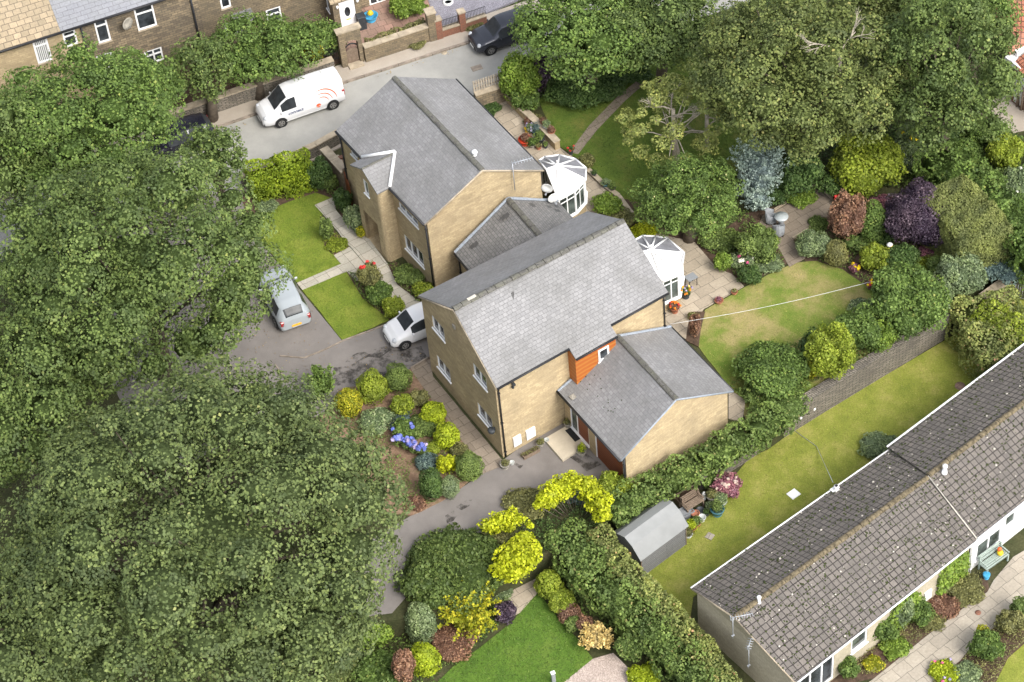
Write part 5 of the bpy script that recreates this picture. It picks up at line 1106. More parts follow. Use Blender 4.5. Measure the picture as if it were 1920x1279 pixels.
    b = MB(); b.box((x1-.02, 0, .42), (.08, W_*1.25, .16)); b.build('grille', M['black'], root, local=True)
    b = MB(); b.box((x1+.028, 0, .42), (.015, .5, .11)); b.build('number_plate', M['plate_w'], root, local=True)
    rs = interp(st, x0+.1)
    b = MB(); b.box((x0-.02, 0, rs[0]+(rs[1]-rs[0])*.42), (.02, .52, .12)); b.build('number_plate', M['plate_y'], root, local=True)
    for sg in (1, -1): b = MB(); b.box((x0+.10, sg*rs[2]*.86, rs[1]-.12), (.2, .2, .30 if cat != 'van' else .5)); b.build('tail_light', M['tail'], root, local=True, bevel=.03)
    wsx = [g_ for g_ in glass if g_[3] == 'windscreen'][0][2]
    for sg in (1, -1):
        mw = interp(st, wsx-.25); b = MB(); b.box((wsx-.35, sg*(mw[2]+.08), mw[1]+.06), (.09, .15, .13)); b.tube([(wsx-.35, sg*(mw[2]-.06), mw[1]), (wsx-.35, sg*(mw[2]+.06), mw[1]+.05)], .03, 6); b.build('wing_mirror', M[paint], root, local=True, bevel=.02)
    if extras: extras(root, st)
    return root
def yaw_px(a, b_): p, q = G(*a), G(*b_); d = q-p; return math.atan2(d.y, d.x)
# van: nose to the left
st_van = [(-2.60, .42, 1.05, .80, 1.84, .62), (-2.54, .30, 1.10, .90, 1.90, .74), (-1.0, .24, 1.12, .96, 1.96, .76), (.6, .24, 1.12, .96, 1.95, .76), (.98, .24, 1.11, .96, 1.90, .74), (1.30, .24, 1.10, .96, 1.66, .70), (1.72, .24, 1.08, .95, 1.28, .70), (1.95, .24, 1.04, .93, 1.14, .72), (2.35, .26, .94, .89, 1.02, .68), (2.58, .28, .78, .80, .84, .58), (2.68, .34, .60, .66, .64, .46)]
def van_extras(root, st):
    s_ = 1  # the side seen is local +y (left)
    def side(x, z, off=.004):
        zl, zb, w, zr, wr_ = interp(st, x); zm = zl+(zb-zl)*.5
        pr = [(zl+.1, w*.975), (zm, w), (zb-.08, w*.985), (zb, w*.955), (zr-(zr-zb)*.12, wr_+(w*.955-wr_)*.12)]
        for (za, ya), (zb_, yb) in zip(pr, pr[1:]):
            if za <= z <= zb_: return Vector((x, (ya+(yb-ya)*(z-za)/(zb_-za)+off), z))
        return Vector((x, pr[-1][1]+off, z))
    def arc(cx, cz, r0, a0, a1, w0):
        b = MB(); n = 18
        for i in range(n):
            t0_, t1_ = a0+(a1-a0)*i/n, a0+(a1-a0)*(i+1)/n; ww = w0*math.sin(math.pi*(i+.5)/n)**.6+.01
            P4 = [side(cx+math.cos(t)*(r0+o_), cz+math.sin(t)*(r0+o_)) for t, o_ in ((t0_, 0), (t1_, 0), (t1_, ww), (t0_, ww))]
            b.add(P4, [(0, 1, 2, 3)]); 
        b.build('stripe', M['orange'], root, local=True)
    cx, cz = -.95, .70
    arc(cx-.12, cz, .98, 1.3, 3.0, .07); arc(cx-.1, cz, .72, 1.3, 2.9, .055); arc(cx-.1, cz, .48, 1.3, 2.8, .045)
    b = MB(); b.add([side(cx+.12+math.cos(t)*.15, cz+math.sin(t)*.15) for t in [i*math.pi/8 for i in range(16)]], [tuple(range(16))]); b.build('dot', M['orange'], root, local=True)
    cu = bpy.data.curves.new('t', 'FONT'); cu.body = 'connect'; cu.size = .30; cu.shear = .25; cu.extrude = .003; cu.offset = .006; ob = bpy.data.objects.new('t', cu); COL.objects.link(ob); bpy.context.view_layer.update()
    me = bpy.data.meshes.new_from_object(ob.evaluated_get(bpy.context.evaluated_depsgraph_get())); bpy.data.objects.remove(ob)
    me.materials.clear(); me.materials.append(M['navy'])
    for v_ in me.vertices: x, y = v_.co.x, v_.co.y; P = side(1.12-x, .76+y, .006+v_.co.z); v_.co = P
    o = link('lettering', me, root)
    b = MB(); b.box((-1.85, -.35, 1.995), (.42, .34, .03)); b.build('roof_vent', M['white_dull'], root, local=True, bevel=.01)
    for sg in (1, -1): b = MB(); b.box((2.54, sg*.58, .40), (.18, .36, .2)); b.build('bumper_inset', M['black'], root, local=True, bevel=.02)
    b = MB(); b.box((0, .955, .34), (2.6, .03, .03)); b.box((-.6, .965, .66), (1.7, .012, .012)); b.build('side_trim', M['white_dull'], root, local=True)
    b = MB(); b.lathe((.55, .45, 1.0), [(.1, -.02), (.18, .1), (.2, .3), (.05, .45)], 8); b.build('seat', M['red'], root, local=True)
yv = yaw_px((628, 196), (524, 232))
vehicle('white_van', 'white panel van with orange arcs on its side parked on the road', 'van', 566, 205, yv, st_van, [('top', 1.0, 1.86, 'windscreen'), ('side', .50, 1.45, 's')], 'van_white', (-1.72, 1.62), .335, .90, extras=van_extras, rim='alloy')
st_suv = [(-2.15, .4, .85, .72, .95, .5), (-2.05, .28, .95, .84, 1.22, .55), (-1.75, .24, .98, .90, 1.50, .58), (-1.2, .22, .98, .92, 1.60, .62), (.0, .22, .96, .92, 1.62, .62), (.4, .22, .95, .92, 1.55, .62), (1.02, .22, .93, .91, 1.04, .70), (1.6, .23, .88, .88, .95, .66), (2.0, .26, .76, .80, .82, .56), (2.15, .32, .60, .66, .64, .46)]
gl_suv = [('top', .38, 1.0, 'windscreen'), ('side', -1.55, -.62, 's'), ('side', -.55, .72, 's'), ('top', -2.1, -1.72, 'rear_window')]
vehicle('dark_car', 'dark grey car parked at the kerb under the top tree', 'car', 948, 74, yv, st_suv, gl_suv, 'dark_paint', (-1.32, 1.32), .33, .93)
vehicle('black_car', 'black car on the road mostly hidden by tree crowns, left of the van', 'car', 336, 276, yv, st_suv, gl_suv, 'black_paint', (-1.32, 1.32), .32, .93)
vehicle('silver_car', 'silver hatchback with yellow rear plate parked beside the front lawn', 'car', 534, 572, yaw_px((560, 620), (515, 530)), st_suv, gl_suv, 'silver', (-1.32, 1.32), .33, .95)
st_city = [(-1.75, .4, .85, .66, .95, .46), (-1.68, .26, .92, .74, 1.25, .52), (-1.45, .22, .95, .79, 1.42, .55), (-.9, .2, .94, .80, 1.50, .56), (.0, .2, .91, .80, 1.50, .56), (.42, .2, .89, .80, 1.40, .56), (1.0, .2, .86, .79, 1.02, .60), (1.35, .22, .80, .76, .88, .58), (1.66, .26, .66, .68, .70, .46), (1.78, .32, .52, .56, .56, .38)]
vehicle('white_car', 'small white hatchback with its nose out beside the nearer house', 'car', 787, 622, yaw_px((838, 606), (752, 640)), st_city, [('top', .38, .98, 'windscreen'), ('side', -1.35, -.55, 's'), ('side', -.48, .66, 's'), ('top', -1.7, -1.42, 'rear_window')], 'van_white', (-1.15, 1.12), .29, .97)

# ================================================================== GARDEN THINGS
# shed
def shed():
    z = LOW; zs = z+1.62; zrr = z+2.15
    # corners of eaves/ground
    a, c_ = G(1204, 1083, z), G(1286, 1022, z); d = (c_-a).normalized(); n = Vector((-d.y, d.x, 0)); far = G(1156, 1018, z+.6); Wd = max(1.6, min(2.6, (far-a).dot(n)))
    Ls = (c_-a).length; root = empty('garden_shed', (a.x, a.y, z), 0, 'grey painted timber shed with felted gambrel roof beside the hedge', 'shed')
    def P(s, w_, zz): q = a+d*s+n*w_; return Vector((q.x, q.y, zz))
    H1, H2, H3 = z+1.45, z+2.0, z+2.2; W2 = Wd
    b = MB(yaw=math.atan2(d.y, d.x))
    sec = [(0, z+.03), (0, H1), (W2*.24, H2-.06), (W2*.5, H3-.05), (W2*.76, H2-.06), (W2, H1), (W2, z+.03)]
    for s_ in (0, Ls): q = [P(s_, w_, zz) for w_, zz in sec]; b.poly(q if s_ == 0 else q[::-1])
    b.poly([P(0, 0, z+.03), P(Ls, 0, z+.03), P(Ls, 0, H1), P(0, 0, H1)]); b.poly([P(Ls, W2, z+.03), P(0, W2, z+.03), P(0, W2, H1), P(Ls, W2, H1)])
    b.build('boards', M['grey_timber'], root)
    b = MB(yaw=math.atan2(d.y, d.x)); o_ = .12; pr = [(-.10, H1-.04), (W2*.24, H2), (W2*.5, H3), (W2*.76, H2), (W2+.10, H1-.04)]
    for (w0, h0), (w1, h1) in zip(pr, pr[1:]): b.slab([P(-o_, w0, h0), P(Ls+o_, w0, h0), P(Ls+o_, w1, h1), P(-o_, w1, h1)], .035)
    b.build('roof', M['felt'], root)
    b = MB()
    for s_ in (-.015, Ls+.015):
        for w_ in (0, W2): q = P(s_, w_, z+.74); b.box(tuple(q), (.03, .07, 1.42), math.atan2(d.y, d.x))
    b.build('corner_trim', M['timber'], root)
shed()
def pot(label, u, v, r, h, z0=0, mat='terracotta', plant=None, leaf=.06, pr=None, group='plant pots', petals=None, name='plant_pot', rim=True, ph=1.0):
    p = G(u, v, z0+h*.6); root = empty(name, (p.x, p.y, z0), 0, label, 'plant pot', group)
    b = MB(); b.lathe((0, 0, .0), [(r*.68, 0), (r*.95, h*.85), (r*1.06, h*.86), (r*1.06, h), (r*.9, h), (r*.86, h*.88)], 16); b.build('pot', M[mat], root, local=True)
    b = MB(); b.lathe((0, 0, h*.8), [(r*.88, 0), (r*.88, h*.06), (r*.3, h*.07)], 14); b.build('compost', M['soil'], root, local=True)
    if plant:
        R_ = pr or r*1.2; lob = [(p.x, p.y, z0+h+R_*.45*ph, R_, R_, R_*.75*ph)]; P, N, T = lobes_leaves(lob, leaf, 1.2, .8, .3, 8, .3, .15); o = leafmesh('plant', P, N, leaf, T, L[plant], core_of(lob, .7), parent=root, origin=(p.x, p.y, z0))
        for pm, cnt, prr in (petals or []):
            ks = RNG.choice(len(P), min(cnt, len(P)), replace=False); flower_heads(root, P[ks], N[ks], P_[pm], prr)
    return root
gp = 'pots beside the grey shed'
pot('small terracotta pot with soil between two dark pots by the shed', 1304, 965, .20, .3, LOW, 'terracotta', group=gp)
pot('dark pot with white rim and bare soil by the shed', 1316, 972, .19, .28, LOW, 'pot_pale', group=gp)
pot('black pot touching the bench end', 1313, 958, .18, .28, LOW, 'pot_dark', group=gp)
pot('round grey pot right of the bare pots near the lawn', 1331, 952, .18, .28, LOW, 'pot_grey', 'sage', group=gp)
pot('large green glazed planter with leafy plant at the lawn edge', 1345, 958, .32, .42, LOW, 'pot_blue', 'box', group=gp, pr=.34)
pot('buff square looking pot of pale foliage behind the green planter', 1352, 942, .28, .35, LOW, 'pot_pale', 'varieg', group=gp)
pot('old chimney pot planter under the pink shrub', 1335, 933, .26, .42, LOW, 'pot_grey', 'olive', group=gp)
pot('terracotta pot of low green plants at the shed corner', 1305, 982, .24, .26, LOW, 'terracotta', 'box', group=gp)
pot('shallow orange pot with yellow green plant beside the shed wall', 1296, 990, .26, .26, LOW, 'terracotta', 'lime', group=gp)
pot('pale bowl of drooping leaves closest to the shed door end', 1290, 1003, .22, .2, LOW, 'pot_pale', 'olive', group=gp)
pot('small pot of dark green sprigs in front of the bench', 1325, 963, .14, .22, LOW, 'pot_dark', 'deep', group=gp)
def box_planter(name, label, cat, a, c, w, h, z0, mat, fill='soil', yaw=None, group=None, plant=None):
    p, q = G(*a, z0), G(*c, z0); d = q-p; y = math.atan2(d.y, d.x); m_ = (p+q)/2; root = empty(name, (m_.x, m_.y, z0), y, label, cat, group); Ln = d.length; b = MB()
    for sg in (1, -1): b.box((0, sg*w/2, h/2), (Ln, .035, h)); b.box((sg*(Ln/2-.02), 0, h/2), (.035, w-.04, h*.98))
    b.build('sides', M[mat], root, local=True); b = MB(); b.box((0, 0, h*.4), (Ln-.08, w-.05, h*.8)); b.build('compost', M[fill], root, local=True)
    if plant:
        lob = [((p.lerp(q, t)).x, (p.lerp(q, t)).y, z0+h, .2, w*.4, .14) for t in (.15, .38, .62, .85)]; P, N, T = lobes_leaves(lob, .05, .8, .8, .3, 6, .3, .2); o = leafmesh('plants', P-np.array([m_.x, m_.y, z0]), N, .05, T, L[plant], parent=root, origin=(0, 0, 0)); o.rotation_euler.z = -y
    return root
box_planter('timber_planter', 'long empty timber planter full of soil against the hedge by the shed', 'planter', (1268, 946), (1306, 926), .5, .4, LOW, 'timber')
box_planter('trough', 'wooden trough of small plants below the white meter boxes', 'planter', (980, 860), (1010, 844), .26, .22, 0, 'timber', plant='olive')
box_planter('slate_trough', 'grey slab topped trough in front of the timber planter', 'planter', (1276, 972), (1297, 960), .5, .35, LOW, 'rattan', 'rattan')
# old bench by shed
def bench(name, label, a, c, z0, dep, mat, backside=1, legc=None):
    p, q = G(*a, z0), G(*c, z0); d = q-p; y = math.atan2(d.y, d.x); m_ = (p+q)/2; Ln = d.length; root = empty(name, (m_.x, m_.y, z0), y, label, 'bench')
    b = MB(yaw=0)
    for k in range(5): b.box((0, -dep/2+dep*(k+.5)/5, .43), (Ln, dep/5-.018, .03))
    b.build('seat', M[mat], root, local=True); b = MB(yaw=0)
    for k in range(4): b.box((0, backside*(dep/2+.04+.03*k), .52+.1*k), (Ln, .025, .085))
    b.build('backrest', M[mat], root, local=True)
    for sx in (1, -1):
        for sy in (1, -1):
            b = MB(); hh = .42 if sy != backside else .9; b.box((sx*(Ln/2-.05), sy*(dep/2+(.03 if sy == backside else -.04)), hh/2), (.07, .07, hh)); b.build('leg', M[legc or mat], root, local=True)
        b = MB(); b.box((sx*(Ln/2-.04), 0, .64), (.06, dep, .04)); b.build('armrest', M[mat], root, local=True)
    return root
bench('garden_bench', 'weathered slatted bench half hidden behind pots by the shed', (1284, 964), (1316, 944), LOW, .42, 'timber')
bench('pale_bench', 'pale green garden bench under the bungalow windows with a toy on it', (1842, 1075), (1884, 1045), LOW, .5, 'bench', 1, 'bench')
p = G(1875, 1038, LOW+.5); root = empty('garden_toy', (p.x, p.y, LOW+.45), 0, 'small orange and yellow toy sitting on the pale green bench', 'toy'); b = MB(); b.lathe((0, 0, 0), [(.06, 0), (.14, .05), (.15, .16), (.06, .24)], 12); b.build('body', M['yellow'], root, local=True); b = MB(); b.lathe((-.03, .05, .22), [(.05, 0), (.11, .06), (.10, .14), (.02, .2)], 12); b.build('head', M['orange'], root, local=True)
b = MB(); p = G(1849, 1084, LOW); b.lathe((p.x, p.y, LOW), [(.12, 0), (.16, .2), (.17, .3), (.14, .3)], 12); b.tube([(p.x-.16, p.y, LOW+.28), (p.x, p.y, LOW+.48), (p.x+.16, p.y, LOW+.28)], .012, 5); o = b.build('blue_bucket', M['blue']); tag(o, 'blue bucket at the left foot of the pale green bench', 'bucket')
# rattan set
def rattan_chair(label, u, v, yaw):
    p = G(u, v, .35); root = empty('rattan_chair', (p.x, p.y, .065), yaw, label, 'chair', 'grey rattan chairs on the upper patio')
    b = MB(); b.box((0, 0, .30), (.52, .50, .30)); b.build('seat', M['rattan'], root, local=True, bevel=.03)
    b = MB(); ring = []
    n = 9
    for k in range(n):
        t = -math.pi*.62+math.pi*1.24*k/(n-1); x, y = -math.cos(t)*.30, math.sin(t)*.30; h = .62+.24*max(0, math.cos(t)); ring.append((x, y, h))
    for k in range(n-1):
        (x, y, h), (x2, y2, h2) = ring[k], ring[k+1]; b.add([(x, y, .12), (x2, y2, .12), (x2*1.08, y2*1.08, h2), (x*1.08, y*1.08, h), (x*.88, y*.88, .12), (x2*.88, y2*.88, .12), (x2*.95, y2*.95, h2), (x*.95, y*.95, h)], [(0, 1, 2, 3), (7, 6, 5, 4), (3, 2, 6, 7)], 0, True)
    b.build('backrest', M['rattan'], root, local=True)
    for sx in (1, -1):
        for sy in (1, -1): b = MB(); b.tube([(sx*.2, sy*.2, 0), (sx*.21, sy*.21, .18)], .025, 6); b.build('leg', M['pot_dark'], root, local=True)
rattan_chair('grey rattan chair left of the round table, back to the blue conifer', 1446, 409, -.2)
rattan_chair('grey rattan chair nearest the camera below the round table', 1460, 432, 1.5)
p = G(1465, 408, .7); root = empty('round_table', (p.x, p.y, .065), 0, 'round frosted glass garden table between two grey rattan chairs', 'table'); b = MB(); b.lathe((0, 0, 0), [(.34, .68), (.36, .70), (.36, .72), (.02, .725)], 28); b.build('tabletop', M['tabletop'], root, local=True)
b = MB(); b.lathe((0, 0, 0), [(.2, 0), (.12, .3), (.28, .67)], 16); b.build('pedestal', M['rattan'], root, local=True)
# step, mat and pots at the front door
s_ = [G(1020, 827), G(1070, 798), G(1100, 838), G(1055, 867)]
b = MB(yaw=.495); b.slab([Vector((q.x, q.y, .16)) for q in [s_[0], s_[3], s_[2], s_[1]]], .15); o = b.build('door_step', M['step']); tag(o, 'wide cream paved step in front of the brown front door', 'step')
p = G(1078, 813, .17); b = MB(); b.box((p.x, p.y, .176), (.85, .55, .02), 2.06); o = b.build('door_mat', M['black']); tag(o, 'black mat on the cream step', 'door mat')
pot('square looking stone pot with a small clipped conifer beside the cream step', 1090, 848, .23, .26, 0, 'pot_grey', 'lime', pr=.2, ph=1.9, group='pots by the garage door')
pot('small stone pot at the left corner of the cream step', 1025, 826, .12, .2, 0, 'pot_pale', group='pots by the garage door')
pot('low round pot of thyme like growth between trough and cream step', 1013, 832, .2, .18, 0, 'pot_grey', 'olive', pr=.2, group='pots by the garage door')
pot('squat pale planter under the black drainpipe at the house corner', 947, 872, .24, .3, 0, 'pot_grey', 'olive', pr=.18, group='pots by the garage door')
pot('pot with grey stones right of the corner planter', 960, 868, .12, .16, 0, 'pot_pale', group='pots by the garage door')
pot('urn of mixed plants in the corner by the glazed side light', 1064, 797, .16, .4, 0.02, 'pot_grey', 'olive', pr=.18, group='pots by the garage door')
gp = 'pots behind the farther house'
pot('red bowl nearest the roof edge on the patio behind the farther house', 985, 264, .36, .34, .05, 'red', 'russet', group=gp, pr=.3)
pot('dark grey pot with green herb in the patio cluster', 1012, 262, .26, .42, .05, 'pot_dark', 'box', group=gp)
pot('low green leafy pot left of the dark grey pot', 998, 272, .2, .22, .05, 'pot_grey', 'fresh', group=gp, pr=.32)
pot('small terracotta pot closest to the conservatory in the cluster', 1010, 276, .15, .2, .05, 'terracotta', 'olive', group=gp)
pot('tiny pot on the right of the patio cluster', 1023, 274, .13, .2, .05, 'pot_dark', 'box', group=gp)
pot('blue grey pot at the back of the patio cluster', 1006, 246, .26, .3, .05, 'pot_blue', 'bluedark', group=gp)
pot('pot with trailing violet flowers beside the yellow one', 995, 244, .22, .28, .05, 'pot_dark', 'sage', group=gp, petals=[('lilac', 8, .06)])
pot('bright yellow pot in the patio cluster', 988, 243, .14, .3, .05, 'yellow', group=gp)
pot('pot of rust coloured sprigs up against the roof edge, top of the cluster', 991, 231, .2, .25, .05, 'terracotta', 'russet', group=gp)
pot('pale round pot on the block wall by the shaded lawn', 1025, 238, .2, .26, .5, 'pot_pale', 'sage', group=gp)
pot('terracotta pot at the foot of the block wall, lawn side', 1034, 248, .2, .26, .4, 'terracotta', 'russet', group=gp)
pot('pot of red flowers at the corner of the lawn path', 1070, 284, .15, .3, .05, 'pot_dark', 'deep', group=gp, petals=[('red', 6, .07)])
pot('pot of russet leaves on the block wall by the tall shrub', 1018, 230, .16, .22, .5, 'terracotta', 'russet', group=gp)
gp = 'pots by the second conservatory'
pot('purple pot brimming with orange, yellow and violet flowers by the conservatory door', 1286, 552, .23, .36, .07, 'pot_dark', 'box', group=gp, petals=[('yellow', 8, .07), ('orange', 8, .07), ('lilac', 12, .07)])
pot('pot of red and orange begonias against the dwarf wall', 1265, 580, .22, .32, .07, 'terracotta', 'russet', group=gp, petals=[('orange', 14, .07), ('red', 8, .07)])
pot('oval pinkish bowl at the patio and lawn edge', 1348, 564, .22, .16, .07, 'terracotta', 'pink', group=gp, pr=.16)
pot('small earthenware bowl farther along the patio edge', 1377, 548, .17, .16, .07, 'terracotta', 'olive', group=gp, pr=.13)
pot('black pot at the back corner of the patio under the tree', 1297, 440, .26, .4, .07, 'pot_dark', 'deep', group=gp)
gp = 'pots on the edging by the shaded lawn'
pot('small black pot on the edging near the first conservatory', 1114, 327, .13, .26, .1, 'pot_dark', 'deep', group=gp)
pot('larger dark green pot on the edging', 1136, 346, .2, .26, .1, 'pot_blue', 'sage', group=gp)
pot('dark pot touching the larger green one on the edging', 1148, 353, .18, .26, .1, 'pot_dark', 'box', group=gp)
# small furniture by second conservatory
p = G(1296, 528, .3); root = empty('folding_table', (p.x, p.y, .07), .5, 'small dark metal table standing beside the second conservatory', 'table'); b = MB(); b.box((0, 0, .55), (.55, .45, .03)); b.build('tabletop', M['rattan'], root, local=True)
for sx in (1, -1):
    for sy in (1, -1): b = MB(); b.tube([(sx*.22, sy*.18, 0), (sx*.22, sy*.18, .54)], .02, 6); b.build('leg', M['black'], root, local=True)
# washing line
pa, pb = G(1256, 608, 1.9), G(1642, 526, 1.9); pts = [pa.lerp(pb, k/20)-Vector((0, 0, .22*math.sin(math.pi*k/20))) for k in range(21)]
b = MB(); b.tube(pts, .010, 5); o = b.build('washing_line', M['white_dull']); tag(o, 'white washing line stretched over the dry lawn', 'washing line')
b = MB(); b.tube([(pb.x, pb.y, 0), (pb.x, pb.y, 2.0)], .035, 8); o = b.build('line_post', M['galv']); tag(o, 'thin post holding the far end of the washing line', 'post')
pts = [G(1488, 806, LOW+.1), G(1510, 822, LOW+.05), G(1531, 837, LOW+.05), G(1545, 868, LOW+.4), G(1562, 905, .9)]; b = MB(); b.tube(pts, .013, 5); o = b.build('cable', M['galv']); tag(o, 'loose grey cable from the stone wall across the long lawn to the roof edge', 'cable')
# slabs, covers, lamps, post
def flat(name, label, cat, u, v, w_, d_, z0, mat, yaw=.585, disc=False):
    p = G(u, v, z0); b = MB(yaw=yaw)
    if disc: b.lathe((p.x, p.y, z0), [(w_, 0), (w_, .03), (w_*.1, .032)], 20)
    else: b.box((p.x, p.y, z0+.02), (w_, d_, .04), yaw)
    o = b.build(name, M[mat]); tag(o, label, cat)
flat('manhole_cover', 'white square cover in the middle of the long lawn', 'cover', 1488, 927, .5, .45, LOW+.03, 'white')
flat('stepping_slab', 'small pinkish slab in the grass near the shed pots', 'slab', 1331, 1006, .34, .34, LOW+.03, 'flags', .9)
flat('drain_cover', 'pinkish disc in the grass at the far end of the long lawn', 'cover', 1800, 724, .25, .2, LOW+.03, 'paviours', disc=True)
flat('drain_cover', 'dark round drain in the bungalow path', 'cover', 1834, 1149, .13, .2, LOW+.042, 'brick_red', disc=True)
flat('drain_cover', 'pale round cover in the road near the kerb', 'cover', 833, 99, .17, .2, .014, 'coping', disc=True)
flat('manhole_cover', 'worn rectangular cover in the road ahead of the dark grey car', 'cover', 894, 128, .6, .4, 0.0, 'kerb', RY)
for k, (uu, vv, lb) in enumerate([(1501, 781, 'left of the two white lamps on the drystone wall'), (1526, 765, 'right of the two white lamps on the drystone wall')]):
    p = G(uu, vv, LOW+.75); root = empty('wall_lamp', p, 0, lb, 'lamp', 'white lamps on the drystone wall'); b = MB(); b.lathe((0, 0, -.1), [(.04, -.1), (.09, 0), (.09, .12), (.04, .16)], 12); b.build('shade', M['white'], root, local=True); b = MB(); b.tube([(0, .25, -.02), (0, 0, .02)], .02, 6); b.lathe((0, 0, .06), [(.05, 0), (.05, .03)], 10); b.build('bracket', M['black'], root, local=True)
p = G(1037, 1266, LOW+.6); b = MB(); b.box((p.x, p.y, LOW+.38), (.17, .13, .76), .3); b.box((p.x, p.y, LOW+.78), (.20, .16, .05), .3, m=1); o = b.build('metal_post', [M['galv'], M['white']]); tag(o, 'short silver bollard standing in the bottom lawn', 'bollard')
# garden ornaments
p = G(1668, 462, .9); b = MB(); b.tube([(p.x, p.y, 0), (p.x, p.y, .85)], .02, 6); b.lathe((p.x, p.y, .85), [(.04, 0), (.15, .12), (.15, .2), (.02, .3)], 10, m=1); b.lathe((p.x+.08, p.y-.1, .98), [(.07, 0), (.07, .04)], 10, m=2); o = b.build('garden_ornament', [M['galv'], M['white'], M['yellow']]); tag(o, 'white and yellow windmill ornament above the round lime bush', 'ornament')
p = G(1320, 928, LOW+.3); b = MB(); b.lathe((p.x, p.y, LOW), [(.1, 0), (.13, .2), (.08, .32), (.11, .42), (.03, .52)], 12); o = b.build('stone_ornament', M['white_dull']); tag(o, 'small white figure ornament by the chimney pot planter', 'ornament')
# paddling bin and bits in the terrace yard
p = G(695, 32, .35); root = empty('toy_tub', (p.x, p.y, .13), 0, 'bright blue tub with toys in the yard beside the white front door', 'tub'); b = MB(); b.lathe((0, 0, 0), [(.28, 0), (.42, .35), (.44, .37), (.38, .35), (.26, .05)], 18); b.build('tub', M['blue'], root, local=True); b = MB(); b.lathe((0, .1, .3), [(.1, 0), (.2, .1), (.12, .25), (.02, .3)], 10); b.build('toys', M['yellow'], root, local=True)
p = G(678, 42, .5); b = MB(); b.box((p.x, p.y, .55), (.45, .5, .85), RY); b.box((p.x, p.y, 1.0), (.5, .56, .07), RY); o = b.build('grey_bin', M['pot_dark'], bevel=.02); tag(o, 'dark wheelie bin between the porch and the blue tub', 'bin')
p = G(840, 3, .2); b = MB(); b.lathe((p.x, p.y, .135), [(.3, 0), (.3, .1), (.2, .1), (.2, 0)], 18); o = b.build('stone_ring', M['white_dull']); tag(o, 'white ring lying on the grey chippings at the top edge', 'ornament')

# ------------------------------------------------------------------ uncountable growth
def in_poly(P, pts):
    x, y = P[:, 0], P[:, 1]; c = np.zeros(len(P), bool); j = len(pts)-1
    for i in range(len(pts)):
        xi, yi, xj, yj = pts[i].x, pts[i].y, pts[j].x, pts[j].y
        c ^= ((yi > y) != (yj > y)) & (x < (xj-xi)*(y-yi)/(yj-yi+1e-12)+xi); j = i
    return c
def cover(name, label, px, leafm, size, per_m2, z0=0, hmax=.03, up=1.2, holes=0., kindcat='grass', wl=1.3):
    pts = [G(u, v, z0) for u, v in px]; xs = [p.x for p in pts]; ys = [p.y for p in pts]; A = (max(xs)-min(xs))*(max(ys)-min(ys)); n = int(A*per_m2)
    P = np.stack([RNG.uniform(min(xs), max(xs), n), RNG.uniform(min(ys), max(ys), n), np.zeros(n)], 1); P = P[in_poly(P, pts)]
    f = np.sin(P[:, 0]*wl*2.1+P[:, 1]*wl)+np.sin(P[:, 1]*wl*2.7-P[:, 0]*wl*.8)+np.sin(P[:, 0]*wl*4.3-P[:, 1]*wl*3.1)*.6; f = (f+2.6)/5.2
    if holes: k = f > holes; P, f = P[k], f[k]
    P[:, 2] = z0+.03+hmax*f*RNG.uniform(.3, 1, len(P)); N = RNG.normal(size=P.shape)*.7+np.array([0, 0, up]); N /= np.linalg.norm(N, axis=1, keepdims=True)
    o = leafmesh(name, P, N, size, np.clip(f+RNG.normal(size=len(f))*.1, 0, 1), leafm, asp=.5); tag(o, label, kindcat, kind='stuff'); return o
L['g1'] = m_leaf('grass_blade', (.10, .15, .022), (.15, .20, .03), (.21, .245, .05), transl=.2)
L['g2'] = m_leaf('grass_blade_dry', (.16, .20, .038), (.24, .245, .065), (.36, .31, .13), transl=.2)
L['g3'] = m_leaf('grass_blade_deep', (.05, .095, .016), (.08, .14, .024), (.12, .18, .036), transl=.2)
cover('grass', 'bright short grass of the upper front lawn', [(470, 424), (492, 400), (545, 378), (592, 362), (590, 386), (605, 402), (600, 425), (612, 468), (626, 480), (638, 496), (557, 530), (492, 457)], L['g1'], .06, 260, .01)
cover('grass', 'bright short grass of the lower front lawn', [(567, 546), (648, 512), (672, 540), (731, 600), (642, 638)], L['g1'], .06, 260, .01)
cover('grass', 'patchy dry grass of the round rear lawn by the washing line', [(1322, 582), (1395, 541), (1440, 517), (1490, 495), (1530, 491), (1580, 507), (1615, 531), (1645, 556), (1600, 700), (1400, 790), (1340, 690), (1310, 650)], L['g2'], .06, 50, .01)
cover('grass', 'yellow green grass of the long lower lawn', [(1290, 1000), (1405, 859), (1600, 740), (1790, 628), (1900, 560), (1990, 700), (1760, 800), (1300, 1120), (1290, 1190), (1190, 1100)], L['g2'], .06, 60, LOW)
cover('grass', 'deep green grass of the bottom lawn', [(800, 1300), (850, 1250), (900, 1215), (962, 1165), (985, 1135), (1010, 1112), (1050, 1165), (1085, 1200), (1112, 1236), (1060, 1285), (900, 1310)], L['g3'], .07, 260, LOW)
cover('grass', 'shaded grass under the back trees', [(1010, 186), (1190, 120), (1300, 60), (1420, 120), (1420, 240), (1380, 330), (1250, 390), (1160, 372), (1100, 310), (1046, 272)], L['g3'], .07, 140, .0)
cover('ground_cover', 'low mixed plants filling the colourful rear bed', [(1480, 450), (1566, 402), (1640, 370), (1760, 380), (1830, 470), (1800, 570), (1700, 620), (1648, 560), (1592, 510), (1515, 488)], L['box'], .11, 160, 0, .35, 1, .38, 'ground cover')
cover('ground_cover', 'low plants between the patios and fruit tree', [(1180, 420), (1300, 445), (1345, 495), (1395, 530), (1470, 492), (1455, 455), (1425, 425), (1400, 400), (1300, 400), (1190, 385)], L['fresh'], .11, 220, 0, .4, 1, .3, 'ground cover')
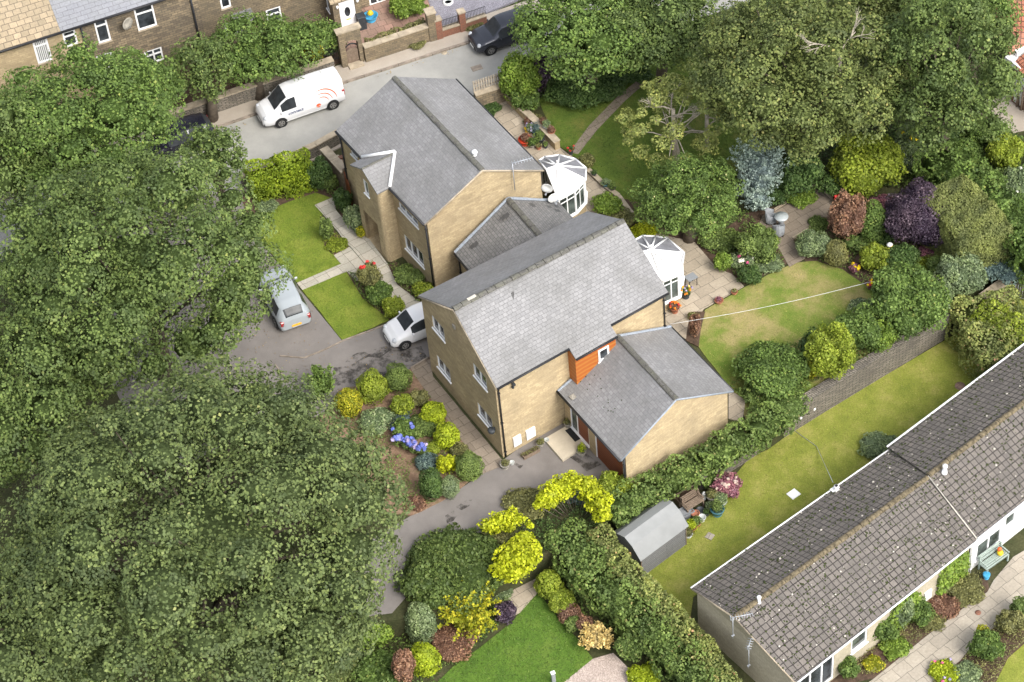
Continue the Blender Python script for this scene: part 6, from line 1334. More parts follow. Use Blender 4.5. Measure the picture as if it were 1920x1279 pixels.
cover('ground_cover', 'dense undergrowth down the right hand side', [(1560, 340), (1620, 250), (1800, 230), (1990, 260), (1990, 520), (1880, 500), (1800, 420), (1700, 360)], L['fresh'], .14, 160, 0, .7, 1, .15, 'ground cover')
cover('ground_cover', 'dark undergrowth beneath the back trees', [(960, 110), (1200, 60), (1500, -20), (1900, 100), (1850, 260), (1620, 330), (1460, 380), (1400, 330), (1420, 200), (1280, 110), (1180, 132), (1010, 190)], L['deep'], .15, 110, 0, .5, 1, .1, 'ground cover')
cover('ground_cover', 'low plants and weeds of the bungalow bed', [(1560, 1260), (1640, 1268), (1739, 1190), (1812, 1135), (1855, 1100), (1840, 1070), (1700, 1130), (1600, 1215)], L['olive'], .09, 300, LOW, .3, 1, .25, 'ground cover')
cover('ground_cover', 'plants on the far side of the bungalow path', [(1745, 1282), (1802, 1242), (1842, 1192), (1888, 1165), (1960, 1112), (1985, 1180), (1925, 1202), (1888, 1237), (1862, 1290)], L['olive'], .09, 300, LOW, .3, 1, .25, 'ground cover')
cover('ground_cover', 'greenery between the big left trees and the lawns', [(560, 1190), (745, 1140), (830, 1090), (930, 1085), (960, 1130), (950, 1165), (880, 1230), (800, 1300), (560, 1300)], L['fresh'], .12, 160, LOW, .5, 1, .2, 'ground cover')
cover('ground_cover', 'strip of growth along the drive under the gold shrubs', [(790, 1080), (930, 1003), (1010, 955), (1180, 900), (1320, 870), (1180, 960), (1040, 1030), (930, 1085), (830, 1140)], L['deep'], .11, 220, 0, .35, 1, .1, 'ground cover')
cover('ground_cover', 'scattered low plants in the shrub bed by the near house', [(605, 790), (645, 732), (775, 700), (850, 805), (900, 885), (828, 936), (770, 962), (690, 955)], L['box'], .09, 200, .03, .25, 1, .5, 'ground cover')
cover('ground_cover', 'low plants in the farther front beds', [(600, 404), (656, 464), (626, 480), (608, 460)], L['chart'], .09, 300, .03, .25, 1, .3, 'ground cover')
cover('ground_cover', 'low plants in the lower front bed', [(652, 512), (690, 515), (720, 545), (752, 590), (732, 602), (680, 560)], L['fresh'], .09, 350, .03, .3, 1, .1, 'ground cover')
cover('ground_cover', 'low plants under the triple windows', [(728, 498), (742, 494), (826, 558), (800, 586), (767, 552), (746, 535)], L['box'], .09, 300, .03, .3, 1, .15, 'ground cover')
cover('ground_cover', 'undergrowth beside the drystone wall', [(1368, 728), (1420, 760), (1600, 690), (1770, 600), (1870, 500), (1800, 540), (1650, 620), (1500, 640), (1400, 690)], L['fresh'], .12, 160, 0, .4, 1, .1, 'ground cover')

L['litter'] = m_leaf('fallen_leaf', (.14, .09, .04), (.26, .17, .08), (.40, .30, .14))
cover('fallen_leaves', 'few fallen leaves scattered on the drive', [(480, 470), (560, 540), (640, 650), (735, 610), (800, 660), (690, 740), (560, 790), (450, 700)], L['litter'], .07, 5, .03, .01, 4, 0, 'leaf litter')
cover('fallen_leaves', 'fallen leaves along the kerb of the road', [(430, 240), (652, 160), (1000, 45), (1000, 50), (652, 166), (430, 248)], L['litter'], .08, 40, .02, .01, 4, .4, 'leaf litter')
# ================================================================== TREES
GT = 'big leafy trees on the left'
tree('broadleaf_tree', 'huge olive green tree filling the bottom left', 385, 1002, 372, 266, L['oak2'], .26, .85, 7.0, 90, GT, trunk=.45, seed=1, lobe=(.12, .27))
tree('broadleaf_tree', 'large dense tree overhanging the silver car', 254, 502, 263, 232, L['oak'], .25, .85, 7.5, 70, GT, trunk=.4, seed=2, lobe=(.14, .3))
tree('broadleaf_tree', 'yellowish tree above the large dense one, shading the black car', 148, 226, 194, 116, L['fresh'], .25, .8, 7.0, 38, GT, trunk=.35, seed=3, lobe=(.22, .36))
tree('broadleaf_tree', 'narrow tree reaching over the road end left of the lime hedge', 398, 296, 68, 66, L['oak'], .23, .8, 5.5, 20, GT, seed=4)
tree('broadleaf_tree', 'tree crown at the left edge between the two biggest trees', 20, 760, 170, 160, L['oak'], .25, .75, 6.0, 30, GT, seed=5)
tree('broadleaf_tree', 'tree at the bottom left corner', 60, 1160, 190, 150, L['oak2'], .25, .8, 5.5, 34, GT, seed=6)
tree('broadleaf_tree', 'tree at the left edge under the terraced houses', 20, 300, 150, 150, L['oak'], .25, .7, 6.0, 30, GT, seed=7)
tree('broadleaf_tree', 'fresher crown low at the bottom left beside the dark gap', 150, 1250, 90, 70, L['fresh'], .22, .8, 3.2, 18, GT, seed=8)
tree('broadleaf_tree', 'dark tree behind the biggest one at the bottom', 560, 1180, 150, 130, L['oak2'], .24, .8, 4.5, 30, GT, seed=9)
GF = 'front garden trees before the terrace'
tree('garden_tree', 'leafy garden tree in front of the third terraced house', 468, 90, 95, 72, L['fresh'], .22, .8, 3.6, 22, GF, seed=11)
tree('garden_tree', 'garden tree with yellow flowers right beside the van', 540, 86, 84, 54, L['fresh'], .22, .8, 2.6, 20, GF, seed=12)
tree('garden_tree', 'garden tree left of the van nose, against the dark wall', 378, 132, 70, 66, L['oak'], .22, .8, 3.6, 20, GF, seed=13)
tree('garden_tree', 'tree in front of the windows of the dark stone terraced house', 262, 166, 90, 46, L['fresh'], .22, .8, 4.2, 20, GF, seed=14)
GB = 'big trees at the back of the gardens'
tree('broadleaf_tree', 'dark green tree over the dark grey car at the top centre', 1100, 48, 138, 94, L['fresh'], .26, .85, 4.6, 40, GB, trunk=.35, seed=21)
tree('broadleaf_tree', 'tall tree at the top edge between the two back crowns', 1235, 38, 120, 108, L['oak'], .25, .85, 4.6, 34, GB, seed=22)
tree('willow_tree', 'broad feathery yellow green tree at the top right of centre', 1500, 128, 205, 172, L['ash'], .25, .9, 7.0, 80, GB, trunk=.4, seed=23, lobe=(.12, .26))
tree('broadleaf_tree', 'dark shaded tree at the top right beside the red roof', 1775, 140, 142, 175, L['oak'], .25, .85, 6.5, 60, GB, trunk=.35, seed=24, lobe=(.15, .3))
tree('broadleaf_tree', 'brighter tree behind the dark one near the red roof', 1830, 20, 85, 70, L['fresh'], .25, .8, 7.0, 22, GB, seed=25)
tree('broadleaf_tree', 'tree at the top edge between the feathery and the dark one', 1660, 10, 90, 90, L['ash'], .25, .8, 6.5, 24, GB, seed=26)
tree('thinning_tree', 'thin tree with dead grey branches and sparse yellow leaves', 1262, 228, 104, 90, L['thin'], .20, 1.3, 3.4, 44, seed=27, bark=M['bark_pale'], lobe=(.13, .24), gap=.05, trunk=.2)
tree('apple_tree', 'round green fruit tree dotted with pale fruit behind the patio', 1290, 370, 104, 88, L['fresh'], .18, .95, 3.0, 30, seed=28, lobe=(.22, .36))
# dead branches on the thinning tree and the feathery tree
def bare(label, u, v, z0, z1, n, ln, seed, spread=.8):
    rg = random.Random(seed); base = G(u, v, z1); b = MB()
    def grow(p, d, l, r, k):
        q = p+d*l+Vector((rg.uniform(-.1, .1), rg.uniform(-.1, .1), rg.uniform(-.05, .1)))*l; b.tube([p, p.lerp(q, .5)+Vector((rg.uniform(-1, 1), rg.uniform(-1, 1), rg.uniform(-.3, .6)))*l*.06, q], r, 5, r2=r*.5)
        if k > 0:
            for _ in range(3): dd = (d+Vector((rg.uniform(-spread, spread), rg.uniform(-spread, spread), rg.uniform(-.3, .6)))).normalized(); grow(p.lerp(q, rg.uniform(.5, 1)), dd, l*rg.uniform(.5, .75), r*.55, k-1)
    s = Vector((base.x, base.y, z0)); b.tube([s, Vector((base.x, base.y, z1))], .14, 7, r2=.1)
    for k in range(n): a = k*2*math.pi/n+rg.random(); grow(Vector((base.x, base.y, z0+(z1-z0)*rg.uniform(.4, 1))), Vector((math.cos(a), math.sin(a), rg.uniform(.1, .8))).normalized(), ln*rg.uniform(.7, 1.1), .055, 3)
    o = b.build('bare_branches', M['bark_pale'], origin=(base.x, base.y, z0)); tag(o, label, 'branches')
bare('grey dead limbs standing out of the thin tree over the lawn', 1262, 205, 0, 4.3, 5, 1.1, 3)
bare('pale dead branch showing on top of the broad feathery tree', 1575, 88, 7.5, 9.6, 2, 1.1, 5)
bare('bare grey twigs at the right side of the thin tree', 1325, 215, 1, 3.4, 4, .9, 9)
# pale fruit on the round fruit tree
ft = [o for o in bpy.data.objects if o.name.startswith('apple_tree')][0]; cr = [c for c in children(ft) if c.name.startswith('crown')][0]
nv = len(cr.data.vertices); co = np.empty(nv*3, np.float32); cr.data.vertices.foreach_get('co', co); co = co.reshape(-1, 3)+np.array(ft.location[:])
b = MB()
for k in RNG.choice(nv//2, 30, replace=False):
    x, y, z = co[k]
    if y < ft.location.y+.8: b.lathe((x, y-.03, z+.02), [(.02, -.04), (.05, 0), (.02, .04)], 6)
o = b.build('fruit', M['straw'], ft); o['kind'] = 'stuff'

# ================================================================== HEDGES
def hpx(px, z0=0): return [G(u, v, z0) for u, v in px]
def hseg(px, w, h, z0=0, base=True):
    P = [G(u, v, z0 if base else z0+h) for u, v in px]; P = [Vector((p.x, p.y, z0)) for p in P]; return [(P[i], P[i+1], w if not isinstance(w, list) else w[i], h) for i in range(len(P)-1)]
hedge('lime_hedge', 'clipped lime green conifer hedge by the road', hseg([(462, 322), (528, 303)], 1.6, 1.9, 0, False), L['limeh'], .11, 1.7, rough=.14)
hedge('lime_hedge', 'taller right hand block of the lime green hedge', hseg([(520, 304), (580, 288)], 1.5, 2.15, 0, False), L['limeh'], .11, 1.7, rough=.12)
hedge('mixed_hedge', 'long mixed hedge on top of the drystone wall beside the garage gable', hseg([(1140, 950), (1230, 898), (1310, 855), (1405, 802), (1470, 765)], 1.45, 1.2, 0, False), L['mixed'], .13, 1.5, rough=.2)
hedge('boundary_hedge', 'long leafy hedge running from the gold shrubs to the bottom edge', hseg([(1055, 985), (1110, 1060), (1190, 1130), (1280, 1215), (1350, 1290)], 2.0, 2.0, LOW, False), L['mixed'], .13, 1.5, LOW, rough=.2)
hedge('rosy_hedge', 'low reddish topped hedge along the shed side of the long hedge', hseg([(1120, 985), (1160, 1050), (1240, 1125), (1310, 1200), (1375, 1290)], 1.1, 2.1, LOW, False), L['hedgepink'], .12, 1.5, LOW, rough=.12)
hedge('big_hedge', 'thick hedge with reddish sprigs at the end of the long lawn', hseg([(1838, 548), (1868, 600), (1905, 668)], 3.4, 2.2, LOW, False), L['hedgepink'], .13, 1.5, LOW, rough=.2)
hedge('bright_hedge', 'bright yellow green hedge at the right edge behind the bungalow', hseg([(1835, 570), (1880, 590), (1950, 655)], 1.4, 2.35, LOW, False), L['chart'], .12, 1.5, LOW, rough=.2)
hedge('clipped_hedge', 'tall rounded clipped olive hedge right of the purple tree', hseg([(1762, 345), (1812, 388), (1852, 440)], 2.9, 2.9, 0, False), L['olive2'], .09, 2.6, rough=.08)
hedge('dark_hedge', 'dark hedge bank running down the right side above the clipped one', hseg([(1750, 270), (1830, 330), (1920, 420), (1960, 460)], 2.4, 2.4, 0, False), L['fresh'], .15, 1.4, rough=.3)
# ================================================================== SHRUBS  (visible centre and half extents in the photograph)
def S(label, u, v, rx, ry, lf, leaf=.10, mode='loose', cat='shrub', name='shrub', group=None, z0=0, n=7, petals=None, dens=1.5, h=None):
    return shrub(name, label, cat, u, v, rx, ry, L[lf], leaf, dens, mode, group, z0, n, petals, h=h)
def multi(label, spots, z, lf, leaf, z0=0, cat='shrub', name='shrub', group=None, dens=1.5, heads=()):
    lob = []
    for sp in spots:
        uu, vv, rp = sp[:3]; zz = sp[3] if len(sp) > 3 else z; p = G(uu, vv, zz); r_ = rp/pxm(uu, vv, zz); lob.append((p.x, p.y, p.z, r_, r_*.9, r_*.8))
    P, N, T = lobes_leaves(lob, leaf, dens, .65, .3, 8, .34, .14); x, y = lob[0][0], lob[0][1]
    stems = MB()
    for l_ in lob: stems.tube([Vector((sum(q[0] for q in lob)/len(lob)*.6+l_[0]*.4, sum(q[1] for q in lob)/len(lob)*.6+l_[1]*.4, z0)), Vector(l_[:3])], .02, 5)
    root = empty(name, (x, y, z0), 0, label, cat, group); leafmesh('foliage', P, N, leaf, T, L[lf], core_of(lob, .7), parent=root, origin=(x, y, z0)); stems.build('stems', M['bark'], root)
    for pk, cnt, pr in heads:
        ks = RNG.choice(len(P), cnt*3, replace=False); ks = ks[np.argsort(-P[ks, 2])][:cnt]; flower_heads(root, P[ks], N[ks], P_[pk], pr)
    return root
G1 = 'shrubs in the bed beside the near house'
S('upright dark green pine bush at the drive corner', 604, 720, 31, 33, 'fresh', .12, 'spiky', group=G1)
S('clipped dome with golden top left of the lime ball', 653, 757, 25, 29, 'goldgreen', .08, 'clip', group=G1)
S('large lime green clipped ball', 698, 728, 29, 32, 'chart', .08, 'clip', group=G1)
S('dark green clipped ball right of the lime one', 747, 710, 25, 28, 'box', .07, 'clip', group=G1)
S('loose lime bush below the lime ball', 756, 760, 22, 20, 'chart', .09, group=G1)
S('wispy pale bush against the path', 787, 750, 16, 18, 'olive', .08, group=G1)
S('square clipped lime bush nearest the house windows', 813, 776, 25, 24, 'lime', .08, 'clip', group=G1)
S('second square clipped lime bush, below the first', 838, 818, 24, 26, 'lime', .08, 'clip', group=G1)
S('pale green variegated bush left of the blue conifer', 706, 792, 30, 24, 'varieg', .10, group=G1)
S('low blue grey conifer in the middle of the bed', 746, 786, 24, 12, 'bluedark', .08, group=G1)
S('leafy hydrangea with blue heads', 757, 808, 22, 20, 'fresh', .11, group=G1, petals=[(P_['blue'], 3, .13)])
multi('row of violet and blue hydrangea flowers', [(748, 826, 11), (762, 833, 12), (778, 840, 12), (792, 845, 11)], .5, 'box', .10, group=G1, heads=[('blue', 26, .14), ('lilac', 16, .13)])
S('small olive mound right of the hydrangeas', 812, 840, 16, 14, 'chart', .07, 'clip', group=G1)
S('mossy green bush behind the second square bush', 790, 800, 28, 22, 'box', .09, group=G1)
S('blue juniper cushion above the dark conical bush', 801, 866, 22, 18, 'bluedark', .08, 'clip', group=G1)
S('yellow green knobbly bush', 838, 872, 18, 20, 'gold', .10, group=G1)
S('grey green clipped ball at the path end', 880, 876, 25, 29, 'box', .07, 'clip', group=G1)
S('dark conical bush below the blue cushion', 808, 909, 22, 33, 'deep', .08, 'clip', group=G1)
S('fresh pale green mound at the drive edge', 842, 914, 19, 21, 'sage', .06, 'clip', group=G1)
S('scrubby bush behind the grey green ball', 862, 848, 18, 16, 'olive', .08, group=G1)
S('heathery brown mound at the drive edge', 778, 946, 20, 15, 'russet', .07, group=G1)
S('small white edged bush beside blue conifer', 716, 776, 14, 9, 'sage', .07, group=G1)
G2 = 'plants in the farther house front garden'
S('rose bush with red bloom on the lower lawn edge', 692, 522, 20, 26, 'olive', .09, group=G2, petals=[(P_['red'], 8, .12)])
S('leafy border plant in the middle of the lower bed', 712, 552, 24, 22, 'fresh', .09, group=G2)
S('leafy border plant at the drive end of the lower bed', 738, 578, 20, 20, 'chart', .09, group=G2)
S('rose clump beside the upper lawn', 612, 432, 12, 22, 'box', .09, group=G2)
S('low yellow green clump at the path fork', 632, 460, 20, 14, 'chart', .08, group=G2)
S('pale variegated bush under the upstairs window', 664, 412, 18, 24, 'sage', .09, group=G2)
S('dark bush by the timber side gate', 643, 378, 17, 20, 'deep', .09, group=G2)
S('small green plant below the tall wall', 618, 345, 14, 18, 'box', .09, group=G2)
S('border of dark leafy plants under the triple windows', 768, 518, 28, 22, 'box', .09, group=G2)
S('yellow green plants at the far end under the triple windows', 792, 545, 18, 16, 'chart', .09, group=G2)
S('yellow flowered plant beside the porch corner', 676, 436, 8, 12, 'goldgreen', .08, group=G2)
S('dark ivy like bush against the roadside wall', 600, 330, 22, 32, 'deep', .10, group=G2)
S('low grey plant at the top corner of the upper lawn', 500, 388, 20, 10, 'sage', .08, group=G2)
G3 = 'gold and green shrubs along the drive'
multi('brilliant yellow shrub arching over the drive end', [(1018, 936, 17), (1032, 920, 20), (1052, 910, 22), (1076, 905, 23), (1100, 910, 22), (1116, 924, 20), (1126, 944, 18), (1134, 966, 14), (1036, 940, 14, 1.1), (1110, 950, 14, 1.1), (1122, 970, 14, .9), (1025, 948, 12, .9), (1062, 926, 15, 1.1), (1096, 930, 14, 1.0), (1046, 930, 13, 1.3), (1140, 935, 11), (1008, 948, 11), (1066, 896, 10), (1092, 898, 9)], 1.5, 'gold', .12, group=G3)
multi('flat topped brilliant yellow shrub beside the asphalt', [(915, 986, 17), (934, 976, 19), (955, 970, 19), (972, 974, 14), (930, 990, 15, .7), (955, 988, 15, .7), (992, 985, 9)], 1.1, 'gold', .12, group=G3)
multi('large brilliant yellow shrub above the stone paving', [(982, 1012, 22), (998, 1028, 20), (965, 1028, 22), (948, 1048, 24), (972, 1048, 27), (992, 1050, 20), (940, 1068, 20), (962, 1074, 20), (945, 1076, 18, .3), (975, 1070, 20, .3)], .9, 'gold', .13, z0=-.6, group=G3)
S('yellow green bush where the gold arch meets the hedge', 1150, 915, 30, 28, 'chart', .11, group=G3)
S('olive bush filling under the flat topped gold shrub', 935, 1002, 30, 18, 'olive', .10, group=G3)
S('woody grey centre of the yellow arching shrub', 1082, 930, 22, 16, 'bluedark', .08, group=G3)
S('olive green bush between the two drive side gold shrubs', 985, 945, 38, 28, 'olive', .11, group=G3)
S('grey green bush in front of the gold arch', 1048, 985, 48, 36, 'sage', .12, group=G3, z0=-.8)
S('grey leaved bush joining the mixed hedge', 1160, 930, 44, 34, 'chart', .12, group=G3, z0=-.3)
S('dark patch of hedge between shed and gold arch', 1195, 925, 40, 30, 'mixed', .12, group=G3, z0=-.3)
S('huge dark green rounded bush beside the lower drive', 850, 1066, 90, 62, 'laurel', .14, group=G3, z0=-.4, n=14)
S('left flank of the huge dark bush', 800, 1100, 44, 40, 'laurel', .14, group=G3, z0=-.4)
S('silvery low plants at the foot of the gold shrub', 935, 1110, 24, 14, 'sage', .09, group=G3, z0=LOW)
S('yellow tipped bush with upright shoots at the bottom lawn', 878, 1150, 58, 52, 'goldgreen', .13, 'spiky', group=G3, z0=LOW, n=12)
S('dark purple shrub beside the yellow tipped bush', 948, 1152, 20, 24, 'purple', .10, group=G3, z0=LOW)
S('conical green bush at the head of the bottom lawn', 1030, 1096, 26, 28, 'chart', .09, 'clip', group=G3, z0=LOW)
S('spreading yellow green juniper below the conical bush', 1050, 1128, 26, 22, 'chart', .09, group=G3, z0=LOW)
S('rosy brown cushion below the juniper', 1067, 1150, 22, 19, 'russet', .07, 'clip', group=G3, z0=LOW)
S('green cushion left of the bronze one', 1076, 1172, 15, 15, 'box', .08, group=G3, z0=LOW)
S('bronze cushion above the straw coloured grass', 1096, 1172, 16, 17, 'russet', .08, group=G3, z0=LOW)
S('straw coloured ornamental grass by the gravel', 1118, 1197, 28, 26, 'straw', .13, 'spiky', group=G3, z0=LOW)
S('rose bush at the right of the gravel', 1180, 1215, 24, 28, 'mixed', .10, group=G3, z0=LOW)
S('lime bush at the bottom edge by the long hedge', 1205, 1270, 28, 22, 'lime', .12, group=G3, z0=LOW)
S('square clipped yellow bush at the bottom', 797, 1238, 28, 34, 'lime', .09, 'clip', group=G3, z0=LOW)
S('brown hedge remnant left of the square yellow bush', 758, 1255, 20, 36, 'russet', .10, group=G3, z0=LOW)
S('sage green mound under the huge dark bush', 790, 1170, 30, 40, 'sage', .09, 'clip', group=G3, z0=LOW)
S('pale bush left of the sage mound', 745, 1145, 30, 28, 'olive', .11, group=G3, z0=LOW)
S('mid green bush beneath the big tree', 690, 1180, 40, 38, 'ivy', .13, group=G3, z0=LOW)
S('mid green bush at the bottom edge under the big tree', 712, 1258, 44, 34, 'fresh', .13, group=G3, z0=LOW)
S('yellowish bush at the bottom edge, lower left', 630, 1248, 48, 36, 'ash', .14, group=G3, z0=LOW)
S('low dark growth below the yellow tipped bush', 850, 1205, 46, 16, 'russet', .09, group=G3, z0=LOW)
G4 = 'shrubs along the drystone wall'
S('big rounded green bush above the drystone wall', 1450, 700, 64, 52, 'fresh', .12, group=G4, n=10)
S('bushy growth hanging over the wall below the big rounded one', 1455, 755, 62, 34, 'mixed', .12, group=G4)
S('yellow green bush in the middle of the wall row', 1558, 668, 46, 50, 'chart', .11, group=G4)
S('dark bush hiding the left of the yellow green one', 1532, 655, 30, 32, 'deep', .11, group=G4)
S('round mid green bush right of the yellow green one', 1612, 625, 46, 44, 'fresh', .12, group=G4)
S('small bright bush on the wall edge', 1655, 635, 24, 28, 'ivy', .11, group=G4)
S('tall olive green bush at the corner of the dry lawn', 1700, 570, 66, 62, 'fresh', .13, group=G4, n=12)
S('pale tipped plant behind the round mid green bush', 1618, 580, 26, 14, 'varieg', .10, group=G4)
S('yellowing small plant beside the big rounded bush', 1522, 695, 12, 22, 'goldgreen', .10, group=G4)
S('pale green bush by the far wall', 1800, 520, 42, 42, 'sage', .11, group=G4)
G5 = 'shrubs in the colourful rear bed'
S('leafy yellow green tree like bush behind the upper patio', 1626, 312, 62, 54, 'chart', .15, group=G5, n=12)
S('purple leaved round tree beside the clipped olive hedge', 1722, 412, 56, 58, 'purple', .10, group=G5, n=12)
S('russet leaved bush beside the upper patio', 1590, 410, 32, 44, 'russet', .10, group=G5)
S('magenta flowered bush behind the bright green one', 1652, 388, 28, 18, 'pink', .09, group=G5)
S('bright green rounded bush below the magenta one', 1636, 420, 30, 38, 'fresh', .09, 'clip', group=G5)
S('variegated pale bush at the patio step', 1528, 462, 30, 28, 'sage', .09, group=G5)
S('dull olive round bush next to the variegated one', 1568, 475, 22, 26, 'olive', .07, 'clip', group=G5)
S('round lime yellow bush at the lawn end', 1643, 485, 29, 27, 'chart', .12, group=G5)
S('dark green mass behind the lime yellow bush', 1692, 488, 30, 28, 'deep', .10, group=G5)
S('yellow green bush right of the dark mass', 1738, 500, 24, 18, 'chart', .10, group=G5)
S('slim golden pencil conifer near the right edge', 1818, 466, 13, 22, 'gold', .08, 'clip', group=G5)
S('chartreuse palmate shrub by the far right wall', 1880, 460, 30, 22, 'lime', .14, group=G5)
S('blue green bush at the far right', 1872, 495, 48, 32, 'bluedark', .11, group=G5)
S('blue green bush behind the pencil conifer', 1850, 445, 26, 22, 'bluedark', .11, group=G5)
S('yellow marigold clump at the lawn edge', 1602, 505, 9, 10, 'pink', .07, group=G5, petals=[(P_['yellow'], 14, .10)])
S('pink and yellow flowers by the line post', 1634, 536, 9, 9, 'pink', .07, group=G5, petals=[(P_['yellow'], 8, .10), (P_['red'], 5, .08)])
S('scarlet bloom behind the russet bush', 1570, 378, 7, 8, 'russet', .07, group=G5, petals=[(P_['red'], 14, .10)])
S('pale pink plume by the tall olive bush', 1748, 535, 10, 16, 'pink', .08, group=G5, petals=[(P_['palepink'], 16, .08)])
S('mauve low plants under the purple tree', 1740, 475, 18, 10, 'pink', .08, group=G5)
S('grey blue shrub with yellow flowers at the back', 1725, 268, 38, 40, 'sage', .14, group=G5, petals=[(P_['yellow'], 8, .14)])
S('dark bush below the willowy tree on the right of the blue conifer', 1500, 330, 42, 44, 'deep', .13, group=G5)
S('low green cover at the patio back edge', 1500, 372, 28, 12, 'ivy', .09, group=G5)
S('dark bush behind the low green cover', 1455, 365, 24, 22, 'deep', .12, group=G5)
S('small plants inside the kerb by the russet bush', 1535, 420, 20, 9, 'box', .08, group=G5)
S('blue grey weeping conifer behind the rattan chairs', 1424, 322, 52, 58, 'blue', .11, 'spiky', group=G5, n=14, cat='conifer', name='blue_conifer')
S('lower trailing part of pale conifer foliage above the chairs', 1420, 372, 34, 30, 'blue', .10, 'spiky', group=G5, n=8, cat='conifer', name='blue_conifer')
G6 = 'planting around the second conservatory'
S('dense mixed plants between the patios', 1420, 460, 36, 34, 'box', .11, group=G6)
S('white and pink flowers at the patio border', 1392, 488, 22, 18, 'sage', .09, group=G6, petals=[(P_['white'], 10, .12), (P_['pink'], 6, .10)])
S('dark bush at the lawn and patio corner', 1404, 518, 22, 20, 'deep', .09, group=G6)
S('pale leafy plants beside the dry lawn', 1440, 495, 26, 18, 'sage', .10, group=G6)
S('yellow bush near the upper patio', 1448, 455, 11, 12, 'gold', .10, group=G6)
S('fresh green ground cover at the patio border', 1355, 495, 16, 18, 'ivy', .08, group=G6)
S('green plants under the fruit tree', 1350, 450, 34, 24, 'box', .11, group=G6)
S('acid yellow bush behind the second conservatory', 1208, 435, 24, 16, 'gold', .10, group=G6)
S('yellow green shrubs beside the first conservatory', 1138, 385, 26, 22, 'ivy', .10, group=G6)
S('second yellow green shrub nearer the roof ridge', 1165, 412, 26, 20, 'olive', .10, group=G6)
S('small planting along the narrow bed beside the garage', 1304, 612, 10, 22, 'russet', .07, group=G6)
S('little olive plant at the patio corner by the narrow bed', 1300, 594, 10, 9, 'olive', .07, group=G6)
S('small flowers on the edging near the first conservatory', 1100, 302, 14, 14, 'olive', .08, group=G6)
G7 = 'greenery behind the farther house'
S('bright green tall shrub at the top of the block wall', 975, 150, 34, 44, 'ivy', .14, group=G7, n=10)
S('lower part of the bright green shrub over the wall', 985, 190, 24, 26, 'fresh', .12, group=G7)
S('dark purple brown bush behind the bright green shrub', 1012, 140, 20, 36, 'purple', .12, group=G7)
S('dark bank of shrubs behind the shaded lawn', 1090, 150, 70, 36, 'deep', .13, group=G7, n=12)
S('dark bank of shrubs near the path end', 1175, 135, 44, 26, 'deep', .13, group=G7)
S('dark climbers at the foot of the picket wall', 915, 205, 24, 14, 'deep', .10, group=G7)
S('small plants on top of the block wall', 1000, 225, 16, 12, 'olive', .08, group=G7)
G8 = 'plants along the bungalow front'
for i, (uu, vv, rx, ry, lf, lb) in enumerate([(1590, 1255, 20, 22, 'fresh', 'green bush right of the bungalow patio door'), (1655, 1180, 26, 30, 'fresh', 'leafy bush right of the small bungalow window'), (1688, 1150, 22, 34, 'sage', 'tall pale climber below the bungalow eave'), (1720, 1150, 26, 26, 'fresh', 'bush below the white meter box'), (1678, 1215, 26, 16, 'ivy', 'bright green clump at the bed edge'), (1768, 1135, 30, 22, 'russet', 'brown seed heads beside the bungalow path'), (1810, 1108, 34, 20, 'olive', 'scrubby plants near the bench'), (1745, 1165, 24, 16, 'olive', 'brownish plants in the middle of the bungalow bed'), (1636, 1245, 20, 14, 'goldgreen', 'yellowing plants near the patio door'), (1770, 1262, 28, 16, 'lime', 'lime green bush with pink flowers at the bottom edge'), (1850, 1215, 30, 30, 'fresh', 'spiky dark bush on the far side of the path'), (1842, 1190, 12, 16, 'goldgreen', 'yellow sprig in the dark bush'), (1895, 1170, 26, 24, 'olive', 'straw toned plants by the curved lawn'), (1815, 1262, 26, 14, 'sage', 'grey green bush right of the lime one'), (1912, 1140, 16, 20, 'box', 'round green bush at the right edge')]):
    S(lb, uu, vv, rx, ry, lf, .10, group=G8, z0=LOW, petals=[(P_['pink'], 6, .08), (P_['lilac'], 4, .08)] if 'lime green' in lb else None)
S('round bush rising above the bungalow far eave', 1652, 838, 36, 24, 'sage', .10, z0=LOW, group='bushes on the long lawn')
S('pink flowering shrub beside the pots', 1362, 912, 26, 24, 'pink', .10, z0=LOW, group='bushes on the long lawn', petals=[(P_['palepink'], 30, .09)])
S('green shrub behind the pots', 1335, 905, 20, 18, 'fresh', .10, z0=LOW, group='bushes on the long lawn')
G9 = 'plants at the terrace fronts'
S('yellow green bush in the terrace yard', 765, 12, 32, 26, 'ivy', .12, group=G9, z0=.12)
hedge('trailing_hedge', 'dry trailing hedge growing along the back of the stone front wall', hseg([(690, 104), (745, 84), (800, 62)], .55, 1.1, .12), L['olive'], .09, 1.2, .12, rough=.15)
S('weeds at the foot of the stone front wall', 780, 82, 18, 6, 'olive', .07, group=G9, z0=.11)
S('weeds along the brick front wall', 890, 50, 16, 6, 'olive', .07, group=G9, z0=.11)
S('yellow flowered shrub by the iron lattice', 590, 102, 18, 22, 'goldgreen', .12, group=G9, z0=.12, petals=[(P_['yellow'], 40, .14)])
S('green shrub against the iron lattice', 615, 78, 30, 34, 'fresh', .14, group=G9, z0=.12)
S('shrub at the far right above the red door', 1885, 290, 34, 34, 'chart', .13, group='shrubs at the right edge')
S('shrub with pale flowers at the right edge', 1905, 350, 30, 30, 'sage', .13, group='shrubs at the right edge', petals=[(P_['white'], 8, .10)])
S('green shrub above the blue green bush at the right edge', 1890, 400, 34, 30, 'fresh', .13, group='shrubs at the right edge')
GR = 'extra planting at the right side'
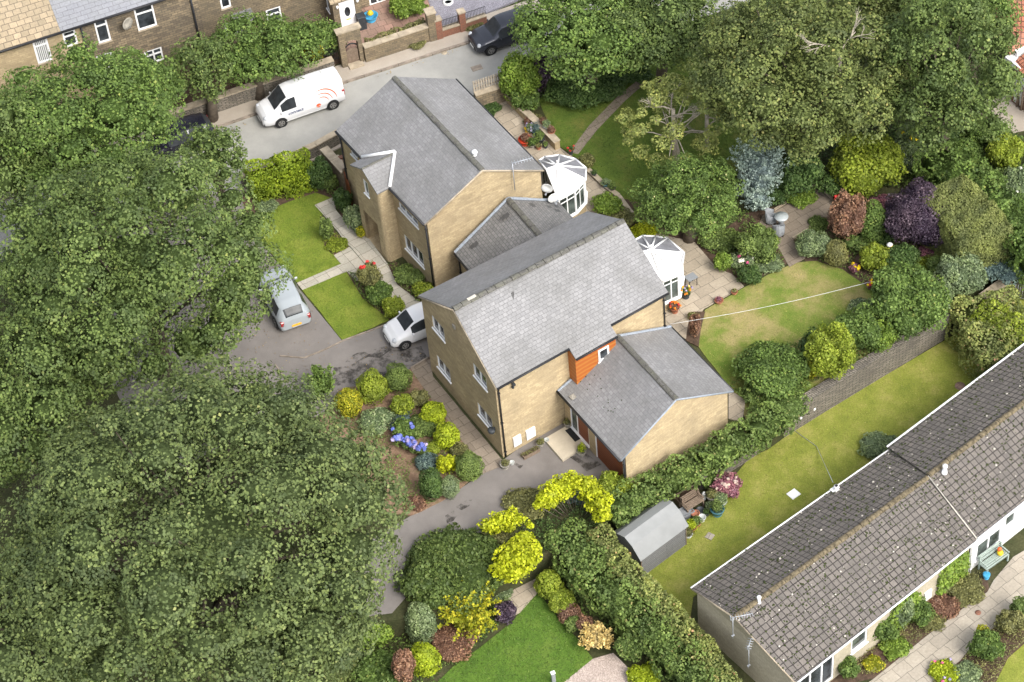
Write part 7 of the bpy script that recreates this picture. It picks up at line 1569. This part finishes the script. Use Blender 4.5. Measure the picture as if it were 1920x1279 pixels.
for uu, vv, rx, ry, lf, lb in [(1690, 300, 36, 34, 'sage', 'grey green bush between the yellow green tree and the back wall'), (1770, 240, 34, 30, 'deep', 'dark bush at the foot of the dark shaded tree'), (1850, 250, 36, 30, 'fresh', 'bushy green plant beside the red roof yard'), (1800, 290, 36, 30, 'fresh', 'green bush on the dark bank, upper end'), (1850, 345, 40, 34, 'box', 'green bush on the dark bank, middle'), (1900, 455, 30, 26, 'fresh', 'green bush above the chartreuse palmate shrub'), (1835, 505, 30, 22, 'bluedark', 'dark bush between the pale green bush and the wall'), (1690, 540, 26, 22, 'box', 'green filler bush behind the tall olive bush'), (1765, 500, 24, 22, 'mixed', 'mixed bush at the foot of the clipped hedge'), (1570, 350, 30, 26, 'deep', 'dark bush behind the upper patio corner'), (1760, 560, 26, 30, 'sage', 'sage bush behind the wall end'), (1605, 455, 22, 18, 'mixed', 'mixed plant under the russet bush'), (1662, 448, 18, 16, 'deep', 'dark plant under the bright green rounded bush')]:
    S(lb, uu, vv, rx, ry, lf, .11, group=GR)
# ivy on the bungalow wall
def wall_ivy(label, A, B, s0, s1, h0, h1, lf):
    d = (B-A).normalized(); n = Vector((d.y, -d.x, 0)); N_ = 1500; s = RNG.uniform(s0, s1, N_); h = RNG.uniform(h0, h1, N_); c = (s-(s0+s1)/2)/((s1-s0)/2); ok = (h-h0)/(h1-h0) < 1-.5*np.abs(c)**2*(.6+.4*RNG.random(N_)); s, h = s[ok], h[ok]; k = RNG.uniform(.02, .22, len(s))
    P = np.array(A)[None]+np.outer(s, np.array(d))+np.outer(k, np.array(n)); P[:, 2] = h; Nn = np.tile(np.array(n), (len(s), 1))+RNG.normal(size=(len(s), 3))*.5+np.array([0, 0, .4]); Nn /= np.linalg.norm(Nn, axis=1, keepdims=True)
    o = leafmesh('wall_climber', P, Nn, .14, RNG.random(len(s)), L[lf]); tag(o, label, 'climber')
wa, wb = HBG['w'][0], HBG['w'][1]; sa = wallpt(wa, wb, 1750, 1130)[0]; sb = wallpt(wa, wb, 1815, 1040)[0]; sc = wallpt(wa, wb, 1665, 1150)[0]; sd_ = wallpt(wa, wb, 1722, 1110)[0]
wall_ivy('climber on the bungalow wall right of the white meter box', wa, wb, sa+.1, sb, LOW, 1.1, 'ivy')
wall_ivy('climber on the bungalow wall left of the white meter box', wa, wb, sc, sd_, LOW, 1.0, 'ivy')
print('OBJS', len(bpy.data.objects), 'faces', sum(len(m_.polygons) for m_ in bpy.data.meshes))
